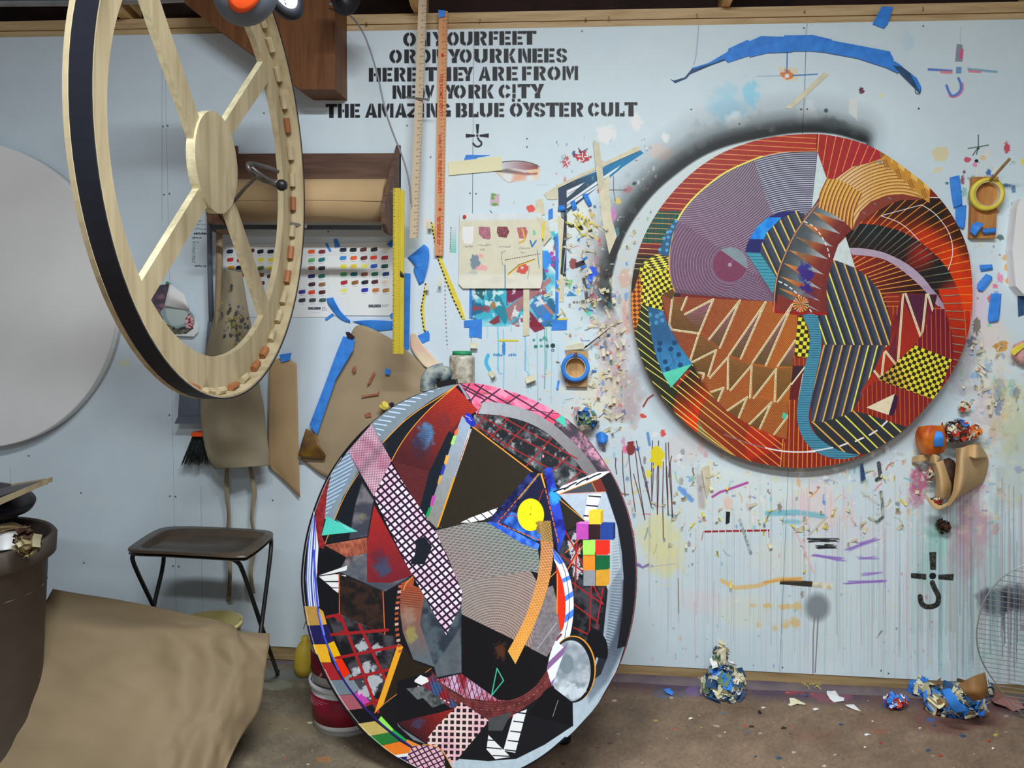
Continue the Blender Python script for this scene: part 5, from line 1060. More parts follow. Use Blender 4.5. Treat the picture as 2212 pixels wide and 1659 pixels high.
    M2 = A((690,865),(1000,818),(1050,900),(1115,1110),(1072,1182),(930,1112),(690,995),(708,930)); c.poly(M2,grad(A((700,900))[0],A((1000,1100))[0],(104,92,88),(122,84,76))); c.pat(M2,rings(A((850,1150))[0],5.6,1.9,s),(158,156,150),.85); c.pat(M2,stripes((0,0),1.25,3.4,1.1,s),(150,148,144),.6)
    c.poly(A((1050,900),(1095,880),(1150,1080),(1110,1110),(1070,1185),(1000,1150)),mottled((90,84,90),(116,108,112),.2)); c.pat(A((1050,900),(1095,880),(1150,1080),(1110,1110),(1070,1185),(1000,1150)),either(stripes((0,0),.3,3,.8,s),stripes((0,0),1.2,3.4,.8,s)),(130,124,128),.7); c.line(A((1110,1040),(1030,1150)),2,(170,170,176),.7)
    c.poly(A((690,998),(930,1114),(1072,1186),(1062,1255),(1000,1330),(930,1372),(860,1372),(700,1262)),(16,15,18)); c.blot(A((870,1160))[0],16,(104,56,28),.6,7,9,1.5,.6)
    OB = cr(A((1036,604),(1084,604),(1097,690),(1094,780),(1076,880),(1040,990),(990,1105),(936,1216)),4) + cr(A((903,1160),(960,1055),(1005,940),(1034,820),(1044,720)),4); c.poly(OB,grad(A((1050,700))[0],A((940,1160))[0],(150,92,62),(222,142,40))); c.pat(OB,either(stripes((0,0),1.05,5.6,1.1,s),stripes((0,0),-.12,5.6,1.1,s)),(222,180,110),.8)
    c.pat(OB,stripes((0,0),1.55,5.0,1,s),(170,120,100),.5)
    # pale dashed lane across
    for x0,x1 in ((0,1),):
        LN = A((700,612),(740,592),(860,548),(852,575),(800,600),(740,612)); c.poly(LN,(222,222,232)); c.pat(LN,stripes(A((700,612))[0],.75,15,2,s),(40,40,50))
    # blue triangle
    c.poly(A((1040,395),(1165,715),(815,608)),(24,26,52)); c.poly(A((868,606),(900,560),(1040,600),(1075,690),(1020,690)),mottled((28,62,150),(60,120,205),.08),.95,3)
    c.poly(A((1000,394),(1045,408),(870,628),(812,612)),mottled((18,22,58),(40,52,112),.08)); c.poly(A((1058,380),(1090,374),(1166,710),(1118,738)),mottled((24,32,120),(40,66,180),.06)); c.blot(A((1103,500))[0],14,(50,160,226),.9,3,7,1.4,.4)
    c.poly(A((812,608),(860,612),(1040,704),(1032,728),(960,700)),mottled((36,76,180),(70,120,205),.1))
    ST = (196,92,44); c.line(A((1038,402),(858,614),(1070,700)),2.4,ST,1,None,(11,8)); c.line(A((1048,402),(1120,700)),2.6,ST,1,None,(12,9)); c.line(A((1035,405),(950,510)),4,(190,150,60),.8,None,(3,2)); c.line(A((1045,405),(1062,460)),3,(214,160,50)); c.line(A((870,590),(930,580),(1000,640)),1.4,(150,40,40)); c.line(A((1055,470),(1035,520)),1.6,(160,50,40))
    c.disc(A((1001,578))[0],28.8,35,(222,208,24)); c.disc(A((1036,640))[0],6,9,(110,90,60)); c.disc(A((1000,576))[0],1.5,1.5,(60,110,40)); c.line(A((1002,540),(1002,556)),1.2,(150,140,30)); 
    c.poly(A((1020,612),(1036,604),(1086,604),(1096,700),(1044,690),(1040,640)),(124,96,60),.85); c.pat(A((1036,604),(1086,604),(1096,700),(1044,690)),either(stripes((0,0),1.05,5,1,s),stripes((0,0),-.5,5,1,s)),(206,160,60),.8)
    # white ladder to the right edge
    LD = A((1110,480),(1135,455),(1285,396),(1342,392),(1300,420),(1120,492)); c.poly(LD,(224,224,234))
    for p,q in (((1100,480),(1160,462)),((1145,470),(1195,440)),((1195,450),(1245,422)),((1240,430),(1300,402))): c.line(A(p,((p[0] + q[0]) / 2,(p[1] + q[1]) / 2 - 2),q),3.0,(28,28,36))
    c.poly(A((1120,492),(1290,424),(1300,480),(1120,488)),(60,64,72)); c.poly(A((1262,440),(1300,424),(1325,478),(1290,482),(1275,470)),(104,34,28)); c.line(A((1120,490),(1292,424)),1.6,OR); c.line(A((1120,490),(1320,480)),1.6,(190,120,100)); c.line(A((1262,440),(1282,482)),1.2,OR)
    c.poly(A((1245,492),(1302,488),(1268,600),(1228,600)),(224,224,232)); 
    for y in (498,538,582): c.line(A((1224 + (600 - y) * .25,y),(1300 - (y - 490) * .3,y + 4)),3,(24,24,36))
    # arcs right of centre
    c.poly(cr(A((1108,742),(1136,800),(1150,880),(1153,980),(1140,1095),(1118,1020),(1112,880)),3),(200,44,18)); c.line(A((1110,820),(1070,860)),1.6,OR); c.line(A((1115,830),(1113,1000)),2,OR)
    RGD = A((1150,660),(1200,632),(1222,640),(1228,888),(1320,885),(1310,1000),(1275,1135),(1185,1095),(1184,950),(1168,840),(1118,745)); c.poly(RGD,mottled((18,18,22),(54,54,60),.07,4))
    for x,y,r,q in ((1190,760,14,2),(1200,820,12,1.5),(1175,700,10,1),(1190,670,8,1.6),(1170,720,8,1)): c.blot(A((x,y))[0],r * .8,(190,194,200),.8,x,2,q,.9,.2)
    for p,q in (((1150,650),(1310,960)),((1130,750),(1300,880)),((1180,870),(1310,960)),((1185,960),(1280,1030)),((1200,640),(1190,900)),((1215,700),(1150,830)),((1260,885),(1250,1120)),((1310,890),(1270,1130)),((1185,1060),(1250,1090))): c.line(A(p,q),3.0,(146,28,32))
    for p,q in (((1140,840),(1230,700)),((1150,740),(1250,640))): c.line(A(p,q),1.8,(206,112,40))
    BA = cr(A((1095,722),(1128,758),(1160,820),(1180,900),(1184,990),(1172,1080),(1150,1150),(1120,1230),(1092,1312)),4); BI = cr(A((1068,1250),(1085,1170),(1115,1100),(1140,1060),(1150,980),(1144,900),(1126,830),(1100,770)),4); c.poly(BA + BI,(206,214,228))
    for p,q,wd,col in [((1092,735),(1128,775),14,(70,110,215)),((1138,860),(1180,840),9,(70,120,215)),((1144,940),(1188,910),10,(60,110,215)),((1140,1030),(1190,990),12,(60,110,215)),((1060,1230),(1180,1110),13,(120,84,130)),((1080,1310),(1150,1230),12,(120,90,160)),((1060,1170),(1130,1090),5,(110,40,60))]: c.line(A(p,q),wd,col,.95,None,None,BA + BI)
    c.line(cr(A((1098,730),(1140,800),(1162,900),(1165,1000),(1150,1080),(1130,1180),(1070,1260)),4),1.1,(20,26,50))
    # black half-moon and silver disc
    c.poly(cr(A((1262,1064),(1300,1080),(1328,1130),(1326,1195),(1290,1190),(1250,1160),(1240,1110)),3,True),(14,14,18)); c.poly(A((1290,1190),(1325,1195),(1300,1260),(1260,1290)),(30,32,40))
    c.disc(A((1182,1237))[0],49,72,(206,136,44)); c.disc(A((1180,1240))[0],47,71,(12,14,18)); c.disc(A((1172,1245))[0],43,66,mottled((120,130,138),(176,184,190),.05,3)); c.disc(A((1174,1215))[0],30,50,(128,138,148),.5,14); c.disc(A((1155,1215))[0],15,22,(104,116,124),.9,3); c.blot(A((1180,1330))[0],24,(186,196,204),.7,5,4,.7,.7)
    c.poly(BA[24:] + BI[:8],(206,212,226)); 
    for p,q,wd,col in [((1064,1235),(1176,1125),11,(120,84,130)),((1080,1315),(1150,1235),9,(120,90,160))]: c.line(A(p,q),wd,col,.95,None,None,BA + BI)
    # brown ringed band
    RB = cr(A((575,1242),(640,1310),(720,1360),(830,1376),(940,1362),(1020,1310),(1070,1240)),4) + cr(A((1092,1312),(1040,1380),(950,1440),(850,1456),(750,1446),(660,1400),(605,1340)),4); c.poly(RB,mottled((84,36,38),(112,52,50),.1)); c.pat(RB,rings(A((835,1090))[0],5.2,1.0,s),(60,24,30),.8); c.line(cr(A((590,1290),(700,1385),(840,1412),(980,1370),(1085,1270)),4),1.0,(200,180,180),.7,None,(12,3))
    HT = A((600,1282),(705,1256),(860,1368),(905,1372),(830,1376),(720,1360),(640,1310)); c.poly(HT,mottled((140,36,44),(190,150,180),.05,4)); c.pat(HT,either(stripes((0,0),1.3,9,1.4,s),stripes((0,0),-1.2,12,1.2,s)),(26,18,34),.9)
    c.poly(A((430,1290),(560,1250),(660,1400),(680,1410),(430,1470),(430,1400)),(18,18,22)); HT2 = A((520,1295),(580,1262),(690,1395),(660,1405)); c.poly(HT2,mottled((50,80,120),(130,30,40),.05,6)); c.pat(HT2,stripes((0,0),1.2,7,1.2,s),(20,18,30),.8); c.line(A((520,1310),(590,1350),(660,1385)),2.4,(214,204,204),1,None,(9,5))
    c.poly(A((505,1285),(530,1262),(560,1275),(566,1290),(535,1306),(505,1292)),(222,222,230)); c.poly(A((470,1320),(540,1310),(640,1380),(560,1410),(530,1380)),mottled((50,54,56),(96,100,100),.1))
    # slate shapes left of centre
    SL = A((447,872),(500,845),(545,925),(530,1040),(590,1228),(500,1196),(455,1080),(442,980)); c.poly(SL,grad(A((490,880))[0],A((480,1190))[0],(150,70,44),(84,92,100))); c.blot(A((490,1090))[0],14,(150,146,70),.6,3,6,1.4,.5); c.blot(A((480,1010))[0],20,(140,124,108),.6,5,10,1.2,.3); c.pat(A((447,872),(540,900),(535,985),(445,960)),stripes((0,0),.12,5,1,s),(60,26,22),.8)
    c.poly(A((505,850),(560,905),(500,880)),(16,16,18)); c.poly(A((545,925),(640,1090),(705,960),(706,1252),(600,1272),(590,1228),(530,1050)),mottled((40,48,58),(70,80,88),.05)); c.poly(A((590,1228),(700,1060),(704,1250),(600,1272)),(88,94,98),.7,3)
    for k in range(13):
        y = 880 + k * 23; x = 436 - 16 * math.sin(k / 12 * pi); c.poly(A((x,y),(x + 16,y - 3),(x + 16,y + 9),(x,y + 12)),[(166,84,50),(190,150,140),(150,70,44)][k % 3]); 
    c.line(cr(A((502,838),(470,870),(458,900)),4),2,OR)
    # pink check bands
    CB = h1((640,383),(812,692),(662,1002),(440,612)); c.poly(CB,mottled((196,140,160),(220,186,198),.03,2)); c.pat(CB,either(stripes((0,0),.06,3.6,1.0,s),stripes((0,0),1.5,3.6,1.0,s)),(92,44,70),.85); c.line(h1((740,560),(540,800)),14,(70,60,70),.35,12)
    BBd = A((402,356),(600,660),(708,905),(705,960),(640,1092),(470,790),(330,500)); c.poly(BBd,(38,24,44)); 
    def sq(X,Y):
        a1,a2 = .85,-.68; per = 12.6; wd = 8.6
        r1 = ((X * -math.sin(a1) + Y * math.cos(a1)) % per); r2 = ((X * -math.sin(a2) + Y * math.cos(a2)) % per)
        return np.clip((wd / 2 - np.abs(r1 - per / 2)) * s + .5,0,1) * np.clip((wd / 2 - np.abs(r2 - per / 2)) * s + .5,0,1)
    c.pat(BBd,sq,mottled((214,180,196),(224,206,214),.05,3)); c.poly(A((510,690),(545,672),(580,715),(560,760),(545,790),(485,790),(510,740)),(24,28,36))
    # cubes
    for pl_,col in [(((1070,1125),(1105,1107),(1196,1110),(1196,1226),(1172,1236),(1070,1236)),(222,182,48)),(((1172,1130),(1196,1112),(1196,1226),(1172,1236)),(176,140,40)),(((965,1226),(1000,1212),(1076,1212),(1070,1365),(965,1365)),(166,66,156)),(((965,1226),(1000,1212),(1076,1212),(1070,1235)),(190,110,180)),(((1070,1236),(1170,1236),(1170,1367),(1070,1367)),(42,18,24)),(((1170,1240),(1195,1217),(1298,1220),(1298,1352),(1280,1368),(1170,1368)),(30,58,130)),(((1278,1240),(1298,1220),(1298,1352),(1280,1368)),(22,40,90)),(((1022,1370),(1124,1370),(1124,1497),(1022,1497)),(148,216,84)),(((1128,1370),(1252,1370),(1252,1480),(1228,1497),(1128,1497)),(196,38,22)),(((1024,1500),(1126,1500),(1126,1630),(1024,1630)),(230,122,36)),(((1130,1500),(1252,1500),(1252,1608),(1228,1630),(1130,1630)),(14,84,46))]: c.poly(h2(*pl_),col)
    c.poly(A((1226,815),(1277,815),(1277,882),(1226,882)),(124,130,134)); c.poly(A((1279,815),(1340,810),(1338,870),(1325,882),(1279,882)),(188,136,42))
    # bottom: red mesh, lattice, ladders
    RM = A((430,1466),(680,1405),(640,1450),(600,1490),(560,1556),(480,1500)); c.poly(RM,grad(A((640,1420))[0],A((520,1530))[0],(160,36,30),(70,24,30))); c.blot(A((520,1470))[0],18,(60,80,120),.6,4,6,.7,.6); c.pat(RM,either(stripes((0,0),.5,4.4,.9,s),stripes((0,0),-.3,4.4,.9,s)),(24,16,22),.7); c.poly(A((430,1466),(435,1480),(500,1540),(555,1558),(450,1490)),(104,112,116))
    LT = A((704,1378),(830,1462),(820,1475),(720,1600),(672,1640),(560,1562),(562,1530),(600,1480),(640,1440)); c.poly(LT,mottled((206,160,170),(224,188,180),.03,2))
    def sq2(X,Y):
        per = 13.0; wd = 8.0; r1 = (X * math.cos(.02) + Y * math.sin(.02)) % per; r2 = (-X * math.sin(.02) + Y * math.cos(.02)) % per
        return np.clip((wd / 2 - np.abs(r1 - per / 2)) * s + .5,0,1) * np.clip((wd / 2 - np.abs(r2 - per / 2)) * s + .5,0,1)
    c.pat(LT,sq2,(34,26,34)); LT2 = A((496,1566),(600,1560),(660,1620),(640,1700),(430,1680),(460,1640)); c.poly(LT2,(208,160,172)); c.pat(LT2,either(stripes((0,0),1.0,10.5,2.6,s),stripes((0,0),-.42,10.5,2.6,s)),(40,26,46)); c.line(cr(A((540,1558),(600,1570),(640,1610),(680,1690)),4),2.0,OR); c.poly(A((630,1600),(665,1660),(640,1700)),(26,22,20))
    c.poly(A((690,1620),(820,1462),(900,1455),(1090,1320),(1180,1390),(1180,1480),(1060,1560),(940,1620),(820,1630)),(20,20,24)); c.poly(A((1060,1330),(1090,1310),(1180,1380),(1182,1482),(990,1432)),(14,14,18)); c.poly(A((820,1450),(920,1420),(880,1500),(820,1500)),(64,66,68)); c.line(A((1118,1370),(1095,1440)),1.2,(150,140,140))
    LA = A((927,1432),(985,1408),(935,1595),(884,1585)); c.poly(LA,(214,218,228)); 
    for y in (1420,1458,1500,1540,1580): c.line(A((940 - (y - 1420) * .3,y + 2),(990 - (y - 1420) * .28,y + 8)),2.6,(22,22,30))
    LB = A((820,1518),(915,1612),(850,1622),(812,1580)); c.poly(LB,(214,218,228)); 
    for p,q in (((818,1540),(850,1542)),((812,1572),(875,1578)),((840,1606),(920,1610))): c.line(A(p,q),2.4,(22,22,30))
    c.poly(A((430,1400),(540,1360),(600,1420),(430,1466)),(18,18,22)); c.line(A((857,1234),(834,1350),(885,1286),(857,1234)),2.4,(60,170,140))
    # rim lines
    c.line(P2_OUT[76:] + P2_OUT[:2],3.2,(18,18,22)); c.line([(x + 5,y) for x,y in P2_OUT[76:140]],1.4,(190,184,176),.8); c.line(P2_OUT[64:112],9,(16,16,20)); c.line([(x + 6.5 * math.cos(.3),y - 3) for x,y in P2_OUT[80:110]],1.4,(200,196,180),.8)
    n = fbm(c.X / 7,c.Y / 7,2,3)[...,None]; c.img *= .95 + .1 * n
paint_two()
M_p2 = painted('abstract_painting_dark',C2.image('painting_dark'),0.35,0.12)
m = bpy.data.materials.new('pink_edge'); m.use_nodes = True; nt = m.node_tree; b = nt.nodes['Principled BSDF']
ck = nt.nodes.new('ShaderNodeTexChecker'); ck.inputs['Scale'].default_value = 70; ck.inputs['Color1'].default_value = (*alb((196,70,86)),1); ck.inputs['Color2'].default_value = (*alb((34,22,34)),1)
tc = nt.nodes.new('ShaderNodeTexCoord'); nt.links.new(tc.outputs['Object'],ck.inputs[0]); nt.links.new(ck.outputs[0],b.inputs['Base Color'])
M_pinkedge = m
t2 = empty('oval_painting',o2,'large oval abstract painting of dark geometric shapes leaning in front of the wall','painting')
slab('canvas_face',p2,P2_OUT,.04,M_p2,M_pinkedge,t2,C2)

# ================================================================ OBJECTS: helpers and materials
def bez(rows,nu=5,nv=5):
    rr = [cr(r,nu) for r in rows]; m = len(rr[0])
    cols_ = [cr([r[i] for r in rr],nv) for i in range(m)]
    return [[cols_[i][j] for i in range(m)] for j in range(len(cols_[0]))]
def loft(name,rows,m,parent=None,nu=5,nv=5,thick=.0012,wr=0.0,ws=9.0,seed=0,mode='off',extra=None,smooth=True):
    """a bent sheet through rows of (px, py, distance in front of the wall); real thickness"""
    G = bez(rows,nu,nv); bm = new(); F_,B_ = [],[]
    for j,r in enumerate(G):
        fr,br = [],[]
        for i,(x,y,o) in enumerate(r):
            d = o if mode == 'off' else D - o
            if wr: d += wr * (float(fbm(np.array(i * ws / len(r) + .01),np.array(j * ws / len(G) + .01),seed)) - .5) * 2
            p = P(x,y,D - d); fr.append(bm.verts.new(p)); br.append(bm.verts.new(P(x,y,D - d + thick)))
        F_.append(fr); B_.append(br)
    a,b = len(G),len(G[0])
    for j in range(a - 1):
        for i in range(b - 1):
            bm.faces.new([F_[j][i],F_[j][i + 1],F_[j + 1][i + 1],F_[j + 1][i]]); bm.faces.new([B_[j][i],B_[j + 1][i],B_[j + 1][i + 1],B_[j][i + 1]])
    for j in range(a - 1):
        for q in (0,b - 1): bm.faces.new([F_[j][q],F_[j + 1][q],B_[j + 1][q],B_[j][q]])
    for i in range(b - 1):
        for q in (0,a - 1): bm.faces.new([F_[q][i],B_[q][i],B_[q][i + 1],F_[q][i + 1]])
    return obj(name,bm,m,parent,smooth)
RND = random.Random(77)
def patch(name,pts,m,off=.0015,thick=.0006,parent=None,label=None,cat=None,group=None,lift=0.0):
    """a torn piece of tape or paper lying on the wall"""
    bm = new(); n = len(pts); fr = []
    for i,(x,y) in enumerate(pts):
        l = lift * (1 if i in (0,n - 1) else (.25 if i in (1,n - 2) else 0)); fr.append(W(x,y,off + l))
    prism(bm,fr,(0,thick * .9,0)); o = obj(name,bm,m,parent)
    if cat: tag(o,label,cat,group)
    return o
def strip(x0,y0,x1,y1,w):
    dx,dy = x1 - x0,y1 - y0; L = math.hypot(dx,dy); nx,ny = -dy / L * w / 2,dx / L * w / 2
    return [(x0 + nx,y0 + ny),(x0 - nx,y0 - ny),(x0 - nx * .9 + 1,y0 - ny * .9),(x1 - nx,y1 - ny),(x1 + nx * .9,y1 + ny * .9)][:2] + [(x1 - nx,y1 - ny),(x1 + nx,y1 + ny)]
def curl(name,x,y,w,h,ang,m,parent=None,turn=1.0,off=.002):
    """a short strip of tape peeling away from the wall"""
    bm = new(); n = 6; co,si = math.cos(ang),math.sin(ang); L = []
    for i in range(n + 1):
        t = i / n; a = turn * t; s_ = h * (math.sin(a) / max(turn,.01) if turn > .01 else t); o = off + h / 560 * (1 - math.cos(a)) / max(turn,.01)
        row = []
        for q in (-.5,.5):
            X,Y = x + co * s_ - si * w * q,y + si * s_ + co * w * q
            row.append((bm.verts.new(W(X,Y,o)),bm.verts.new(W(X,Y,o + .0007))))
        L.append(row)
    for i in range(n):
        (a,a2),(b,b2) = L[i]; (c,c2),(d,d2) = L[i + 1]
        for f in ((a2,b2,d2,c2),(a,c,d,b),(a,a2,c2,c),(b,d,d2,b2)): bm.faces.new(f)
    bm.faces.new((L[0][0][0],L[0][1][0],L[0][1][1],L[0][0][1])); bm.faces.new((L[n][0][0],L[n][0][1],L[n][1][1],L[n][1][0]))
    return obj(name,bm,m,parent)
def copy_tree(o,parent=None):
    c_ = o.copy(); COL.objects.link(c_)
    if parent is not None: c_.parent = parent
    for ch in list(o.children): copy_tree(ch,c_)
    return c_
M = dict(
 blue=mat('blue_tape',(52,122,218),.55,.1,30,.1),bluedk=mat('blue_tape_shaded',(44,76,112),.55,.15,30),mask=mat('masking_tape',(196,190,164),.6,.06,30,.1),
 maskp=mat('masking_tape_pink',(212,150,148),.6,.2,30),yel=mat('yellow_tape',(212,190,70),.5,.08,30),chk=mat('hazard_tape',(216,176,60),.5,.3,60),
 kraft=mat('kraft_paper',(146,128,102),.75,.05,5,.25,bscale=22),bagk=mat('bag_kraft',(182,152,108),.7,.06,6,.2),kraft2=mat('kraft_paper_warm',(164,138,102),.72,.06,4,.15,bscale=12),kraft3=mat('kraft_paper_grey',(136,120,94),.8,.08,6,.3,bscale=40),
 white=mat('white_paper',(214,216,218),.6,.02,6),primed=mat('primed_canvas',(214,222,230),.8,.02,4,.1,bscale=200),primedside=mat('primed_side',(172,172,170),.8,.03),
 black=mat('black_rubber',(24,26,34),.5,.1),blackm=mat('black_metal',(26,26,28),.4,.1),steel=mat('steel',(150,152,154),.35,.1,10,metal=.8),darksteel=mat('dark_steel',(88,84,84),.4,.2,20,metal=.6),
 brown=wood('stained_board',(104,66,38),(82,50,28),2),walnut=wood('walnut',(98,72,58),(70,50,42),0),ply=wood('birch_ply',(158,145,116),(134,120,92),2,3.5),plyedge=mat('ply_edge',(192,182,148),.6,.1,60,stretch=(1,1,1)),
 fir=wood('fir',(136,86,52),(110,68,40),2),grey=mat('grey_plastic',(84,92,104),.5,.06),orange=mat('orange_plastic',(226,74,28),.45,.05),green=mat('green_lid',(36,128,82),.45,.12,20),
 scale1=wood('beech',(178,160,136),(160,142,118),2,2),scale2=wood('red_beech',(196,142,100),(178,122,84),2,2),print=mat('red_print',(186,62,34),.6,.1),ink=mat('black_ink',(30,30,34),.6,.1),yelp=mat('yellow_plastic',(176,158,44),.5,.05),
 tray=mat('tray_brown',(68,58,48),.35,.1,10,spec=.6),bin=mat('bin_brown',(74,66,60),.55,.08,6),binin=mat('dark_bag',(34,34,44),.4,.2,12),red=mat('red_label',(130,26,48),.5,.1,12),pale=mat('pale_plastic',(176,164,112),.5,.04),whitep=mat('white_plastic',(190,192,194),.45,.04),yellow2=mat('yellow_jug',(186,160,54),.5,.08),
 pink=mat('pink_paper',(150,104,96),.7,.1,10,.3),redp=mat('red_paper',(176,52,38),.6,.15,14),orangep=mat('orange_paint',(206,118,30),.45,.2,16,col2=(150,40,26)),jar=mat('paint_crusted_jar',(190,190,178),.35,.2,34,.3,col2=(112,100,76)),bluepaint=mat('painted_fitting',(40,66,88),.5,.1,26,.5,col2=(150,156,146)),brownp=mat('dried_paint',(60,38,26),.6,.3,20,.5),cream=mat('cream_card',(216,204,168),.65,.03,6),purp=mat('purple_tape',(40,26,40),.5,.2))

# ---------------------------------------------------------------- round stretcher frame hanging in front
def stretcher():
    k_ = .93; az,ti,A_,B_,ro = 1.5282,.0026,.6021 * k_,.6939 * k_,.0955
    c = np.array([-1.0632 * k_,2.3223 * k_,.4433 * k_ + CAMZ]); n_ = np.array([math.sin(az) * math.cos(ti),-math.cos(az) * math.cos(ti),math.sin(ti)])
    u = np.array([math.cos(az),math.sin(az),0]); w = np.cross(n_,u); w = -w if w[2] < 0 else w
    co,si = math.cos(ro),math.sin(ro); u2,w2 = co * u + si * w,-si * u + co * w
    pl = Plane(c,u2,w2); pl.n = n_
    t = empty('stretcher_frame',c,'oval wooden stretcher frame with black banded rim hanging in front of the wall','frame')
    N = 96
    def ell(a,b,z,cx=0,cy=0): return [pl.at(cx + a * math.cos(2 * math.pi * k / N),cy + b * math.sin(2 * math.pi * k / N),z) for k in range(N)]
    def loop(name,rows,m,par,sm=True):
        bm = new(); V = [[bm.verts.new(p) for p in r] for r in rows]; R_ = len(V)
        for i in range(R_):
            for k in range(N): bm.faces.new([V[i][k],V[i][(k + 1) % N],V[(i + 1) % R_][(k + 1) % N],V[(i + 1) % R_][k]])
        return obj(name,bm,m,par,sm)
    loop('hoop',[ell(A_ - .007,B_ - .007,0),ell(A_ - .001,B_ - .001,0),ell(A_ - .001,B_ - .001,-.05),ell(A_ - .007,B_ - .007,-.05)],M['ply'],t,False)
    loop('black_band',[ell(A_ - .001,B_ - .001,.002),ell(A_ + .003,B_ + .003,.002),ell(A_ + .003,B_ + .003,-.049),ell(A_ - .001,B_ - .001,-.049)],M['black'],t,False)
    loop('ring',[ell(A_ - .007,B_ - .007,-.042),ell(A_ + .004,B_ + .004,-.0495),ell(A_ + .004,B_ + .004,-.062),ell(.502 * k_,.574 * k_,-.062,.02),ell(.502 * k_,.574 * k_,-.042,.02)],M['ply'],t,False)
    H = [pl.at(.030 + .119 * math.cos(k / 40 * 2 * math.pi),.004 + .138 * math.sin(k / 40 * 2 * math.pi),-.036) for k in range(40)]
    bm = new(); prism(bm,H,Vector(-n_ * .026),0,1); obj('hub',bm,[M['ply'],M['plyedge']],t)
    for q in [((414,287),(427,243),(314,0),(346,0)),((483,267),(496,300),(567,135),(575,184)),((427,412),(446,449),(304,611),(324,652)),((491,452),(506,429),(567,675),(579,648))]:
        a,b,c_,d = [pl.uv(*p,-.042) for p in q]
        ext = lambda p,r,k0,k1: ((p[0] + (r[0] - p[0]) * k0,p[1] + (r[1] - p[1]) * k0),(p[0] + (r[0] - p[0]) * k1,p[1] + (r[1] - p[1]) * k1))
        big = q[2][1] == 0; k1 = 1.35 if big else 1.06
        e0,e1 = ext(a,c_,-.25,k1); f0,f1 = ext(b,d,-.25,k1)
        bm = new(); prism(bm,[pl.at(*e0,-.0425),pl.at(*e1,-.0425),pl.at(*f1,-.0425),pl.at(*f0,-.0425)],Vector(-n_ * .019),0,1); obj('spoke',bm,[M['ply'],M['plyedge']],t)
    rr = random.Random(3); K = 46
    for k in range(K):
        a = 2 * math.pi * k / K + rr.uniform(-.012,.012); da = .036
        bm = new(); pts = [pl.at((A_ - .0175) * math.cos(a + s_),(B_ - .0175) * math.sin(a + s_),-.0325) for s_ in (-da,0,da)]
        tube(bm,pts,.0105,8); obj('glue_block',bm,M['fir'] if rr.random() < .2 else M['ply'],t)
    bm = new(); tube(bm,[pl.at(.515,-.15,-.035),pl.at(.556,-.16,.004)],.006,8); obj('clamp_screw',bm,M['steel'],t)
    top = pl.at(0,B_,-.03); bm = new(); tube(bm,[top + Vector((0,0,-.005)),top + Vector((0,0,.03)),Vector((top.x,top.y,3.299))],.004,8); obj('hanging_wire',bm,M['steel'],t)
stretcher()

# ---------------------------------------------------------------- hung high: gusset, ear defenders, lamp, cord
g = T(0,0,2.962); bm = new()
GP = g((1180,20),(1300,118),(1640,365),(1880,545),(1922,572),(2146,572),(2140,-140),(1180,-140))
prism(bm,[W(x,y,.15) for x,y in GP],(0,.148,0)); tag(obj('gusset_bracket',bm,M['brown']),'dark brown wooden bracket with slanted lower edge high on the wall','bracket')
def muff():
    c = P(528,-22,1.62); t = empty('ear_defenders',c,'grey and orange ear defenders hanging at the top edge beside the stretcher frame','ear defenders')
    ax = (Vector((0,0,CAMZ)) - c).normalized(); ax = Vector((ax.x - .25,ax.y,ax.z)).normalized()
    bm = new(); lathe(bm,[(0,.030),(.030,.028),(.052,.018),(.064,0),(.066,-.014),(.062,-.022),(0,-.024)],c,ax,32,sx=1.12,sy=.95); obj('cup',bm,M['grey'],t,True)
    bm = new(); lathe(bm,[(0,.0345),(.026,.033),(.036,.0295),(.036,.026),(0,.026)],c + Vector((.008,0,-.006)),ax,28,sx=1.15,sy=.8); obj('cup_badge',bm,M['orange'],t,True)
    c2 = P(612,-12,1.72); ax2_ = Vector((-.9,-.5,-.1)).normalized(); ax3 = Vector((.62,-.78,.05)).normalized()
    bm = new(); lathe(bm,[(.030,.008),(.042,.010),(.050,0),(.046,-.02),(0,-.024)],c2,ax3,28,sx=.72,sy=1.1); obj('cup',bm,M['black'],t,True)
    bm = new(); lathe(bm,[(0,.0092),(.031,.009),(.031,.004),(0,.004)],c2,ax3,24,sx=.72,sy=1.1); obj('cup_lining',bm,M['white'],t)
    bm = new(); tube(bm,[c2 + ax3 * .0105 + Vector((-.004,0,-.006)),c2 + ax3 * .0105 + Vector((.004,0,-.010)),c2 + ax3 * .0105 + Vector((-.003,0,-.018)),c2 + ax3 * .0105 + Vector((.003,0,-.024))],.0009,5); obj('size_mark',bm,M['ink'],t)
    bm = new(); tube(bm,cr([tuple(c + Vector((0,0,.04))),tuple(c + Vector((.02,.01,.16))),tuple((c + c2) / 2 + Vector((0,0,.20))),tuple(c2 + Vector((0,0,.15))),tuple(c2 + Vector((0,0,.03)))],6),.006,8); obj('headband',bm,M['black'],t,True)
    bm = new(); q = (c + c2) / 2 + Vector((0,0,.205)); tube(bm,[q,Vector((q.x,q.y,3.299))],.003,6); obj('hanging_cord',bm,M['steel'],t)
muff()
bm = new(); tube(bm,[P(-60,6,3.04),P(160,4,3.04),P(300,0,3.04),P(425,-5,3.04)],.016,12); tag(obj('conduit',bm,M['steel']),'grey metal conduit running under the roof at the top left','pipe')
bm = new(); c = P(735,-12,2.75); lathe(bm,[(.02,.05),(.03,.03),(.055,-.03),(.060,-.034),(.056,-.036),(.02,0)],c,Vector((.5,-.3,-.3)) * -1,24); o = obj('clamp_lamp',bm,M['blackm'],None,True); tag(o,'black clip-on lamp shade at the top edge beside the brown bracket','lamp')
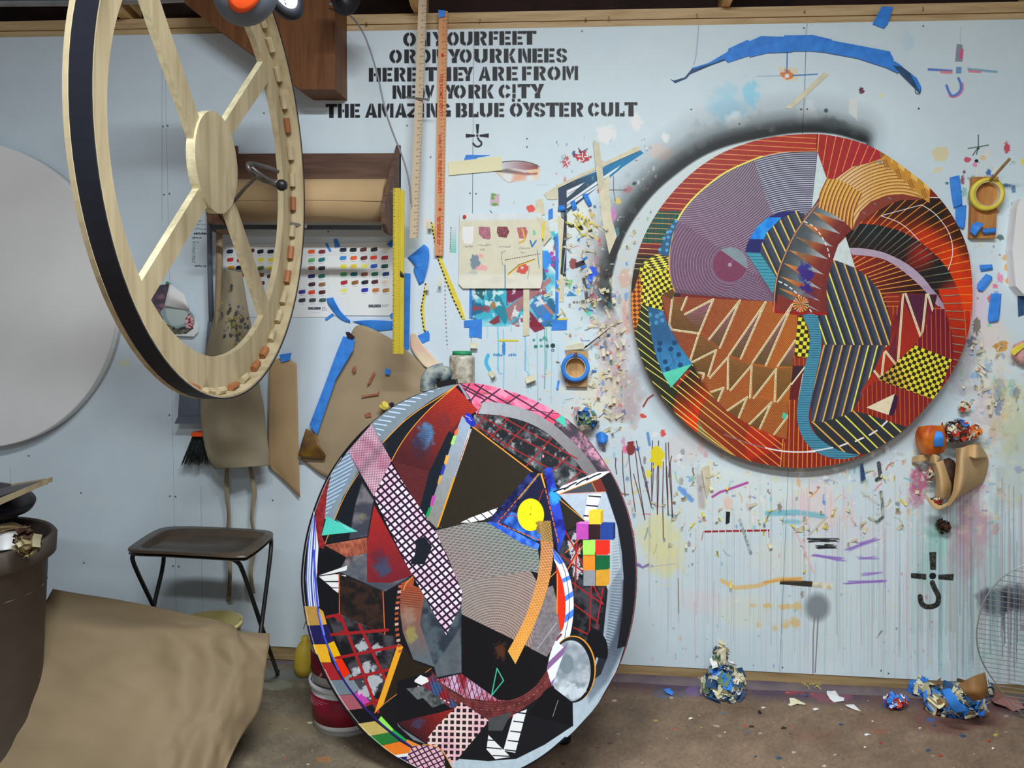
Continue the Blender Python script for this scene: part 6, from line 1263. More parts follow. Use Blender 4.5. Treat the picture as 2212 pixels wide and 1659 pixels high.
CB_ = [(712,8),(738,20),(765,42),(785,72),(800,110),(815,160),(826,210),(836,250),(850,290),(864,325),(876,360),(884,395),(888,440)]
bm = new(); tube(bm,cr([tuple(W(x,y,.175 if i < 8 else .175 - .010 * (i - 8))) for i,(x,y) in enumerate(CB_)],4),.0032,8); tag(obj('cable',bm,mat('grey_cable',(120,124,130),.5)),'thin grey cable curving down across the lettering from the brown bracket','cable')

# ---------------------------------------------------------------- yardsticks, level
def rule(name,top,bot,w,off,m,mi,label,red=False):
    t = empty(name,W(*top,off),label,'ruler')
    (x0,y0),(x1,y1) = top,bot; A0,A1 = W(x0,y0,off),W(x1,y1,off); d = (A1 - A0); s_ = Vector((w,0,0)); s_ = Vector((w * abs(d.z) / d.length,0,w * d.x / d.length * (1 if d.z < 0 else -1) * 1))
    bm = new(); prism(bm,[A0,A0 + s_,A1 + s_,A1],(0,.005,0)); obj('blade',bm,m,t)
    bm = new(); nn = int(d.length / .0254)
    for k in range(nn * 2):
        q = A0 + d * (k + .5) / (nn * 2); L = .010 if k % 2 == 0 else .006
        p = q + s_ * (.98 - L / w); prism(bm,[p + Vector((0,-.0003,0)),p + s_ * (L / w) + Vector((0,-.0003,0)),p + s_ * (L / w) + Vector((0,-.0003,-.0011)),p + Vector((0,-.0003,-.0011))],(0,.0006,0))
        if k % 2 == 0:
            p = q + s_ * .45; prism(bm,[p + Vector((0,-.0003,0)),p + Vector((.004,-.0003,0)),p + Vector((.004,-.0003,-.006)),p + Vector((.0025,-.0003,-.006)),p + Vector((.0025,-.0003,-.0015)),p + Vector((0,-.0003,-.0015))],(0,.0006,0))
    o = obj('markings',bm,mi,t); o['kind'] = 'stuff'
    return t,A0,s_,d
def text(name,s,loc,size,m,parent,rot=0.0,bold=.0,vert=False):
    cu = bpy.data.curves.new(name,'FONT'); cu.body = s; cu.size = size; cu.offset = bold; cu.extrude = .0002; cu.resolution_u = 2
    o = bpy.data.objects.new(name,cu); COL.objects.link(o); dg = bpy.context.evaluated_depsgraph_get(); me = bpy.data.meshes.new_from_object(o.evaluated_get(dg)); bpy.data.objects.remove(o)
    me.materials.clear(); me.materials.append(m); n_ = bpy.data.objects.new(name,me); COL.objects.link(n_); n_.rotation_euler = (math.pi / 2,rot,0)
    if parent is not None: n_.parent = parent; n_.location = Vector(loc) - wloc(parent)
    else: n_.location = loc
    return n_
t,*_ = rule('yardstick',(905,-24),(885,514),.030,.112,M['scale1'],M['ink'],'pale wooden yardstick leaning left of the orange printed yardstick')
bm = new(); a,b = W(876,210,.1),W(924,215,.13); tube(bm,[a,b],.0035,8); tube(bm,[b,b + (b - a).normalized() * .004],.007,8); tag(obj('bolt',bm,M['steel']),'silver bolt stuck across the pale yardstick','bolt')
t,A0,s_,d = rule('yardstick',(948,24),(939,552),.033,.02,M['scale2'],M['ink'],'orange printed wooden yardstick hanging beside the lettering, blue tape on top')
ang = math.pi / 2
for k,(s__,f_) in enumerate([('■',.17),('THE HOME DEPOT',.25),('DOES IT',.50),('THE FINEST PAINTS',.56),('■',.80),('80 SERIES 20',.84)]):
    q = A0 + d * f_ + s_ * .34 + Vector((0,-.0003,0))
    if s__ == '■': bm = new(); prism(bm,[q,q + Vector((.011,0,0)),q + Vector((.011,0,-.012)),q + Vector((0,0,-.012))],(0,.0006,0)); obj('red_square',bm,M['print'],t)
    else: text('lettering',s__,q - s_ * .12,.019 if k != 2 else .014,M['print'],t,math.pi / 2,.0006)
patch('tape_piece',T(640,0,2.765)((848,58),(890,62),(888,98),(848,106)),M['blue'],.0262,.0006,None,'small blue tape tab on top of the orange printed yardstick','tape')
for s__,x_,y_ in (('8',788,52),('7',1033,46),('6',1262,42),('5',1312,40),('5',1502,34),('4',1734,26),('3',1990,20)):
    p = P(x_,y_ + 5,D + .0075); text('pencil_number',s__,p,.022,M['walnut'],COL.objects['trim_5'])
def level():
    y = D - .22; x0,x1 = P(849,406,y),P(870,406,y); zt,zb = P(850,406,y).z,P(850,764,y).z
    t = empty('straightedge',Vector((x0.x,y,zb)),'bright yellow straightedge with black scale hanging beside the paper roll holder','straightedge')
    L_ = x0.x; R_ = x1.x + .004; k = (P(848,764,y).x - x0.x)
    bm = new(); prism(bm,[Vector((L_,y,zt)),Vector((L_ + .022,y,zt)),Vector((L_ + .022 + k,y,zb)),Vector((L_ + k,y,zb))],(0,.004,0))
    prism(bm,[Vector((L_ + .022,y,zt)),Vector((L_ + .026,y,zt)),Vector((L_ + .026 + k,y,zb)),Vector((L_ + .022 + k,y,zb))],(0,.02,0)); prism(bm,[Vector((L_ + .026,y + .006,zt - .008)),Vector((R_,y + .006,zt - .008)),Vector((R_ + k,y + .006,zb)),Vector((L_ + .026 + k,y + .006,zb))],(0,.004,0)); obj('blade',bm,M['yelp'],t)
    bm = new(); n = 120
    for i in range(n):
        f_ = (i + .5) / n; z = zt + (zb - zt) * f_; x = L_ + k * f_; l = .0085 if i % 5 == 0 else .005; box(bm,(x,y - .0005,z),(x + l,y + .001,z + .0012)); 
        if i % 2 == 0: box(bm,(x + .019,y - .0005,z),(x + .0215,y + .001,z + .0012))
    o = obj('scale_marks',bm,M['ink'],t); o['kind'] = 'stuff'
    bm = new(); z = P(860,590,y).z; lathe(bm,[(0,-.001),(.009,0),(.009,.004),(0,.005)],Vector((L_ + .026 + k / 2,y + .006,z)),Vector((0,-1,0)),20,sx=.8,sy=2.2); obj('bubble_vial',bm,M['black'],t)
    bm = new(); tube(bm,[Vector((L_ + .008,y - .004,zt - .01)),Vector((L_ + .008,y + .03,zt - .008)),Vector((-.716,y + .03,zt - .008))],.0015,6); obj('hanging_nail',bm,M['steel'],t)
level()

# ---------------------------------------------------------------- paper roll holder
def holder():
    xr = W(866,400).x; xl = W(508,400).x; t = empty('roll_holder',(xl,D - .001,W(600,392).z),'dark walnut wall holder for the kraft paper roll','roll holder')
    zt,zb = W(650,334).z,W(650,392).z; zT,zB = W(866,315).z,P(866,484,2.86).z
    bm = new(); box(bm,(xl,D - .022,zb - .03),(xr,D - .001,zt)); obj('back_board',bm,M['walnut'],t)
    for x in (xl,xr - .016):
        prof = [(0,zT),(-.012,zT),(-.20,zB + .115),(-.245,zB + .075),(-.25,zB + .04),(-.235,zB),(-.20,zB - .025),(-.15,zB - .03),(0,zB - .02)]
        bm = new(); prism(bm,[Vector((x,D - .001 + a,z)) for a,z in prof],(.016,0,0)); obj('side_bracket',bm,M['walnut'],t)
    bm = new(); box(bm,(xl + .016,D - .255,zB - .022),(xr - .016,D - .235,zB - .006)); obj('cutting_bar',bm,M['blackm'],t)
    c = Vector((0,D - .135,W(700,432,.15).z)); r = .078
    k = empty('paper_roll',(xl + .02,c.y,c.z),'thick roll of brown kraft paper in the walnut holder','paper roll')
    bm = new(); lathe(bm,[(.022,0),(r,0),(r,xr - xl - .045),(.022,xr - xl - .045)],Vector((xl + .022,c.y,c.z)),Vector((1,0,0)),40,closed=True); obj('paper',bm,M['kraft2'],k,True)
    bm = new(); tube(bm,[Vector((xl + .0165,c.y,c.z)),Vector((xr - .0165,c.y,c.z))],.0215,16); obj('core',bm,M['kraft'],k)
    bm = new(); tube(bm,[Vector((xl + .022 + (xr - xl - .046) * q_ / 8,c.y - r * (.985 + .001 * q_) - .0004,c.z - .014 + .0016 * math.sin(q_ * .4) * 3)) for q_ in range(9)],.0007,4); obj('loose_edge',bm,M['walnut'],k)
    # loop-handled crank fixed to the hub of the stretcher frame
    g = T(0,0,2.962); q = lambda x,y,dd: P(*g((x,y))[0],dd)
    t = empty('hand_crank',q(1640,1130,2.24),'dark metal loop handle with ball end in front of the paper roll','crank handle')
    bm = new(); tube(bm,cr([tuple(q(*p)) for p in [(1640,1125,2.24),(1600,1090,2.2),(1585,1055,2.2),(1610,1045,2.22),(1680,1062,2.26),(1740,1080,2.3),(1780,1100,2.32)]],6),.006,10); obj('loop',bm,M['darksteel'],t,True)
    bm = new(); tube(bm,cr([tuple(q(*p)) for p in [(1640,1125,2.24),(1690,1150,2.22),(1740,1165,2.2),(1780,1180,2.18)]],5),[.009] * 12 + [.011] * 4,10); tube(bm,cr([tuple(q(*p)) for p in [(1610,1070,2.2),(1660,1110,2.2),(1720,1150,2.19),(1770,1172,2.18)]],5),.005,8); obj('grip',bm,M['darksteel'],t,True)
    bm = new(); lathe(bm,[(0,.016),(.010,.013),(.0155,.004),(.0155,-.005),(.009,-.014),(0,-.016)],q(1803,1185,2.17),Vector((1,0,0)),20); obj('ball',bm,M['blackm'],t,True)
    bm = new(); tube(bm,[q(1640,1130,2.24),q(1560,1210,2.27),q(1500,1285,2.3)],.0055,10); obj('shaft',bm,M['darksteel'],t)
holder()

# ---------------------------------------------------------------- colour charts
def printed(name,pts,off,res,base,paint,label,cat,curlrow=None,thick=.0012):
    us = [W(x,y,off) for x,y in pts]; pl = Plane((0,D - off,0),(1,0,0),(0,0,1))
    C = Canvas(pl,min(p.x for p in us) - .004,max(p.x for p in us) + .004,min(p.z for p in us) - .004,max(p.z for p in us) + .004,res,base)
    paint(C); bm = new(); prism(bm,us,(0,thick,0)); o = obj(name,bm,painted(name + '_print',C.image(name),.5)); C.set_uv(o); tag(o,label,cat); return o
e5 = T(640,300,3.77); d4 = T(0,500,2.962)
def chips(rows,f,w=15,h=9):
    def go(c):
        rr = random.Random(2)
        for row in rows:
            for x,y,col in row:
                X,Y = f((x,y))[0]; a = rr.uniform(-.15,.0)
                pts = [(-.5,-.1),(-.3,-.46),(.5,-.5),(.52,.1),(.4,.4),(-.1,.48),(-.46,.42)]
                c.poly([(X + px_ * w * math.cos(a) - py_ * h * math.sin(a),Y + px_ * w * math.sin(a) + py_ * h * math.cos(a)) for px_,py_ in pts],col)
                c.poly([(X + .1 * w,Y - .5 * h),(X + .5 * w,Y - .5 * h),(X + .45 * w,Y + .3 * h)],tuple(min(255,v * 1.12 + 10) for v in col),.6,1)
                for k in range(4): c.line([(X - 5 + k * 2.6,Y + 7.5),(X - 3.6 + k * 2.6,Y + 7.6)],1.0,(140,142,150),.8)
    return go
BK_,NV,RDc,OG,YE,GR_,TE,BR_,MR = (28,34,38),(36,44,70),(170,50,46),(220,84,50),(222,204,60),(66,140,80),(34,96,100),(120,78,56),(84,44,44)
rowsB = [[(380,905,(34,40,58)),(462,905,BK_),(545,903,(88,50,46)),(632,902,(48,44,46)),(722,897,(204,196,182))],[(380,971,(60,124,190)),(466,971,(222,92,50)),(549,971,(100,48,46)),(628,968,(205,70,54)),(718,969,(146,48,50))],
 [(383,1039,(220,200,70)),(466,1038,(224,182,54)),(553,1037,(220,214,100)),(631,1037,(48,80,170)),(718,1038,(34,70,66))],[(385,1105,(72,146,84)),(468,1103,(32,96,104)),(553,1104,(134,76,56)),(638,1102,(40,96,74)),(728,1101,(40,62,104))],
 [(388,1171,(156,40,50)),(477,1171,(128,90,50)),(557,1169,(34,36,44)),(638,1166,(80,44,48)),(722,1167,(200,186,170))],[(386,1236,(218,206,110)),(556,1232,(44,48,150)),(645,1233,(176,104,60)),(728,1234,(156,116,64))]]
rowsA = [[(122,920,OG),(207,921,(110,48,64))],[(123,990,(84,156,100)),(205,986,(40,104,108))],[(124,1053,(134,78,60)),(206,1055,(52,44,50))],[(122,1120,(40,46,100)),(205,1120,(38,104,90))],[(125,1186,(66,36,52)),(208,1187,(124,92,64))],[(45,1247,(56,52,120)),(124,1250,(196,64,54)),(208,1250,(70,42,44))],[(45,1316,(50,56,66)),(130,1315,(64,66,72)),(212,1315,(60,84,84))]]
rowsA2 = [[(1470,130,NV),(1535,130,BK_),(1607,125,MR),(1665,130,BK_),(1730,130,(34,34,46))],[(1472,182,RDc),(1535,185,(160,60,40)),(1668,182,YE),(1733,182,(230,190,60))],[(1478,232,(226,150,50)),(1530,232,BK_),(1668,235,(90,110,50)),(1730,235,YE)],[(1545,280,RDc),(1600,285,GR_),(1668,280,BR_),(1728,288,MR)],[(1610,335,NV),(1672,332,MR)]]
def chA(c):
    chips(rowsA,e5)(c); chips(rowsA2,d4,14,9)(c); c.poly(e5((93,1370),(199,1368),(199,1390),(93,1392)),(150,154,162)); glyph(c,'GOLDEN',e5((99,1373))[0],e5((196,1389))[0])
    for k in range(3): c.line(e5((210,1372 + k * 12),(212 + (22,30,40)[k],1370 + k * 12)),1.4,(110,114,124),.9,None,(4,3))
    c.line(e5((93,1412),(200,1412)),.7,(170,172,178),.8)
def glyph(c,s_,p,q):
    n = len(s_); w = (q[0] - p[0]) / n; seg = {'G': [((1,.1),(.2,0),(0,.5),(.2,1),(1,.9),(1,.5),(.6,.5))],'O': [((.5,0),(0,.5),(.5,1),(1,.5),(.5,0))],'L': [((0,0),(0,1),(1,1))],'D': [((0,0),(.7,.1),(1,.5),(.7,.9),(0,1),(0,0))],'E': [((1,0),(0,0),(0,1),(1,1)),((0,.5),(.8,.5))],'N': [((0,1),(0,0),(1,1),(1,0))]}
    for i,ch in enumerate(s_):
        for pl_ in seg[ch]: c.line([(p[0] + w * (i + .12 + .72 * a),p[1] + (q[1] - p[1]) * b) for a,b in pl_],1.25,(36,40,52))
def chB(c):
    chips(rowsB,e5)(c); c.poly(e5((585,1350),(690,1348),(690,1372),(585,1374)),(150,154,162)); glyph(c,'GOLDEN',e5((590,1352))[0],e5((686,1370))[0])
    for k in range(2): c.line(e5((700,1354 + k * 12),(752 - k * 12,1352 + k * 12)),1.4,(110,114,124),.9,None,(4,3))
printed('colour_chart',[(482,528),(*e5((268,850))[0],),(*e5((280,1000))[0],),(*e5((278,1452))[0],),(480,684)],.003,1500,(204,208,214),chA,'white paint colour chart partly behind the stretcher frame, left of the other','colour chart')
printed('colour_chart',[(711,526),(*e5((790,838))[0],),(*e5((784,1440))[0],),(*e5((270,1438))[0],),(*e5((262,900))[0],)],.0046,1500,(206,210,216),chB,'white paint colour chart with six rows of swatches beside the yellow straightedge','colour chart')

# ---------------------------------------------------------------- tapes around the charts and on the wall
def TP(name,m,pts,label,cat='tape',off=.003,lift=0.0,group=None): return patch(name,pts,M[m] if isinstance(m,str) else m,off,.0007,None,label,cat,group,lift)
h6 = T(900,300,3.607); v3 = T(1400,0,2.724); z6 = T(1900,240,2.9615); k7 = T(860,700,9.217); s2 = T(640,0,2.765); w6 = T(600,660,2.633)
TP('tape_piece','blue',e5((235,852),(252,846),(288,912),(270,920)),'narrow blue tape strip between the tops of both colour charts',off=.006)
TP('tape_piece','blue',e5((303,815),(332,815),(360,878),(315,885)),'blue tape tab on the top left corner of the right colour chart',off=.007)
TP('tape_piece','blue',e5((735,858),(785,818),(792,870),(770,885)),'blue tape tab at the top right corner of the right colour chart',off=.007)
TP('tape_piece','blue',e5((760,1435),(790,1408),(790,1460),(775,1462)),'blue tape tab at the lower right corner of the right colour chart',off=.007)
TP('tape_piece','blue',e5((232,1465),(292,1420),(310,1432),(246,1478)),'short slanted blue tape strip below the left colour chart',off=.006)
loft('tape_piece',[[(*e5((245,1300))[0],.006),(*e5((300,1290))[0],.014)],[(*e5((262,1350))[0],.01),(*e5((330,1350))[0],.022)],[(*e5((320,1430))[0],.008),(*e5((360,1400))[0],.014)],[(*e5((380,1480))[0],.005),(*e5((405,1450))[0],.01)],[(*e5((440,1500))[0],.004),(*e5((440,1480))[0],.008)]],M['blue'])
tag(bpy.context.scene.objects[-1] if False else COL.objects[-1],'long twisted blue tape peeling down from the left colour chart','tape')
loft('tape_piece',[[(*e5((455,1486))[0],.008),(*e5((600,1475))[0],.012),(*e5((785,1484))[0],.008)],[(*e5((520,1510))[0],.004),(*e5((620,1520))[0],.01),(*e5((785,1520))[0],.006)],[(*e5((590,1548))[0],.004),(*e5((640,1566))[0],.004),(*e5((785,1555))[0],.004)]],M['blue']); tag(COL.objects[-1],'wide curved blue tape under the right colour chart','tape')
TP('tape_piece','blue',[(873,590),(887,591),(884,755),(871,757)],'long vertical blue tape strip right of the yellow straightedge',off=.002)
loft('tape_piece',[[(*e5((905,970))[0],.004),(*e5((1040,858))[0],.02)],[(*e5((950,1010))[0],.012),(*e5((1080,900))[0],.03)],[(*e5((975,1045))[0],.02),(*e5((1078,1000))[0],.024)],[(*e5((955,1065))[0],.012),(*e5((1060,1080))[0],.02)],[(*e5((1000,1190))[0],.006),(*e5((1040,1160))[0],.01)]],M['blue'],wr=.003); tag(COL.objects[-1],'large crumpled blue tape left of the orange printed yardstick bottom','tape')
TP('tape_piece','blue',k7((275,285),(600,130),(628,200),(625,320),(340,448)),'blue tape piece left of the glass jar, below a yellow strip',off=.004)
TP('tape_piece','blue',k7((1310,-70),(1670,-100),(1670,70),(1665,290),(1560,262),(1415,262),(1415,68),(1310,66)),'blue cross of tape at the lower left corner of the blue study',off=.003)
TP('tape_piece','blue',h6((1075,1405),(1172,1412),(1170,1488),(1050,1492),(1060,1405)),'blue tape at the lower right corner of the blue study',off=.003)
TP('tape_piece','blue',h6((412,1165),(430,1165),(430,1400),(410,1400)),'thin blue tape edge left of the blue study',off=.0025)
TP('tape_piece','blue',h6((1082,760),(1105,760),(1105,1400),(1080,1400)),'long thin blue tape edge right of the blue study',off=.0025)
TP('tape_piece','mask',h6((832,1165),(878,1168),(878,1530),(830,1538)),'upright masking tape strip across the middle of the blue study',off=.004)
TP('tape_piece','blue',h6((385,124),(580,126),(480,142),(430,168),(368,165)),'pointed blue tape above the note card',off=.003)
TP('note_card','cream',h6((245,180),(665,135),(665,245),(250,284)),'cream note card with faint pencil writing under pointed blue tape','note',off=.006)
TP('tape_piece','mask',h6((990,430),(1100,360),(1710,60),(1740,62),(1745,88),(1400,240),(1100,385),(1098,470),(1020,474)),'long masking tape along the top of the painted blue triangle',off=.003)
TP('tape_piece','mask',h6((1375,8),(1420,30),(1460,330),(1420,420),(1405,300)),'masking tape strip crossing the painted blue triangle, upper piece',off=.004,lift=.01)
TP('tape_piece','mask',h6((1415,360),(1505,280),(1500,400),(1520,620),(1560,760),(1500,900),(1440,600)),'masking tape strip hanging below the painted blue triangle',off=.003)
TP('tape_piece','mask',h6((928,480),(985,462),(1000,590),(925,598)),'masking tape patch above the palette sheet right of the red blot',off=.004)
TP('tape_piece','mask',h6((925,600),(1020,640),(1050,760),(990,830),(985,700)),'ragged masking tape flap over the right edge of the palette sheet',off=.013)
TP('tape_piece','mask',h6((1100,590),(1150,632),(1130,900),(1120,1050),(1150,1120),(1150,1270),(1110,1270),(1108,900)),'long ragged masking tape right of the blue study',off=.003)
TP('tape_piece','yel',h6((980,648),(1000,640),(990,780),(972,775)),'small yellow tape strip on the masking tape by the palette sheet',off=.0155)
TP('tape_piece','yel',h6((1088,1398),(1180,1396),(1172,1412),(1100,1412)),'short yellow tape above the lower right blue tape',off=.0045)
TP('tape_piece','yel',h6((635,1562),(795,1564),(793,1578),(638,1580)),'horizontal yellow tape strip below the blue study',off=.002)
for q,l in ((((1104,520),(1150,515),(1162,560),(1140,590),(1100,565)),'lowest of three blue tape tabs along the striped triangle'),(((1198,490),(1230,474),(1252,540),(1215,560)),'middle of three blue tape tabs along the striped triangle'),(((1288,430),(1330,425),(1368,512),(1340,530)),'uppermost of three blue tape tabs along the striped triangle')):
    loft('tape_piece',[[(*h6(q[0])[0],.003),(*h6(q[1])[0],.005)],[(*[(a + b) / 2 for a,b in zip(h6(q[0])[0],h6(q[-1])[0])],.012),(*[(a + b) / 2 for a,b in zip(h6(q[1])[0],h6(q[2])[0])],.016)],[(*h6(q[-1])[0],.006),(*h6(q[2])[0],.010)]],M['blue']); tag(COL.objects[-1],l,'tape')
TP('tape_piece','blue',h6((1028,552),(1060,540),(1062,612),(1026,628)),'small upright blue tape tab right of the masking tape patch',off=.006)
TP('tape_piece','blue',v3((1375,38),(1443,40),(1412,140),(1388,168),(1320,142)),'blue tape flag hanging from the top plate above the wall',off=.005)
TP('tape_piece','mask',v3((1035,425),(1065,438),(880,610),(845,640),(808,635)),'slanted masking tape strip under the blue tape bow',off=.002)
LP = [('pink','')]
for q,l in [((((775,1040),(828,1032),(842,1100),(848,1210),(800,1228),(785,1120)) if 0 else ((448,425),(510,410),(522,500),(530,600),(475,622),(458,520))),'long blue tape with dark stain left of the yellow tape roll'),(((485,605),(555,602),(545,735),(520,750),(490,720)),'blue tape tab hanging below the stained blue tape'),
             (((640,985),(720,980),(725,1015),(650,1028)),'small rolled blue tape under the wooden block'),(((625,1105),(680,1042),(722,1068),(660,1155),(630,1145)),'slanted blue tape tab below the rolled blue tape'),(((712,1168),(780,1168),(765,1325),(740,1345),(695,1338)),'lowest blue tape tab right of the round painting')]:
    pts = z6(*q); n = len(pts); x0,y0 = pts[0]; x1,y1 = pts[1]; bx,by = pts[-2] if n > 4 else pts[2]; cx0,cy0 = pts[-1]
    loft('tape_piece',[[(x0,y0,.003),(x1,y1,.006)],[((x0 + cx0) / 2,(y0 + cy0) / 2,.010),((x1 + pts[2][0]) / 2,(y1 + pts[2][1]) / 2,.014)],[(cx0,cy0,.004),(pts[2][0],pts[2][1],.006)]] if n < 5 else [[(x0,y0,.003),(x1,y1,.005)],[(*pts[-1],.009),(*pts[2],.012)],[(*pts[-2],.005),(*pts[3],.008)]],M['blue']); tag(COL.objects[-1],l,'tape')
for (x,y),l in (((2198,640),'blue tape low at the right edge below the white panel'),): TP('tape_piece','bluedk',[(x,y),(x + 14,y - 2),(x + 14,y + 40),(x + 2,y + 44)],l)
# blue tape bow
bow = empty('tape_bow',W(1730,110,.002),'long bow shape built from overlapping blue tape above the round painting','tape figure')
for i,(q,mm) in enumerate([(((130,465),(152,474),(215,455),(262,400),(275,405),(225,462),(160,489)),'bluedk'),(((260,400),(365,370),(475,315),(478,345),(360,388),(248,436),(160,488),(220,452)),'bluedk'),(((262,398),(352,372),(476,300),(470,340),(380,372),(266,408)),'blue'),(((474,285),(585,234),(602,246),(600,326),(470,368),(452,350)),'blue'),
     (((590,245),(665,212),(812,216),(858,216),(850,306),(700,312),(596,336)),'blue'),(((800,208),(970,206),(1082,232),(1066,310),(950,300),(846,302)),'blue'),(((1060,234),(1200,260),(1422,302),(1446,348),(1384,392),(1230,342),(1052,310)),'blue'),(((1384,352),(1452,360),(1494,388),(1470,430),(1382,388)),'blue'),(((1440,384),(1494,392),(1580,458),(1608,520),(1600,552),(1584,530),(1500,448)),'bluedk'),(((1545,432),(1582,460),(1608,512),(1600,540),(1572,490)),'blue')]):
    patch('tape_strip',v3(*q),M[mm],.002 + .0008 * i,.0007,bow)
bm = new(); tube(bm,[W(*v3((1588 + 16 * math.cos(a),534 + 17 * math.sin(a)))[0],.006) for a in [k * .55 for k in range(12)]],.0012,6,True); obj('tape_loop',bm,M['bluedk'],bow)
# painted yellow-and-black rulers made of tape
for pts,l in (([(930,480),(936,482),(955,560),(995,655),(1005,690),(998,690),(975,640),(945,560)],'long thin yellow and black dashed tape left of the blue study'),([(918,612),(924,614),(916,660),(918,700),(922,722),(914,712),(908,668)],'bent yellow tape strip above the blue tape by the jar')):
    t = TP('dashed_tape','yel',pts,l,off=.003); bm = new(); m_ = len(pts) // 2 + 1; ed = pts[:1] + pts[m_ + 1:][::-1] if False else (pts[0],pts[-1],pts[-2],pts[-3])
    for a,b in zip(ed[:-1],ed[1:]):
        n = int(math.hypot(b[0] - a[0],b[1] - a[1]) / 8)
        for k in range(n):
            f0,f1 = k / n,(k + .5) / n; p,q = (a[0] + (b[0] - a[0]) * f0,a[1] + (b[1] - a[1]) * f0),(a[0] + (b[0] - a[0]) * f1,a[1] + (b[1] - a[1]) * f1); prism(bm,[W(p[0],p[1],.0042),W(p[0] + 3,p[1],.0042),W(q[0] + 3,q[1],.0042),W(q[0],q[1],.0042)],(0,.0006,0))
    if len(bm.verts): obj('dash_marks',bm,M['ink'],t)['kind'] = 'stuff'
for (x,y,w,h_,a,l) in ((926,478,9,26,1.4,'small curled clear tape left of the orange yardstick foot'),(952,600,6,30,1.7,'curled yellow-edged tape loop beside the dashed tape'),(921,612,8,24,1.5,'pale tape tab at the top of the bent yellow tape'),(1024,740,15,20,1.6,'small stained paper tab above the glass jar'),(1058,802,12,24,.9,'folded cream tape under the blue paint curve'),(1143,812,22,22,1.2,'torn masking tape with black bit over the dark painting')):
    tag(curl('tape_curl',x,y,w,h_,a,M['mask'],None,1.6),l,'tape')
# crowd of small tape scraps
gsets = [('mask',46,lambda: (RND.gauss(1265,40),RND.uniform(470,700)),'small torn masking tape scrap among paint marks left of the round painting','masking tape scraps left of the round painting'),
         ('mask',50,lambda: (RND.gauss(1310,30),RND.uniform(700,950)),'torn masking tape scrap in the dense patch lower left of the round painting','masking tape scraps lower left of the round painting'),
         ('yel',15,lambda: (RND.uniform(1235,1290),RND.uniform(455,510)),'short yellow tape stub under the striped blue triangle','yellow tape stubs under the striped triangle'),
         ('mask',46,lambda: (RND.uniform(1380,1980),RND.gauss(1085,50)),'curled masking tape scrap below the round painting','tape scraps below the round painting'),
         ('yel',18,lambda: (RND.uniform(1500,1980),RND.gauss(1140,50)),'thin yellow tape curl low below the round painting','yellow curls below the round painting'),
         ('blue',12,lambda: (RND.gauss(1290,40),RND.uniform(480,960)),'tiny blue tape scrap left of the round painting','tiny blue scraps left of the round painting'),
         ('mask',24,lambda: (RND.gauss(2120,24),RND.uniform(720,900)),'torn tape scrap right of the round painting','tape scraps right of the round painting')]
for mm,n,f_,l,gname in gsets:
    for k in range(n):
        x,y = f_(); tag(curl('tape_scrap',x,y,RND.uniform(3,8) if mm == 'mask' else RND.uniform(2.5,5),RND.uniform(8,24),RND.uniform(0,6.28),M[mm],None,RND.uniform(.3,2.2)),l,'tape scrap',gname)

# ================================================================ OBJECTS: hung on the left
sh = lambda: COL.objects[-1]
pr = W(-64,641,.06); rad = (W(250,641,.06) - pr).length
t = empty('round_canvas',pr,'large blank white round canvas hanging at the left edge','canvas')
bm = new(); lathe(bm,[(0,.0),(rad - .003,0),(rad,-.003),(rad,-.035)],pr,Vector((0,-1,0)),96); obj('canvas_face',bm,M['primed'],t)
bm = new(); lathe(bm,[(rad - .001,-.034),(rad - .001,-.058),(rad - .04,-.058),(rad - .04,-.034)],pr,Vector((0,-1,0)),96,closed=True); obj('stretcher',bm,M['primedside'],t)
q = [(2197,448),(2206,428),(2400,420),(2400,648),(2214,638),(2194,618),(2187,540)]
bm = new(); prism(bm,[W(x,y,.05) for x,y in q],(0,.049,0)); tag(obj('white_panel',bm,M['primed']),'edge of a white panel on the wall at the right edge','panel')
def ph(c):
    a = d4; c.poly(a((1010,345),(1085,335),(1050,480),(1060,560),(1010,560),(960,450)),mottled((70,62,74),(124,92,108),.1,3)); c.poly(cr(a((1030,530),(1050,490),(1120,475),(1190,490),(1240,540),(1240,600),(1190,640),(1100,630)),4,True),(128,146,146)); c.poly(cr(a((1060,500),(1130,485),(1190,510),(1200,560),(1150,600),(1090,590)),4,True),(158,172,170))
    c.poly(a((1030,540),(1060,590),(1130,620),(1210,600),(1240,620),(1190,655),(1120,660),(1060,620)),mottled((40,50,56),(120,110,90),.2,2)); c.poly(a((1185,560),(1210,520),(1240,560),(1235,620),(1190,620)),mottled((110,36,50),(200,170,170),.3,4))
printed('photo_print',d4((1010,345),(1085,333),(1130,400),(1215,500),(1272,590),(1268,640),(1240,672),(1120,666),(960,455)),.02,1500,(206,210,216),ph,'curled printed photograph with grey oval pinned behind the stretcher frame','print',thick=.0015)
loft('printed_curl',[[(*d4((1085,335))[0],.03),(*d4((1180,400))[0],.036)],[(*d4((1070,400))[0],.05),(*d4((1200,470))[0],.05)],[(*d4((1050,478))[0],.03),(*d4((1215,505))[0],.024)]],M['white'],COL.objects['photo_print'])
bm = new(); lathe(bm,[(0,.008),(.005,.006),(.006,0),(.002,-.004),(.001,-.028)],W(*d4((1072,330))[0],.028),Vector((0,-1,0)),10); tag(obj('push_pin',bm,M['green']),'green push pin holding the curled print','pin')
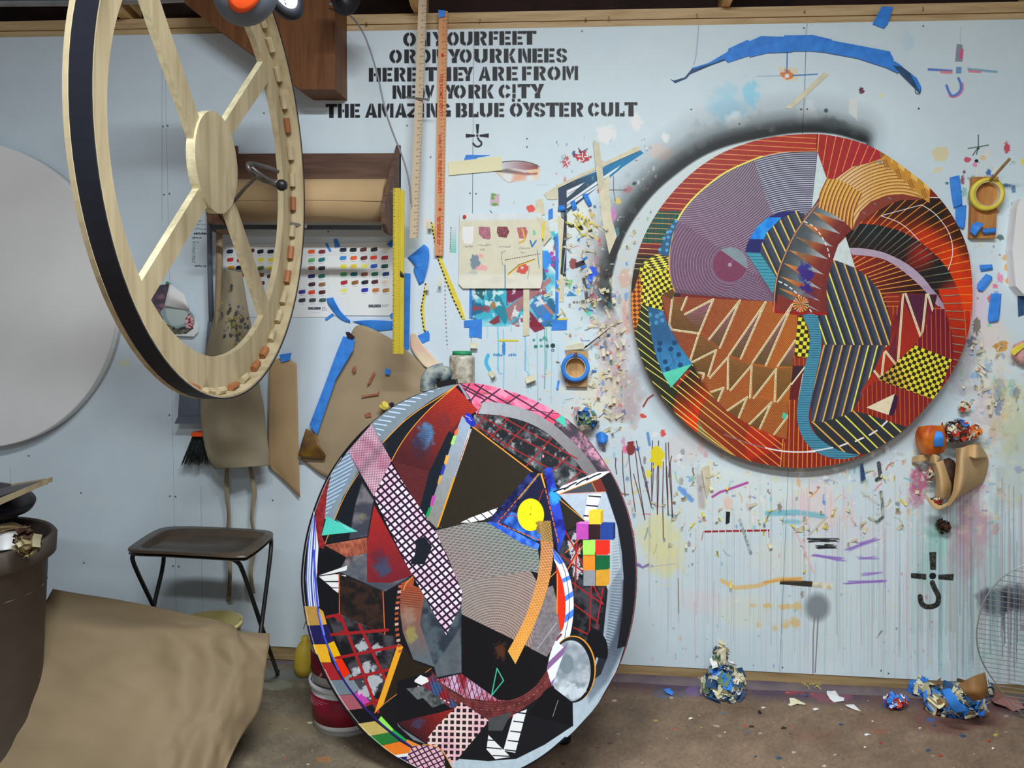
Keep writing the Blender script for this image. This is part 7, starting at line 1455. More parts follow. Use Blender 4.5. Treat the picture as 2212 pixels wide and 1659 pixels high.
# dustpan on its pole, wooden handle, brush, apron, paper sheets
t = empty('dustpan',W(455,860,.05),'grey long-handled dustpan hanging behind the stretcher frame','dustpan')
bm = new(); tube(bm,[W(452,430,.05),W(453,560,.05),W(457,700,.05)],.0095,12); obj('pole',bm,M['grey'],t,True)
bm = new(); tube(bm,[W(457,695,.05),W(450,780,.045),W(436,880,.035)],[.014,.014,.016],12); obj('grip',bm,M['grey'],t,True)
bm = new(); prism(bm,[W(x,y,.055) for x,y in d4((1150,980),(1300,980),(1300,1182),(1138,1182))],(0,.045,0)); obj('pan',bm,M['grey'],t)
bm = new(); prism(bm,[W(x,y,.065) for x,y in d4((1138,1182),(1300,1184),(1300,1232),(1115,1230))],(0,.02,0)); obj('lip',bm,M['grey'],t)
t = empty('broom',W(425,1000,.04),'long-handled broom with black bristles and orange collar hanging head down','broom')
bm = new(); tube(bm,[W(472,420,.12),W(474,560,.115),W(470,700,.10),W(452,900,.06),W(446,935,.05)],.0125,12); obj('handle',bm,M['kraft3'],t,True)
bm = new(); prism(bm,[W(x,y,.075) for x,y in d4((1225,1285),(1440,1290),(1440,1315),(1222,1312))],(0,.05,0)); obj('collar',bm,M['orange'],t)
bm = new(); rr = random.Random(5)
for k in range(150):
    f_ = k / 149; x0 = 416 + 66 * f_; x1 = 391 + 96 * f_ + rr.uniform(-2,2); o_ = rr.uniform(.03,.07); tube(bm,[W(x0,943,.05),W(x0 * .4 + x1 * .6,980,o_),W(x1,1000 + rr.uniform(-3,7),o_)],[.0016,.0016,.0008],4)
obj('bristles',bm,mat('bristle',(30,38,34),.6,.4,60),t)['kind'] = 'stuff'
M_ap = mat('stained_apron',(136,126,104),.85,.06,6,.3,bscale=60)
t = empty('apron',W(500,700,.06),'grey-brown cloth apron with paint stains hanging over the broom','apron')
loft('cloth',[[(*d4(p)[0],o) for p,o in r] for r in [
 [((1440,235),.10),((1470,245),.115),((1550,262),.10)],[((1410,330),.09),((1480,330),.13),((1562,340),.10)],[((1380,480),.09),((1460,480),.14),((1588,500),.09)],[((1345,640),.09),((1450,650),.15),((1610,620),.08)],
 [((1312,780),.08),((1440,800),.15),((1625,790),.08)],[((1290,980),.08),((1450,1000),.17),((1660,980),.09)],[((1282,1130),.08),((1460,1150),.13),((1690,1130),.10)],[((1295,1300),.08),((1450,1310),.15),((1705,1280),.09)],[((1330,1450),.08),((1480,1440),.12),((1722,1420),.10)],[((1372,1522),.08),((1500,1512),.15),((1728,1498),.09)]]],M_ap,t,5,5,.002,.012,6,3)
bm = new(); rr = random.Random(8)
for k in range(70):
    x,y = rr.gauss(1520,45),rr.gauss(600,75); 
    if x > 1590: x = 1585
    X,Y = d4((x,y))[0]; r = rr.uniform(1,4.5); off = .15 + .004; n_ = 7; ph_ = rr.uniform(0,6)
    bm2 = [W(X + r * rr.uniform(.5,1.2) * math.cos(ph_ + a * 6.28 / n_),Y + 1.4 * r * rr.uniform(.5,1.2) * math.sin(ph_ + a * 6.28 / n_),.153 + .002 * rr.random()) for a in range(n_)]; prism(bm,bm2,(0,.001,0),rr.choice([0,0,1,2,3]))
obj('paint_crust',bm,[mat('crust_dark',(62,62,58)),mat('crust_olive',(124,116,44)),mat('crust_grey',(128,118,118)),mat('crust_teal',(54,84,88))],t)['kind'] = 'stuff'
for pts in ([(487,1008),(484,1050),(490,1110),(487,1170),(493,1230),(488,1300)],[(536,1008),(544,1060),(540,1120),(546,1170),(538,1230),(541,1282)]):
    loft('tie_strap',[[(x,y,.05 + .008 * math.sin(i * 2)),(x + (11 if i % 2 else 8),y,.05 - .01 * math.sin(i * 2))] for i,(x,y) in enumerate(pts)],M_ap,t,2,4,.0015)
loft('paper_sheet',[[(582,782,.02),(615,772,.02),(641,786,.025)],[(580,860,.02),(612,860,.03),(643,862,.03)],[(580,985,.02),(612,990,.035),(645,960,.03)],[(584,1010,.02),(620,1045,.02),(648,1075,.02)]],M['kraft2'],None,5,5,.0012,.003); tag(sh(),'upright brown paper strip hanging right of the apron, pointed at the bottom','paper')
TP('tape_piece','blue',[(603,766),(630,762),(626,778),(608,783)],'blue tape tab on top of the upright brown paper strip',off=.03)
M['faint'] = mat('faint_red_paint',(146,88,68),.7,.2,20)
t = empty('paper_sheet',W(760,850,.01),'large creased brown paper with red marks taped behind the dark painting','paper')
loft('sheet',[[(752,735,.015),(777,702,.02),(850,735,.012),(905,780,.012)],[(700,860,.02),(790,820,.02),(870,815,.02),(955,830,.012)],[(672,950,.02),(760,940,.03),(850,900,.02),(960,860,.012)],[(650,992,.015),(705,1030,.02),(800,1060,.02),(960,1060,.012)]],M['kraft'],t,7,7,.0015,.006,7,2)
for q,mm in (((760,795),(768,790),(770,800),(764,806)),'faint'),(((805,805),(812,802),(800,828),(792,832)),'faint'),(((780,855),(815,850),(820,842),(818,854),(782,858)),'faint'),(((787,895),(800,890),(802,900),(790,902)),'faint'),(((832,796),(844,798),(842,810),(832,808)),'blue'): patch('paint_mark',q,M[mm],.034,.0006,t)
TP('tape_piece','blue',w6((372,175),(438,185),(430,250),(330,420),(230,715),(220,735),(180,680),(260,470),(330,280)),'long blue tape strip along the left edge of the creased brown paper',off=.045)
TP('tape_piece','purp',w6((385,150),(405,150),(440,180),(425,195),(395,185)),'small dark purple tape at the top of the long blue strip',off=.048)
loft('tape_fold',[[(*w6((160,700))[0],.04),(*w6((222,735))[0],.05)],[(*w6((135,780))[0],.06),(*w6((240,800))[0],.07)],[(*w6((118,850))[0],.05),(*w6((272,850))[0],.05)],[(*w6((135,862))[0],.04),(*w6((265,876))[0],.04)]],[mat('olive_purple_tape',(128,96,36),.4,.3,14,col2=(44,26,44))]); tag(sh(),'folded olive and purple tape below the long blue strip','tape')
loft('tape_piece',[[(*k7((250,190))[0],.01),(*k7((350,180))[0],.02)],[(*k7((260,480))[0],.015),(*k7((500,420))[0],.02)],[(*k7((470,790))[0],.02),(*k7((740,690))[0],.015)],[(*k7((610,885))[0],.03),(*k7((880,830))[0],.012)]],mat('cream_pink_tape',(204,194,158),.6,.1,8,.2,col2=(206,160,150))); tag(sh(),'cream and pink torn tape running from the straightedge to the jar','tape')
for (x,y,r,mm,l) in ((830,877,9,'yel','yellow crumpled paint skin on the creased brown paper'),(846,874,6,'purp','dark shiny paint scrap beside the yellow paint skin')):
    bm = new(); bmesh.ops.create_icosphere(bm,subdivisions=2,radius=r / 560)
    for v in bm.verts: v.co = v.co * (.7 + .6 * RND.random()); v.co.y *= .6; v.co += W(x,y,.062)
    tag(obj('paint_skin',bm,M[mm]),l,'paint scrap')
# palette sheet over the blue study
def pal(c):
    h = h6; c.img[:] = np.array([198,194,172]) / 255; c.poly(h((330,575),(980,575),(980,625),(330,640)),(196,204,206),1,5); c.poly(h((325,1055),(985,1060),(985,1180),(325,1180)),(206,204,190),.9,6); n = fbm(c.X / 16,c.Y / 16,5)[...,None]; c.img *= .96 + .07 * n
    c.poly(h((357,685),(445,685),(440,800),(425,820),(375,818),(357,780)),(216,220,222)); 
    for q,col in ((((483,685),(570,688),(578,770),(565,785),(520,780),(485,745)),(146,92,104)),(((628,685),(705,685),(722,725),(700,772),(640,765),(625,730)),(108,54,60)),(((782,692),(850,690),(865,725),(850,780),(800,775),(785,720)),(160,84,92))): c.poly(h(*q),mottled(col,tuple(v * 1.12 for v in col),.3)); c.pat(h(*q),lambda X,Y: np.clip((fbm(X * .5,Y * .5,5) - .6) * 6,0,1),(196,180,170),.4)
    c.line(h(*cr([(820,705),(835,740),(840,790),(800,810)],4)),4,(196,160,70)); c.poly(h((905,705),(925,720),(928,750),(905,752)),(110,185,150)); c.line(h((885,795),(900,840),(930,795)),3.4,(50,110,165))
    c.blot(h((455,960))[0],11,(104,122,140),.9,3,2,1.4,.5); c.blot(h((500,910))[0],8,(214,150,146),.8,5,2,.5,.4); c.blot(h((510,1005))[0],15,(216,150,150),.8,6,2,.45,.4); c.blot(h((440,1040))[0],12,(150,165,165),.5,6,4,.5,.4); c.blot(h((825,1015))[0],13,(190,76,66),.95,4,1,.9,.4); c.blot(h((822,1005))[0],4,(220,190,180),.9,4,1,.9,.4)
    c.line(h((710,1060),(800,985),(920,940)),3.4,(206,170,60)); c.line(h((715,1050),(800,980),(920,936)),1,(70,40,40)); c.line(h((690,944),(960,896)),1.6,(80,50,50),1,None,(5,3.4)); c.line(h((665,890),(662,940),(672,985)),1.3,(70,60,70),.9,None,(5,3)); c.line(h((688,985),(690,1165)),2,(60,110,150)); c.line(h((940,870),(955,1010)),1.4,(70,120,150)); c.line(h((880,990),(865,1090)),1.2,(110,130,150))
    rr = random.Random(4)
    for x,y,L in ((360,838,80),(470,828,110),(640,840,90),(790,852,90),(490,862,40),(655,876,40),(805,886,40)): 
        for k in range(L // 10): c.line([(X + rr.uniform(0,2),Y + rr.uniform(-2,2)) for X,Y in h((x + k * 10,y),(x + k * 10 + 4,y + 4),(x + k * 10 + 7,y))],.9,(110,108,112),.8)
    for y,a,b in ((1078,590,720),(1088,590,720),(1098,560,750),(1108,540,770),(1118,560,745)): c.line(h((a,y),(b,y)),.9,(150,148,138),.8,None,(4,1.4))
printed('palette_sheet',h6((335,580),(975,578),(982,1100),(965,1165),(360,1165),(328,1130)),.012,1300,(198,194,172),pal,'large cream palette sheet with maroon swatches pinned over the blue study','palette sheet')
bm = new(); lathe(bm,[(0,.010),(.006,.008),(.007,.002),(.003,0),(.001,-.012)],W(*h6((374,606))[0],.013),Vector((0,-1,0)),12); tag(obj('push_pin',bm,M['redp']),'red push pin at the top left corner of the palette sheet','pin')
# tape rolls on wooden blocks
def roll(cx,cy,r,ri,m,inner,blk,name,label):
    y0 = D - .02; c = W(cx,cy,.035); t = empty(name,c,label,'tape roll'); R = r / 572; Ri = ri / 572
    bm = new(); lathe(bm,[(R,.012),(R,-.012),(Ri + .002,-.012),(Ri + .002,.012)],c,Vector((0,-1,0)),48,closed=True); obj('tape',bm,m,t,True); bm = new(); lathe(bm,[(Ri + .0018,.0125),(Ri + .0018,-.012),(Ri,-.012),(Ri,.0125)],c,Vector((0,-1,0)),40,closed=True); obj('core',bm,inner,t)
    return t
def block(q,mm,label):
    bm = new(); prism(bm,[W(x,y,.022) for x,y in q],(0,.021,0)); tag(obj('wood_block',bm,mm),label,'wood block')
block(w6((1642,252),(1765,262),(1762,462),(1640,458)),wood('light_block',(176,140,96),(140,108,70),2),'pale wooden block behind the blue tape roll'); roll(1243,794,31,21,M['blue'],M['mask'],None,'tape_roll','blue tape roll hanging on a peg above the dark painting')
block(z6((595,420),(762,420),(742,815),(580,812)),wood('orange_block',(172,122,66),(140,84,52),2),'orange-brown wooden block behind the yellow tape roll'); roll(2131,420,33,24,M['yel'],M['mask'],None,'tape_roll','yellow masking tape roll hanging on a peg at the right')
bm = new(); tube(bm,[W(2131,398,.0225),W(2150,378,.08),W(2181,343,.14)],.0052,10); tag(obj('peg',bm,wood('peg_wood',(150,118,78),(120,90,56),2)),'wooden dowel peg through the yellow tape roll','peg')
bm = new(); tube(bm,[W(1244,765,.0225),W(1243,770,.09)],.0075,10); tag(obj('peg',bm,M['walnut']),'short dark peg through the blue tape roll','peg')
t = empty('paint_brush',W(1265,752,.03),'thin brush stuck to the wall above the blue tape roll','brush'); bm = new(); tube(bm,[W(1265,750,.024),W(1318,708,.03)],[.003,.0015],8); obj('handle',bm,M['darksteel'],t); bm = new(); tube(bm,[W(1261,753,.024),W(1268,747,.024)],[.001,.0045],8); obj('bristles',bm,M['blackm'],t); patch('tape_tab',w6((1635,230),(1740,210),(1745,245),(1640,255)),M['mask'],.024,.001,t)
loft('tape_fold',[[(*z6((575,770))[0],.03),(*z6((610,800))[0],.04)],[(*z6((590,730))[0],.04),(*z6((640,760))[0],.05)],[(*z6((620,708))[0],.035),(*z6((668,720))[0],.045)]],M['blue']); tag(sh(),'crumpled blue tape on the bottom left of the orange block','tape')
loft('tape_fold',[[(*z6((655,755))[0],.03),(*z6((745,745))[0],.03)],[(*z6((660,772))[0],.042),(*z6((745,765))[0],.042)],[(*z6((665,790))[0],.03),(*z6((740,782))[0],.03)]],M['blue']); tag(sh(),'blue tape tube on the bottom right of the orange block','tape')

# ---------------------------------------------------------------- crumpled bundles
def bundle(name,c,r,mats_,n,label,seed,sq=(1,1,1),cat='tape ball',flat=False):
    rr = random.Random(seed); c = Vector(c); t = empty(name,c,label,cat); bm = new(); bmesh.ops.create_icosphere(bm,subdivisions=3,radius=r * .74)
    for v in bm.verts: d_ = v.co.normalized(); v.co = Vector([a * b for a,b in zip(v.co * (.45 + 1.1 * float(fbm(np.array(d_.x * 2 + 9),np.array(d_.z * 2 + d_.y * 2 + 9),seed))),sq)]) + c
    obj('core',bm,mats_[0],t)
    bms = [new() for _ in mats_]
    for k in range(n):
        u_ = rr.uniform(-1,1); a = rr.uniform(0,6.283); q = math.sqrt(1 - u_ * u_); d_ = Vector((q * math.cos(a),q * math.sin(a) ,u_)); kf = .45 + 1.1 * float(fbm(np.array(d_.x * 2 + 9),np.array(d_.z * 2 + d_.y * 2 + 9),seed)); p = c + Vector([x * y for x,y in zip(d_ * r * kf * rr.uniform(.66,.95),sq)])
        e1 = d_.orthogonal().normalized(); e1.rotate(Matrix.Rotation(rr.uniform(0,6.28),3,d_)); e2 = d_.cross(e1); w_,h_ = r * rr.uniform(.10,.34),r * rr.uniform(.16,.48); b_ = bms[rr.randrange(len(bms))]; lift = rr.uniform(0,.22) * r
        rows_ = [[p + e1 * (s_ * w_) + e2 * (t_ * h_) + d_ * (lift * t_ * t_) for s_ in (-1,1)] for t_ in (-1,-.2,.5,1)]
        V = [[b_.verts.new(v) for v in r_] for r_ in rows_]; V2 = [[b_.verts.new(v + d_ * .0012) for v in r_] for r_ in rows_]
        for i in range(3):
            b_.faces.new([V[i][0],V[i][1],V[i + 1][1],V[i + 1][0]]); b_.faces.new([V2[i][0],V2[i + 1][0],V2[i + 1][1],V2[i][1]])
            for s_ in (0,1): b_.faces.new([V[i][s_],V[i + 1][s_],V2[i + 1][s_],V2[i][s_]])
    for b_,mm in zip(bms,mats_): o = obj('tape_flakes',b_,mm,t); o['kind'] = 'stuff'
    return t
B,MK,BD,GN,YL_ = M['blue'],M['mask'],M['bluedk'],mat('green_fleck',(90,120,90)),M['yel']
bundle('tape_ball',PF(1562,1508,0) + Vector((0,0,.060)),.070,[B,MK,BD,GN,M['cream'],M['white']],190,'blue and cream crumpled tape ball on the floor, leftmost by the wall',3,(1,.7,.95)); 
tf = P(1558,1420,PF(1562,1508,0).y + .01); bundle('tape_tuft',tf,.042,[MK,BD,GN],40,'pointed cream and dark tape tuft standing on the leftmost tape ball',9,(.6,.5,1.3))
bundle('tape_ball',PF(1932,1530,0) + Vector((0,0,.027)),.036,[M['redp'],B,M['white']],70,'small red, blue and white crumpled ball on the floor',5,(1,.8,.9))
bundle('tape_ball',PF(2062,1540,0) + Vector((0,0,.046)),.082,[BD,MK,B,mat('ochre_fold',(132,96,56),.6,.2),M['cream']],150,'large blue and orange crumpled tape heap on the floor by the wire grille',6,(1.15,.7,.62))
bundle('tape_ball',PF(2002,1508,0) + Vector((-.01,.02,.026)),.043,[MK,B,MK],50,'cream and blue crumpled tape on the floor left of the large heap',12,(1,.7,.9))
bundle('tape_ball',PF(2122,1512,0) + Vector((0,.02,.030)),.047,[B,BD,MK],50,'dark blue crumpled tape on the floor right of the large heap',13,(1,.7,.7))
bundle('tape_ball',W(1268,905,.045),.040,[B,MK,BD,GN],90,'blue and cream crumpled tape ball stuck to the wall right of the dark painting',7,(.95,.8,1))
loft('tape_cup',[[(1287,938,.01),(1300,932,.03),(1314,942,.02)],[(1290,950,.03),(1302,954,.05),(1312,952,.03)],[(1292,958,.03),(1303,960,.04),(1310,958,.02)]],M['blue']); tag(sh(),'dark blue folded tape below the blue and cream wall ball','tape')
TP('tape_piece','maskp',h6((1,1),(2,1),(1,2))[:0] + [(1240,880),(1252,878),(1258,896),(1242,902)],'pink torn tape beside the blue and cream wall ball',off=.03)
dz = D - 2.78
loft('paper_fold',[[(2070,1478,dz),(2100,1462,dz + .02),(2128,1452,dz)],[(2082,1496,dz + .03),(2110,1492,dz + .05),(2134,1484,dz + .02)],[(2100,1512,dz),(2120,1512,dz + .02),(2134,1504,dz)]],mat('ochre_fold',(132,96,56),.6,.2)); tag(sh(),'ochre folded paper on top of the largest tape heap','paper')
loft('tape_piece',[[(2034,1490,dz),(2052,1486,dz + .02)],[(2046,1516,dz + .03),(2068,1510,dz + .04)],[(2062,1540,dz + .02),(2092,1538,dz + .03)]],M['blue']); tag(sh(),'wide blue tape strap across the front of the largest tape heap','tape')
# paper bag stuffed with scraps
b5 = T(1940,860,5.53); rw = lambda rows: [[(*b5((x,y))[0],o) for x,y,o in r] for r in rows]
t = empty('paper_bag',W(2055,1010,.01),'torn kraft paper bag of scraps fixed to the wall below the round painting','paper bag')
loft('outer_shell',rw([[(690,600,.05),(760,590,.12),(850,560,.10),(960,530,.02)],[(690,760,.10),(760,740,.16),(900,720,.10),(1075,712,.01)],[(670,980,.13),(760,960,.17),(900,930,.10),(1060,880,.01)],[(640,1150,.13),(720,1150,.16),(830,1090,.10),(1000,1020,.01)],[(560,1290,.10),(620,1290,.12),(700,1210,.09),(850,1095,.01)]]),M['bagk'],t,5,5,.0015,.004,5)
loft('inner_roll',rw([[(400,790,.05),(450,770,.11),(540,740,.10)],[(440,930,.06),(500,900,.13),(600,920,.10)],[(450,1080,.06),(520,1080,.13),(640,1050,.09)],[(430,1180,.05),(520,1200,.11),(620,1200,.07)]]),M['bagk'],t)
loft('rim_band',rw([[(325,1130,.10),(335,1200,.11)],[(400,1220,.13),(400,1290,.13)],[(500,1280,.14),(480,1335,.14)],[(600,1240,.14),(590,1290,.14)]]),M['bagk'],t,3)
loft('left_flap',rw([[(170,700,.01),(260,680,.05),(380,690,.06)],[(165,770,.01),(260,765,.05),(370,740,.05)]]),M['bagk'],t)
loft('left_flap',rw([[(360,690,.06),(430,670,.10),(500,700,.10)],[(390,780,.07),(450,790,.11),(480,760,.10)]]),M['bagk'],t)
loft('upper_fold',rw([[(850,560,.10),(940,560,.12),(1020,610,.04)],[(840,700,.12),(940,720,.14),(1070,712,.03)]]),M['bagk'],t)
bm = new(); bmesh.ops.create_icosphere(bm,subdivisions=2,radius=.05); [setattr(v,'co',Vector((v.co.x * .8,v.co.y * .6,v.co.z * 1.5)) + W(*b5((590,950))[0],.045)) for v in bm.verts]; obj('dark_lining',bm,M['brownp'],t,True)
t = empty('paint_palette',W(*b5((350,500))[0],.08),'curled orange and red paint palette with blue tape on the paper bag','palette')
loft('skin',rw([[(240,340,.05),(380,325,.10),(560,330,.08)],[(205,430,.05),(340,440,.12),(560,430,.09)],[(215,560,.05),(360,560,.11),(580,550,.08)],[(260,660,.04),(380,680,.09),(540,650,.07)]]),M['orangep'],t,5,5,.002,.005,4)
loft('blue_tab',rw([[(450,395,.115),(520,400,.12)],[(430,480,.125),(545,470,.13)],[(425,580,.115),(545,585,.11)]]),M['blue'],t)
bundle('scrap_pile',W(*b5((700,400))[0],.07),.045,[MK,B,M['redp'],M['brownp'],MK],120,'cluster of blue, cream and red scraps on top of the paper bag',21,(1.15,.8,.85),'paint scraps')
bundle('scrap_pile',W(*b5((790,110))[0],.02),.020,[MK,M['redp'],M['bluedk']],30,'small scrap cluster above the paper bag',22,(1,.6,1.1),'paint scraps')
bundle('scrap_pile',W(*b5((910,400))[0],.06),.026,[M['orangep'],MK],30,'orange paint scrap cluster at the upper right of the paper bag',24,(1,.7,1),'paint scraps')
bundle('scrap_pile',W(*b5((385,900))[0],.05),.016,[MK,M['redp'],M['brownp']],26,'red and cream shreds along the left edge of the paper bag',26,(.6,.7,1.9),'paint scraps')
bundle('scrap_pile',W(*b5((470,1230))[0],.10),.018,[M['brownp'],M['redp'],MK],26,'dark red and cream shreds at the bottom rim of the paper bag',27,(1.5,.6,.7),'paint scraps')
bundle('dried_leaf',W(*b5((545,1530))[0],.02),.026,[M['brownp'],M['brownp']],26,'dark brown dried paint clump under the paper bag',23,(1,.7,1),'paint scrap')
loft('paint_rag',[[(2190,745,.02),(2212,735,.04),(2240,740,.02)],[(2184,765,.02),(2205,770,.05),(2240,770,.02)],[(2196,780,.02),(2212,788,.03),(2240,785,.02)]],M['maskp'],wr=.006); tag(sh(),'pink folded tape with yellow edge at the right edge of the wall','tape')
for q,mm,l in ((((2183,760),(2188,752),(2215,738),(2215,748),(2190,768)),'yel','yellow tape across the pink folded tape'),(((1858,1004),(1864,1000),(1870,1034),(1860,1040)),'bluedk','dark strip curled under the round painting'),(((1515,1010),(1532,1004),(1534,1050),(1526,1076),(1522,1050)),'mask','tall cream masking strip under the round painting')): TP('tape_piece',mm,q,l,off=.05 if mm == 'yel' else .006,lift=.012)

# ---------------------------------------------------------------- jar, painted fitting and the easel behind the dark painting
t = empty('easel',Vector((-.35,2.72,0)),'wooden easel shelf behind the dark oval painting','easel')
zs = P(950,862,2.86).z; xa,xb = P(928,850,2.86).x,P(1036,850,2.86).x
bm = new(); box(bm,(xa,2.82,zs - .02),(xb,2.95,zs)); obj('shelf',bm,M['walnut'],t)
for x in (xa,xb - .03): bm = new(); prism(bm,[Vector((x,2.95,zs - .02)),Vector((x,2.92,zs - .02)),Vector((x,2.96,0)),Vector((x,2.99,0))],(.03,0,0)); obj('leg',bm,M['walnut'],t)
p = PF(1222,1608,0); bm = new(); lathe(bm,[(0,0),(.024,0),(.028,.01),(.022,.055),(0,.058)],Vector((p.x - .01,p.y + .02,0)),Vector((0,0,1)),18); box(bm,(p.x - .03,p.y + .01,.05),(p.x + .01,p.y + .035,.085)); tag(obj('rubber_foot',bm,M['black']),'black rubber foot on the floor under the lower right of the dark painting','foot')
jx,jy = P(998,800,2.90),0; jc = Vector((jx.x,2.90,zs + .0005)); s_ = 1 / (F / 2.92)
t = empty('glass_jar',jc,'paint-crusted glass jar with green rim standing behind the dark painting','jar')
hj = P(998,767,2.9).z - zs; ht = P(998,759,2.9).z - zs; rj = 28.5 * s_
bm = new(); lathe(bm,[(0,0),(rj * .97,.001),(rj,.008),(rj * .97,hj - .012),(rj * .93,hj - .003),(rj * .80,hj)],jc,Vector((0,0,1)),32); obj('body',bm,M['jar'],t,True); bm = new(); lathe(bm,[(rj * .74,hj - .001),(rj * .75,ht),(rj * .70,ht),(rj * .70,hj - .001)],jc,Vector((0,0,1)),32,closed=True); obj('rim',bm,M['green'],t,True)
t = empty('pipe_fitting',P(930,830,2.84),'blue paint-spattered elbow fitting beside the glass jar','fitting')
Pq = lambda x,y,d_: tuple(P(*k7((x,y))[0],d_)); bm = new(); tube(bm,cr([Pq(590,1330,2.83),Pq(590,1180,2.83),Pq(640,1030,2.84),Pq(760,960,2.85),Pq(900,930,2.86)],4),[.027] * 9 + [.029] * 8,14); obj('elbow',bm,M['bluepaint'],t,True); bm = new(); tube(bm,[Pq(820,1000,2.85),Pq(960,1000,2.87),Pq(1000,1010,2.875)],[.030,.030,.026],16); obj('socket',bm,M['bluepaint'],t,True)
bm = new(); prism(bm,[Vector(Pq(*q,2.81)) for q in ((740,1150),(1140,1105),(1160,1180),(1160,1260),(780,1260))],(0,.06,0)); tag(obj('clamp_plate',bm,M['blackm']),'black clamp plate lying in front of the glass jar','clamp')

# ---------------------------------------------------------------- tray table
def at(x,y,z): return PF(x,y,z)
zt = .612; t = empty('tray_table',at(430,1180,zt) * Vector((1,1,0)) if False else Vector((at(430,1180,zt).x,at(430,1180,zt).y,0)),'brown metal tray table with black bent tube legs standing by the wall','tray table')
rim = cr([(276,1186),(292,1172),(330,1148),(362,1138),(420,1137),(500,1140),(572,1145),(590,1152),(585,1160),(565,1178),(540,1196),(520,1202),(440,1198),(350,1193),(296,1191)],4,True); inn = cr([(305,1184),(316,1174),(345,1156),(372,1146),(430,1145),(500,1148),(560,1152),(567,1156),(556,1166),(530,1184),(505,1192),(440,1190),(350,1187),(318,1186)],4,True); n_ = min(len(rim),len(inn))
rim = [rim[int(i * len(rim) / 56)] for i in range(56)]; inn = [inn[int(i * len(inn) / 56)] for i in range(56)]
bm = new(); L = []
for i in range(56):
    a,b = at(*rim[i],zt),at(*inn[i],zt); L.append([bm.verts.new(q) for q in (a + Vector((0,0,-.006)),a,b + Vector((0,0,.002)),b + (b - a).normalized() * .01 + Vector((0,0,-.014)))])
for i in range(56):
    for k in range(3): bm.faces.new([L[i][k],L[i][k + 1],L[(i + 1) % 56][k + 1],L[(i + 1) % 56][k]])
bm.faces.new([l[3] for l in L]); bm.faces.new([bm.verts.new(l[0].co + Vector((0,0,-.012)) * 0 + (l[3].co - l[0].co) * .02 + Vector((0,0,-.010))) for l in L][::-1]); obj('tray_top',bm,M['tray'],t,True)
def leg(pts): bm = new(); tube(bm,cr([tuple(p) for p in pts],4),.0075,10); obj('leg',bm,M['blackm'],t,True)
f1,f2 = at(287,1192,zt - .02),at(512,1206,zt - .02); b1,b2 = at(352,1150,zt - .02),at(585,1160,zt - .02)
leg([f1 + Vector((.03,.0,0)),f1 + Vector((.004,0,-.008)),P(290,1220,f1.y + .01),P(333,1312,f1.y + .14),P(352,1352,f1.y + .19),P(376,1403,f1.y + .26)])
leg([b1 + Vector((0,0,0)),P(353,1215,b1.y - .06),P(332,1312,f1.y + .135),P(322,1400,f1.y + .02),PF(318,1510,.01)])
leg([f2 + Vector((-.03,0,0)),f2 + Vector((.0,0,-.012)),P(526,1238,f2.y + .02),P(564,1350,f2.y + .15),P(584,1410,f2.y + .22),P(602,1462,2.985)])
leg([b2,P(584,1200,b2.y - .05),P(563,1365,f2.y + .13),P(553,1440,f2.y + .02),PF(545,1540,.01)])
bm = new(); tube(bm,[f1 + Vector((.02,0,0)),f2 - Vector((.02,0,0))],.0075,10); obj('cross_bar',bm,M['blackm'],t,True); bm = new(); tube(bm,[b1,b2],.0075,10); obj('cross_bar',bm,M['blackm'],t,True)
bm = new(); p = P(602,1462,2.985); tube(bm,[p + Vector((-.004,0,.012)),Vector((p.x + .003,p.y,.001))],.010,10); obj('rubber_foot',bm,M['black'],t)

# ---------------------------------------------------------------- bin and what is heaped on it
zr = .75; pr_ = PF(78,1172,zr); bc = Vector((pr_.x - .27,pr_.y,0))
t = empty('waste_bin',bc,'large dark brown plastic bin overflowing at the left edge','bin'); bm = new(); lathe(bm,[(.20,.002),(.205,0),(.25,zr - .07),(.272,zr - .06),(.276,zr - .01),(.268,zr),(.256,zr - .006),(.245,zr - .12),(.2,.01),(0,.01),(0,0),(.2,0)][1:10],bc,Vector((0,0,1)),48); obj('body',bm,M['bin'],t,True)
bm = new(); tube(bm,[bc + Vector((.2425 * math.cos(a),.2425 * math.sin(a),.60)) for a in [k * .3 for k in range(21)]],.004,6,True); obj('rib',bm,M['bin'],t)
bundle('rubbish',bc + Vector((0.02,0,zr - .13)),.175,[M['binin'],M['white'],M['binin'],M['brownp'],M['binin']],60,'dark rubbish and paper filling the brown bin',31,(1,.95,.4),'rubbish')
bundle('tissue',P(58,1172,bc.y - .10),.038,[mat('stained_tissue',(116,104,72),.8,.3,10),mat('stained_tissue2',(140,134,108),.8),M['brownp']],34,'yellow stained crumpled tissue on the rim of the brown bin',32,(.8,.7,1),'tissue')
loft('paper_scrap',[[(-20,1158,D - 2.2),(12,1148,D - 2.2),(40,1146,D - 2.22)],[(-20,1195,D - 2.16),(10,1188,D - 2.14),(36,1186,D - 2.18)]],M['white']); tag(sh(),'white paper sheet lying on the rubbish in the brown bin','paper')
loft('paper_curl',[[(0,1132,D - 2.25),(30,1128,D - 2.3),(70,1146,D - 2.3)],[(0,1150,D - 2.18),(30,1143,D - 2.2),(66,1147,D - 2.25)]],M['kraft2'],thick=.003); tag(sh(),'curled brown paper offcut on the brown bin, pointing right','paper')
bm = new(); c = P(-10,1105,2.3); lathe(bm,[(0,-.06),(.05,-.055),(.085,-.03),(.088,0),(.10,.012),(.125,.03),(.13,.045),(.11,.05),(0,.04)],c - Vector((.03,0,0)),Vector((.25,-.1,1)),32); tag(obj('dark_hat',bm,M['binin'],None,True),'dark rounded cap lying on top of the brown bin','cap')
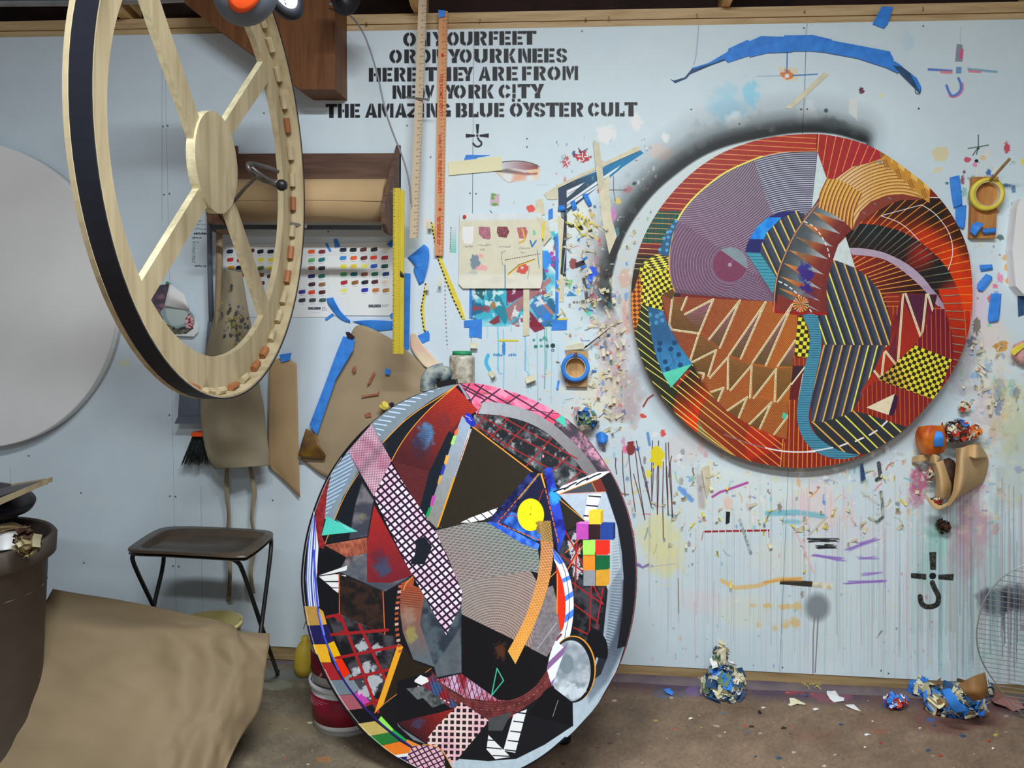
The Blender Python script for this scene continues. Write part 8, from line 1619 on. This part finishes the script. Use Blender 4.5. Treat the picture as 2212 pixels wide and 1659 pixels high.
t = empty('small_frame',P(30,1060,2.2),'small wooden stretcher bar frame resting on top of the brown bin','frame')
Fq = [(-60,1100),(103,1034),(104,1044),(-60,1118)]; bm = new(); prism(bm,[P(x,y,2.12) for x,y in Fq],(0,.02,.002)); obj('front_bar',bm,M['ply'],t)
bm = new(); prism(bm,[P(-60,1060,2.55),P(100,1033,2.3),P(103,1037,2.14),P(92,1040,2.14),P(88,1038,2.3),P(-60,1066,2.53)],(0,0,-.012)); obj('side_bar',bm,M['ply'],t)
bm = new(); prism(bm,[P(-60,1064,2.5),P(84,1040,2.3),P(88,1042,2.16),P(-60,1092,2.16)],(0,0,-.004)); obj('dark_canvas',bm,M['binin'],t)

# ---------------------------------------------------------------- kraft sheet over boxes, buckets
KD = [
 [(114,1272,2.46),(170,1282,2.48),(260,1296,2.5),(350,1314,2.5),(420,1330,2.5),(470,1340,2.5),(505,1352,2.5),(520,1364,2.5),(583,1368,2.5)],
 [(95,1305,2.40),(160,1316,2.42),(260,1332,2.44),(350,1342,2.45),(420,1348,2.44),(475,1352,2.42),(508,1362,2.42),(524,1372,2.44),(582,1392,2.45)],
 [(64,1352,2.33),(150,1352,2.30),(260,1358,2.31),(350,1360,2.32),(400,1366,2.34),(450,1374,2.38),(500,1390,2.34),(540,1410,2.36),(576,1425,2.42)],
 [(40,1400,2.28),(140,1405,2.24),(250,1405,2.25),(340,1408,2.28),(400,1412,2.26),(460,1430,2.32),(505,1445,2.28),(535,1455,2.33),(570,1470,2.38)],
 [(12,1460,2.20),(120,1465,2.18),(240,1465,2.20),(340,1468,2.22),(400,1470,2.20),(450,1490,2.26),(490,1500,2.22),(520,1510,2.28),(558,1535,2.34)],
 [(-18,1520,2.14),(90,1525,2.12),(230,1528,2.14),(330,1530,2.16),(390,1540,2.14),(430,1550,2.20),(470,1560,2.16),(500,1572,2.22),(522,1590,2.28)],
 [(-60,1600,2.08),(60,1600,2.05),(220,1600,2.07),(320,1605,2.10),(370,1610,2.08),(410,1615,2.14),(450,1620,2.10),(480,1628,2.16),(498,1638,2.20)],
 [(-100,1700,2.0),(40,1700,1.98),(200,1700,2.0),(300,1700,2.02),(350,1700,2.0),(390,1700,2.06),(430,1700,2.04),(455,1700,2.08),(470,1705,2.12)]]
loft('kraft_drape',[[(x,y,D - (.4 * d_ + .6 * (r[0][2] + (r[-1][2] - r[0][2]) * i / 8) - (.012 if (i + 2 * j) % 5 == 0 else 0))) for i,(x,y,d_) in enumerate(r)] for j,r in enumerate(KD)],mat('kraft_drape_paper',(118,102,78),.7,.05,3,.35,bscale=9),None,5,6,.0015,.010,17,14); tag(sh(),'large creased brown kraft paper sheet draped in the left foreground','paper')
t = empty('cardboard_box',PF(200,1640,0),'cardboard box hidden under the draped brown paper','box'); a,b = P(130,1500,2.3),P(390,1500,2.3); zz = .29
for nm,lo,hi in (('front_panel',(a.x,2.26,0),(b.x,2.264,zz)),('back_panel',(a.x,2.56,0),(b.x,2.564,zz)),('side_panel',(a.x,2.265,0),(a.x + .004,2.559,zz)),('side_panel',(b.x - .004,2.265,0),(b.x,2.559,zz)),('flap',(a.x,2.26,zz),(b.x,2.41,zz + .004)),('flap',(a.x,2.412,zz),(b.x,2.564,zz + .004))): bm = new(); box(bm,lo,hi); obj(nm,bm,M['kraft2'],t)
pr_ = P(452,1343,2.68); hz = pr_.z; pc = Vector((pr_.x,2.68,0)); t = empty('plastic_tub',pc,'pale yellow plastic tub behind the draped brown paper','tub'); bm = new(); lathe(bm,[(0,0),(.088,0),(.108,hz - .015),(.115,hz - .012),(.115,hz),(.106,hz),(.086,.012),(0,.012)],pc,Vector((0,0,1)),40); obj('body',bm,M['pale'],t,True)
pb = PF(742,1568,0); t = empty('paint_bucket',pb,'white paint bucket with dark red label standing behind the dark painting','bucket'); ub = lambda r,z: (r,z)
R0 = (PF(672,1540,0) - PF(742,1540,0)).length; pb = Vector((pb.x,pb.y + .03,0))
bm = new(); lathe(bm,[(0,0),(R0 * .93,0),(R0 * .97,.035),(R0 * 1.04,.15),(R0 * 1.0,.15),(R0 * .95,.012),(0,.012)],pb,Vector((0,0,1)),48); obj('body',bm,M['whitep'],t,True)
bm = new(); lathe(bm,[(R0 * .975 + .001,.036),(R0 * 1.03 + .001,.132),(R0 * 1.03,.132),(R0 * .975,.036)],pb,Vector((0,0,1)),48,closed=True); obj('label_band',bm,M['red'],t,True)
bm = new()
for k,z in enumerate((.118,.110,.102,.094)): tube(bm,[pb + Vector(((R0 * 1.02 + .0012 - (.13 - z) * .05) * math.cos(a),(R0 * 1.02 + .0012 - (.13 - z) * .05) * math.sin(a),z)) for a in [math.pi * (1.05 + .02 * j) for j in range(20 - k * 3)]],.0009,4)
obj('small_print',bm,M['maskp'],t)['kind'] = 'stuff'
bm = new(); lathe(bm,[(R0 * 1.03,.149),(R0 * 1.09,.153),(R0 * 1.10,.168),(R0 * 1.05,.171),(R0 * 1.02,.15)],pb,Vector((0,0,1)),48,closed=True); obj('rim',bm,M['whitep'],t,True)
t = empty('paint_bucket',pb + Vector((0,0,.172)),'white tub with dark red lettering stacked on the red-labelled bucket','bucket'); bm = new(); lathe(bm,[(0,0),(R0 * 1.0,0),(R0 * 1.04,.16),(R0 * 1.0,.16),(R0 * .97,.01),(0,.01)],pb + Vector((0,0,.1715)),Vector((0,0,1)),48); obj('body',bm,M['whitep'],t,True)
bm = new(); lathe(bm,[(R0 * 1.012 + .001,.03),(R0 * 1.03 + .001,.105),(R0 * 1.03,.105),(R0 * 1.01,.03)],pb + Vector((0,0,.172)),Vector((0,0,1)),48,closed=True); obj('label_band',bm,M['red'],t,True)
for k,(s__,z,sz) in enumerate((('B',.235,.045),('Am',.205,.022))): text('lettering',s__,Vector((P(684 - 4 * k,1430,pb.y - R0).x + .012,pb.y - R0 * .92,z)),sz,M['whitep'],t)
jc = P(660,1455,2.98); jc.z = 0; t = empty('yellow_jug',jc,'rounded yellow jug on the floor between the tray table and the bucket','jug'); bm = new(); lathe(bm,[(0,.0),(.045,.005),(.056,.04),(.052,.085),(.034,.12),(.018,.135),(.018,.15),(0,.15)],jc,Vector((0,0,1)),28,sx=.8); obj('body',bm,M['yellow2'],t,True); bm = new(); tube(bm,cr([tuple(jc + Vector(q)) for q in ((.0,-.02,.19),(.03,-.05,.24),(.05,-.07,.12),(.045,-.075,.05))],4),.0015,6); obj('wire_bail',bm,M['darksteel'],t)

# ---------------------------------------------------------------- wire fan guard at the right
t = empty('fan_guard',P(2260,1380,2.80),'round wire fan guard with parallel wires leaning at the lower right','fan guard'); M_w = mat('guard_wire',(150,154,152),.4,metal=.5)
gp = lambda x,y: P(x,y,2.90 - .0005 * (1500 - y)); cxg,cyg,rg = 2300,1400,190
arcp = cr([(2330,1190),(2270,1200),(2212,1220),(2165,1248),(2130,1290),(2113,1340),(2110,1385),(2122,1430),(2150,1475),(2185,1520),(2235,1565),(2300,1600)],5)
bm = new(); tube(bm,[gp(*p) for p in arcp],.0022,8); obj('rim_wire',bm,M_w,t,True)
xs_ = lambda y: min((p for p in arcp if abs(p[1] - y) < 12),key=lambda p: abs(p[1] - y))[0]
y = 1232
while y < 1560:
    x0 = xs_(y); bm = new(); tube(bm,[gp(x0,y),gp(x0 + 60,y + 9),gp(2330,y + (2330 - x0) * .17)],.0013,5); obj('wire',bm,M_w,t); y += 10.4
bm = new(); tube(bm,[gp(2290,1240),gp(2296,1400),gp(2290,1590)],.003,8); obj('upright_wire',bm,M_w,t)

# ---------------------------------------------------------------- litter on the floor and kerb
def flake(name,pts,mm,label,cat='paper scrap',z=.001,up=.006,grp=None):
    bm = new(); n = len(pts); V = [PF(x,y,z) + Vector((0,0,up * (.5 + .5 * math.sin(i * 2.1)))) for i,(x,y) in enumerate(pts)]; c = sum(V,Vector()) / n + Vector((0,0,up * .4)); a = [bm.verts.new(v) for v in V]; b = [bm.verts.new(v + Vector((0,0,-.001))) for v in V]; c1,c2 = bm.verts.new(c),bm.verts.new(c - Vector((0,0,.001)))
    for i in range(n): j = (i + 1) % n; bm.faces.new([a[i],a[j],c1]); bm.faces.new([b[j],b[i],c2]); bm.faces.new([a[i],b[i],b[j],a[j]])
    tag(obj(name,bm,mm),label,cat,grp)
r7 = T(1460,1380,4.424)
for q,mm,l in ((((1085,572),(1130,580),(1240,620),(1235,636),(1160,632),(1095,642)),'cream','small folded cream paper scrap on the floor below the drips'),(((1445,470),(1520,505),(1560,550),(1610,570),(1605,605),(1510,605),(1470,580),(1440,535)),'white','largest pale torn scrap on the floor'),(((1620,635),(1700,640),(1765,690),(1700,680),(1630,655)),'white','flat grey-white sliver on the floor right of the largest scrap'),
             (((735,415),(800,402),(850,440),(845,470),(810,450)),'white','thin white scrap by the wall right of the leftmost tape ball'),(((1865,405),(1890,402),(1980,428),(1970,440),(1880,425)),'blue','dark blue tape sliver on the floor at the sill'),(((780,700),(800,690),(825,710),(800,722)),'black','tiny black lump on the floor below the leftmost tape ball')): flake('floor_scrap',r7(*q),M[mm],l)
flake('floor_scrap',T(1380,1000,2.518)((135,1235),(165,1232),(192,1250),(180,1268),(145,1255)),M['blue'],'short blue tape piece on the floor by the dark painting')
flake('pink_paper',T(1960,1160,3.95)((670,1285),(740,1330),(850,1340),(940,1390),(995,1500),(900,1490),(840,1470),(740,1455),(700,1380)),M['pink'],'dusty pink torn paper on the floor under the wire guard',up=.02)
bm = new(); rr = random.Random(2)
for k in range(14): a = rr.uniform(0,6.28); p = PF(1750 + rr.uniform(-12,14),1484 + rr.uniform(-4,5),.004); tube(bm,cr([tuple(p),tuple(p + Vector((.012 * math.cos(a),.01 * math.sin(a),.012))),tuple(p + Vector((.024 * math.cos(a + .5),.02 * math.sin(a),.002)))],3),.0009,4)
tag(obj('tape_shreds',bm,M['yel']),'yellow shredded tape tangle by the wall','tape shreds')
for k in range(26):
    x,y = rr.uniform(1400,2200),rr.uniform(1500,1640); r = rr.uniform(2,5); flake('floor_fleck',[(x + r * 1.6 * math.cos(a) * rr.uniform(.6,1.2),y + r * .5 * math.sin(a)) for a in (0,1.1,2.3,3.4,4.6)],M[rr.choice(['white','mask','redp','bluedk','cream','brownp'])],'tiny paint fleck scattered on the bare floor','paint fleck',up=.003,grp='paint flecks scattered on the floor')
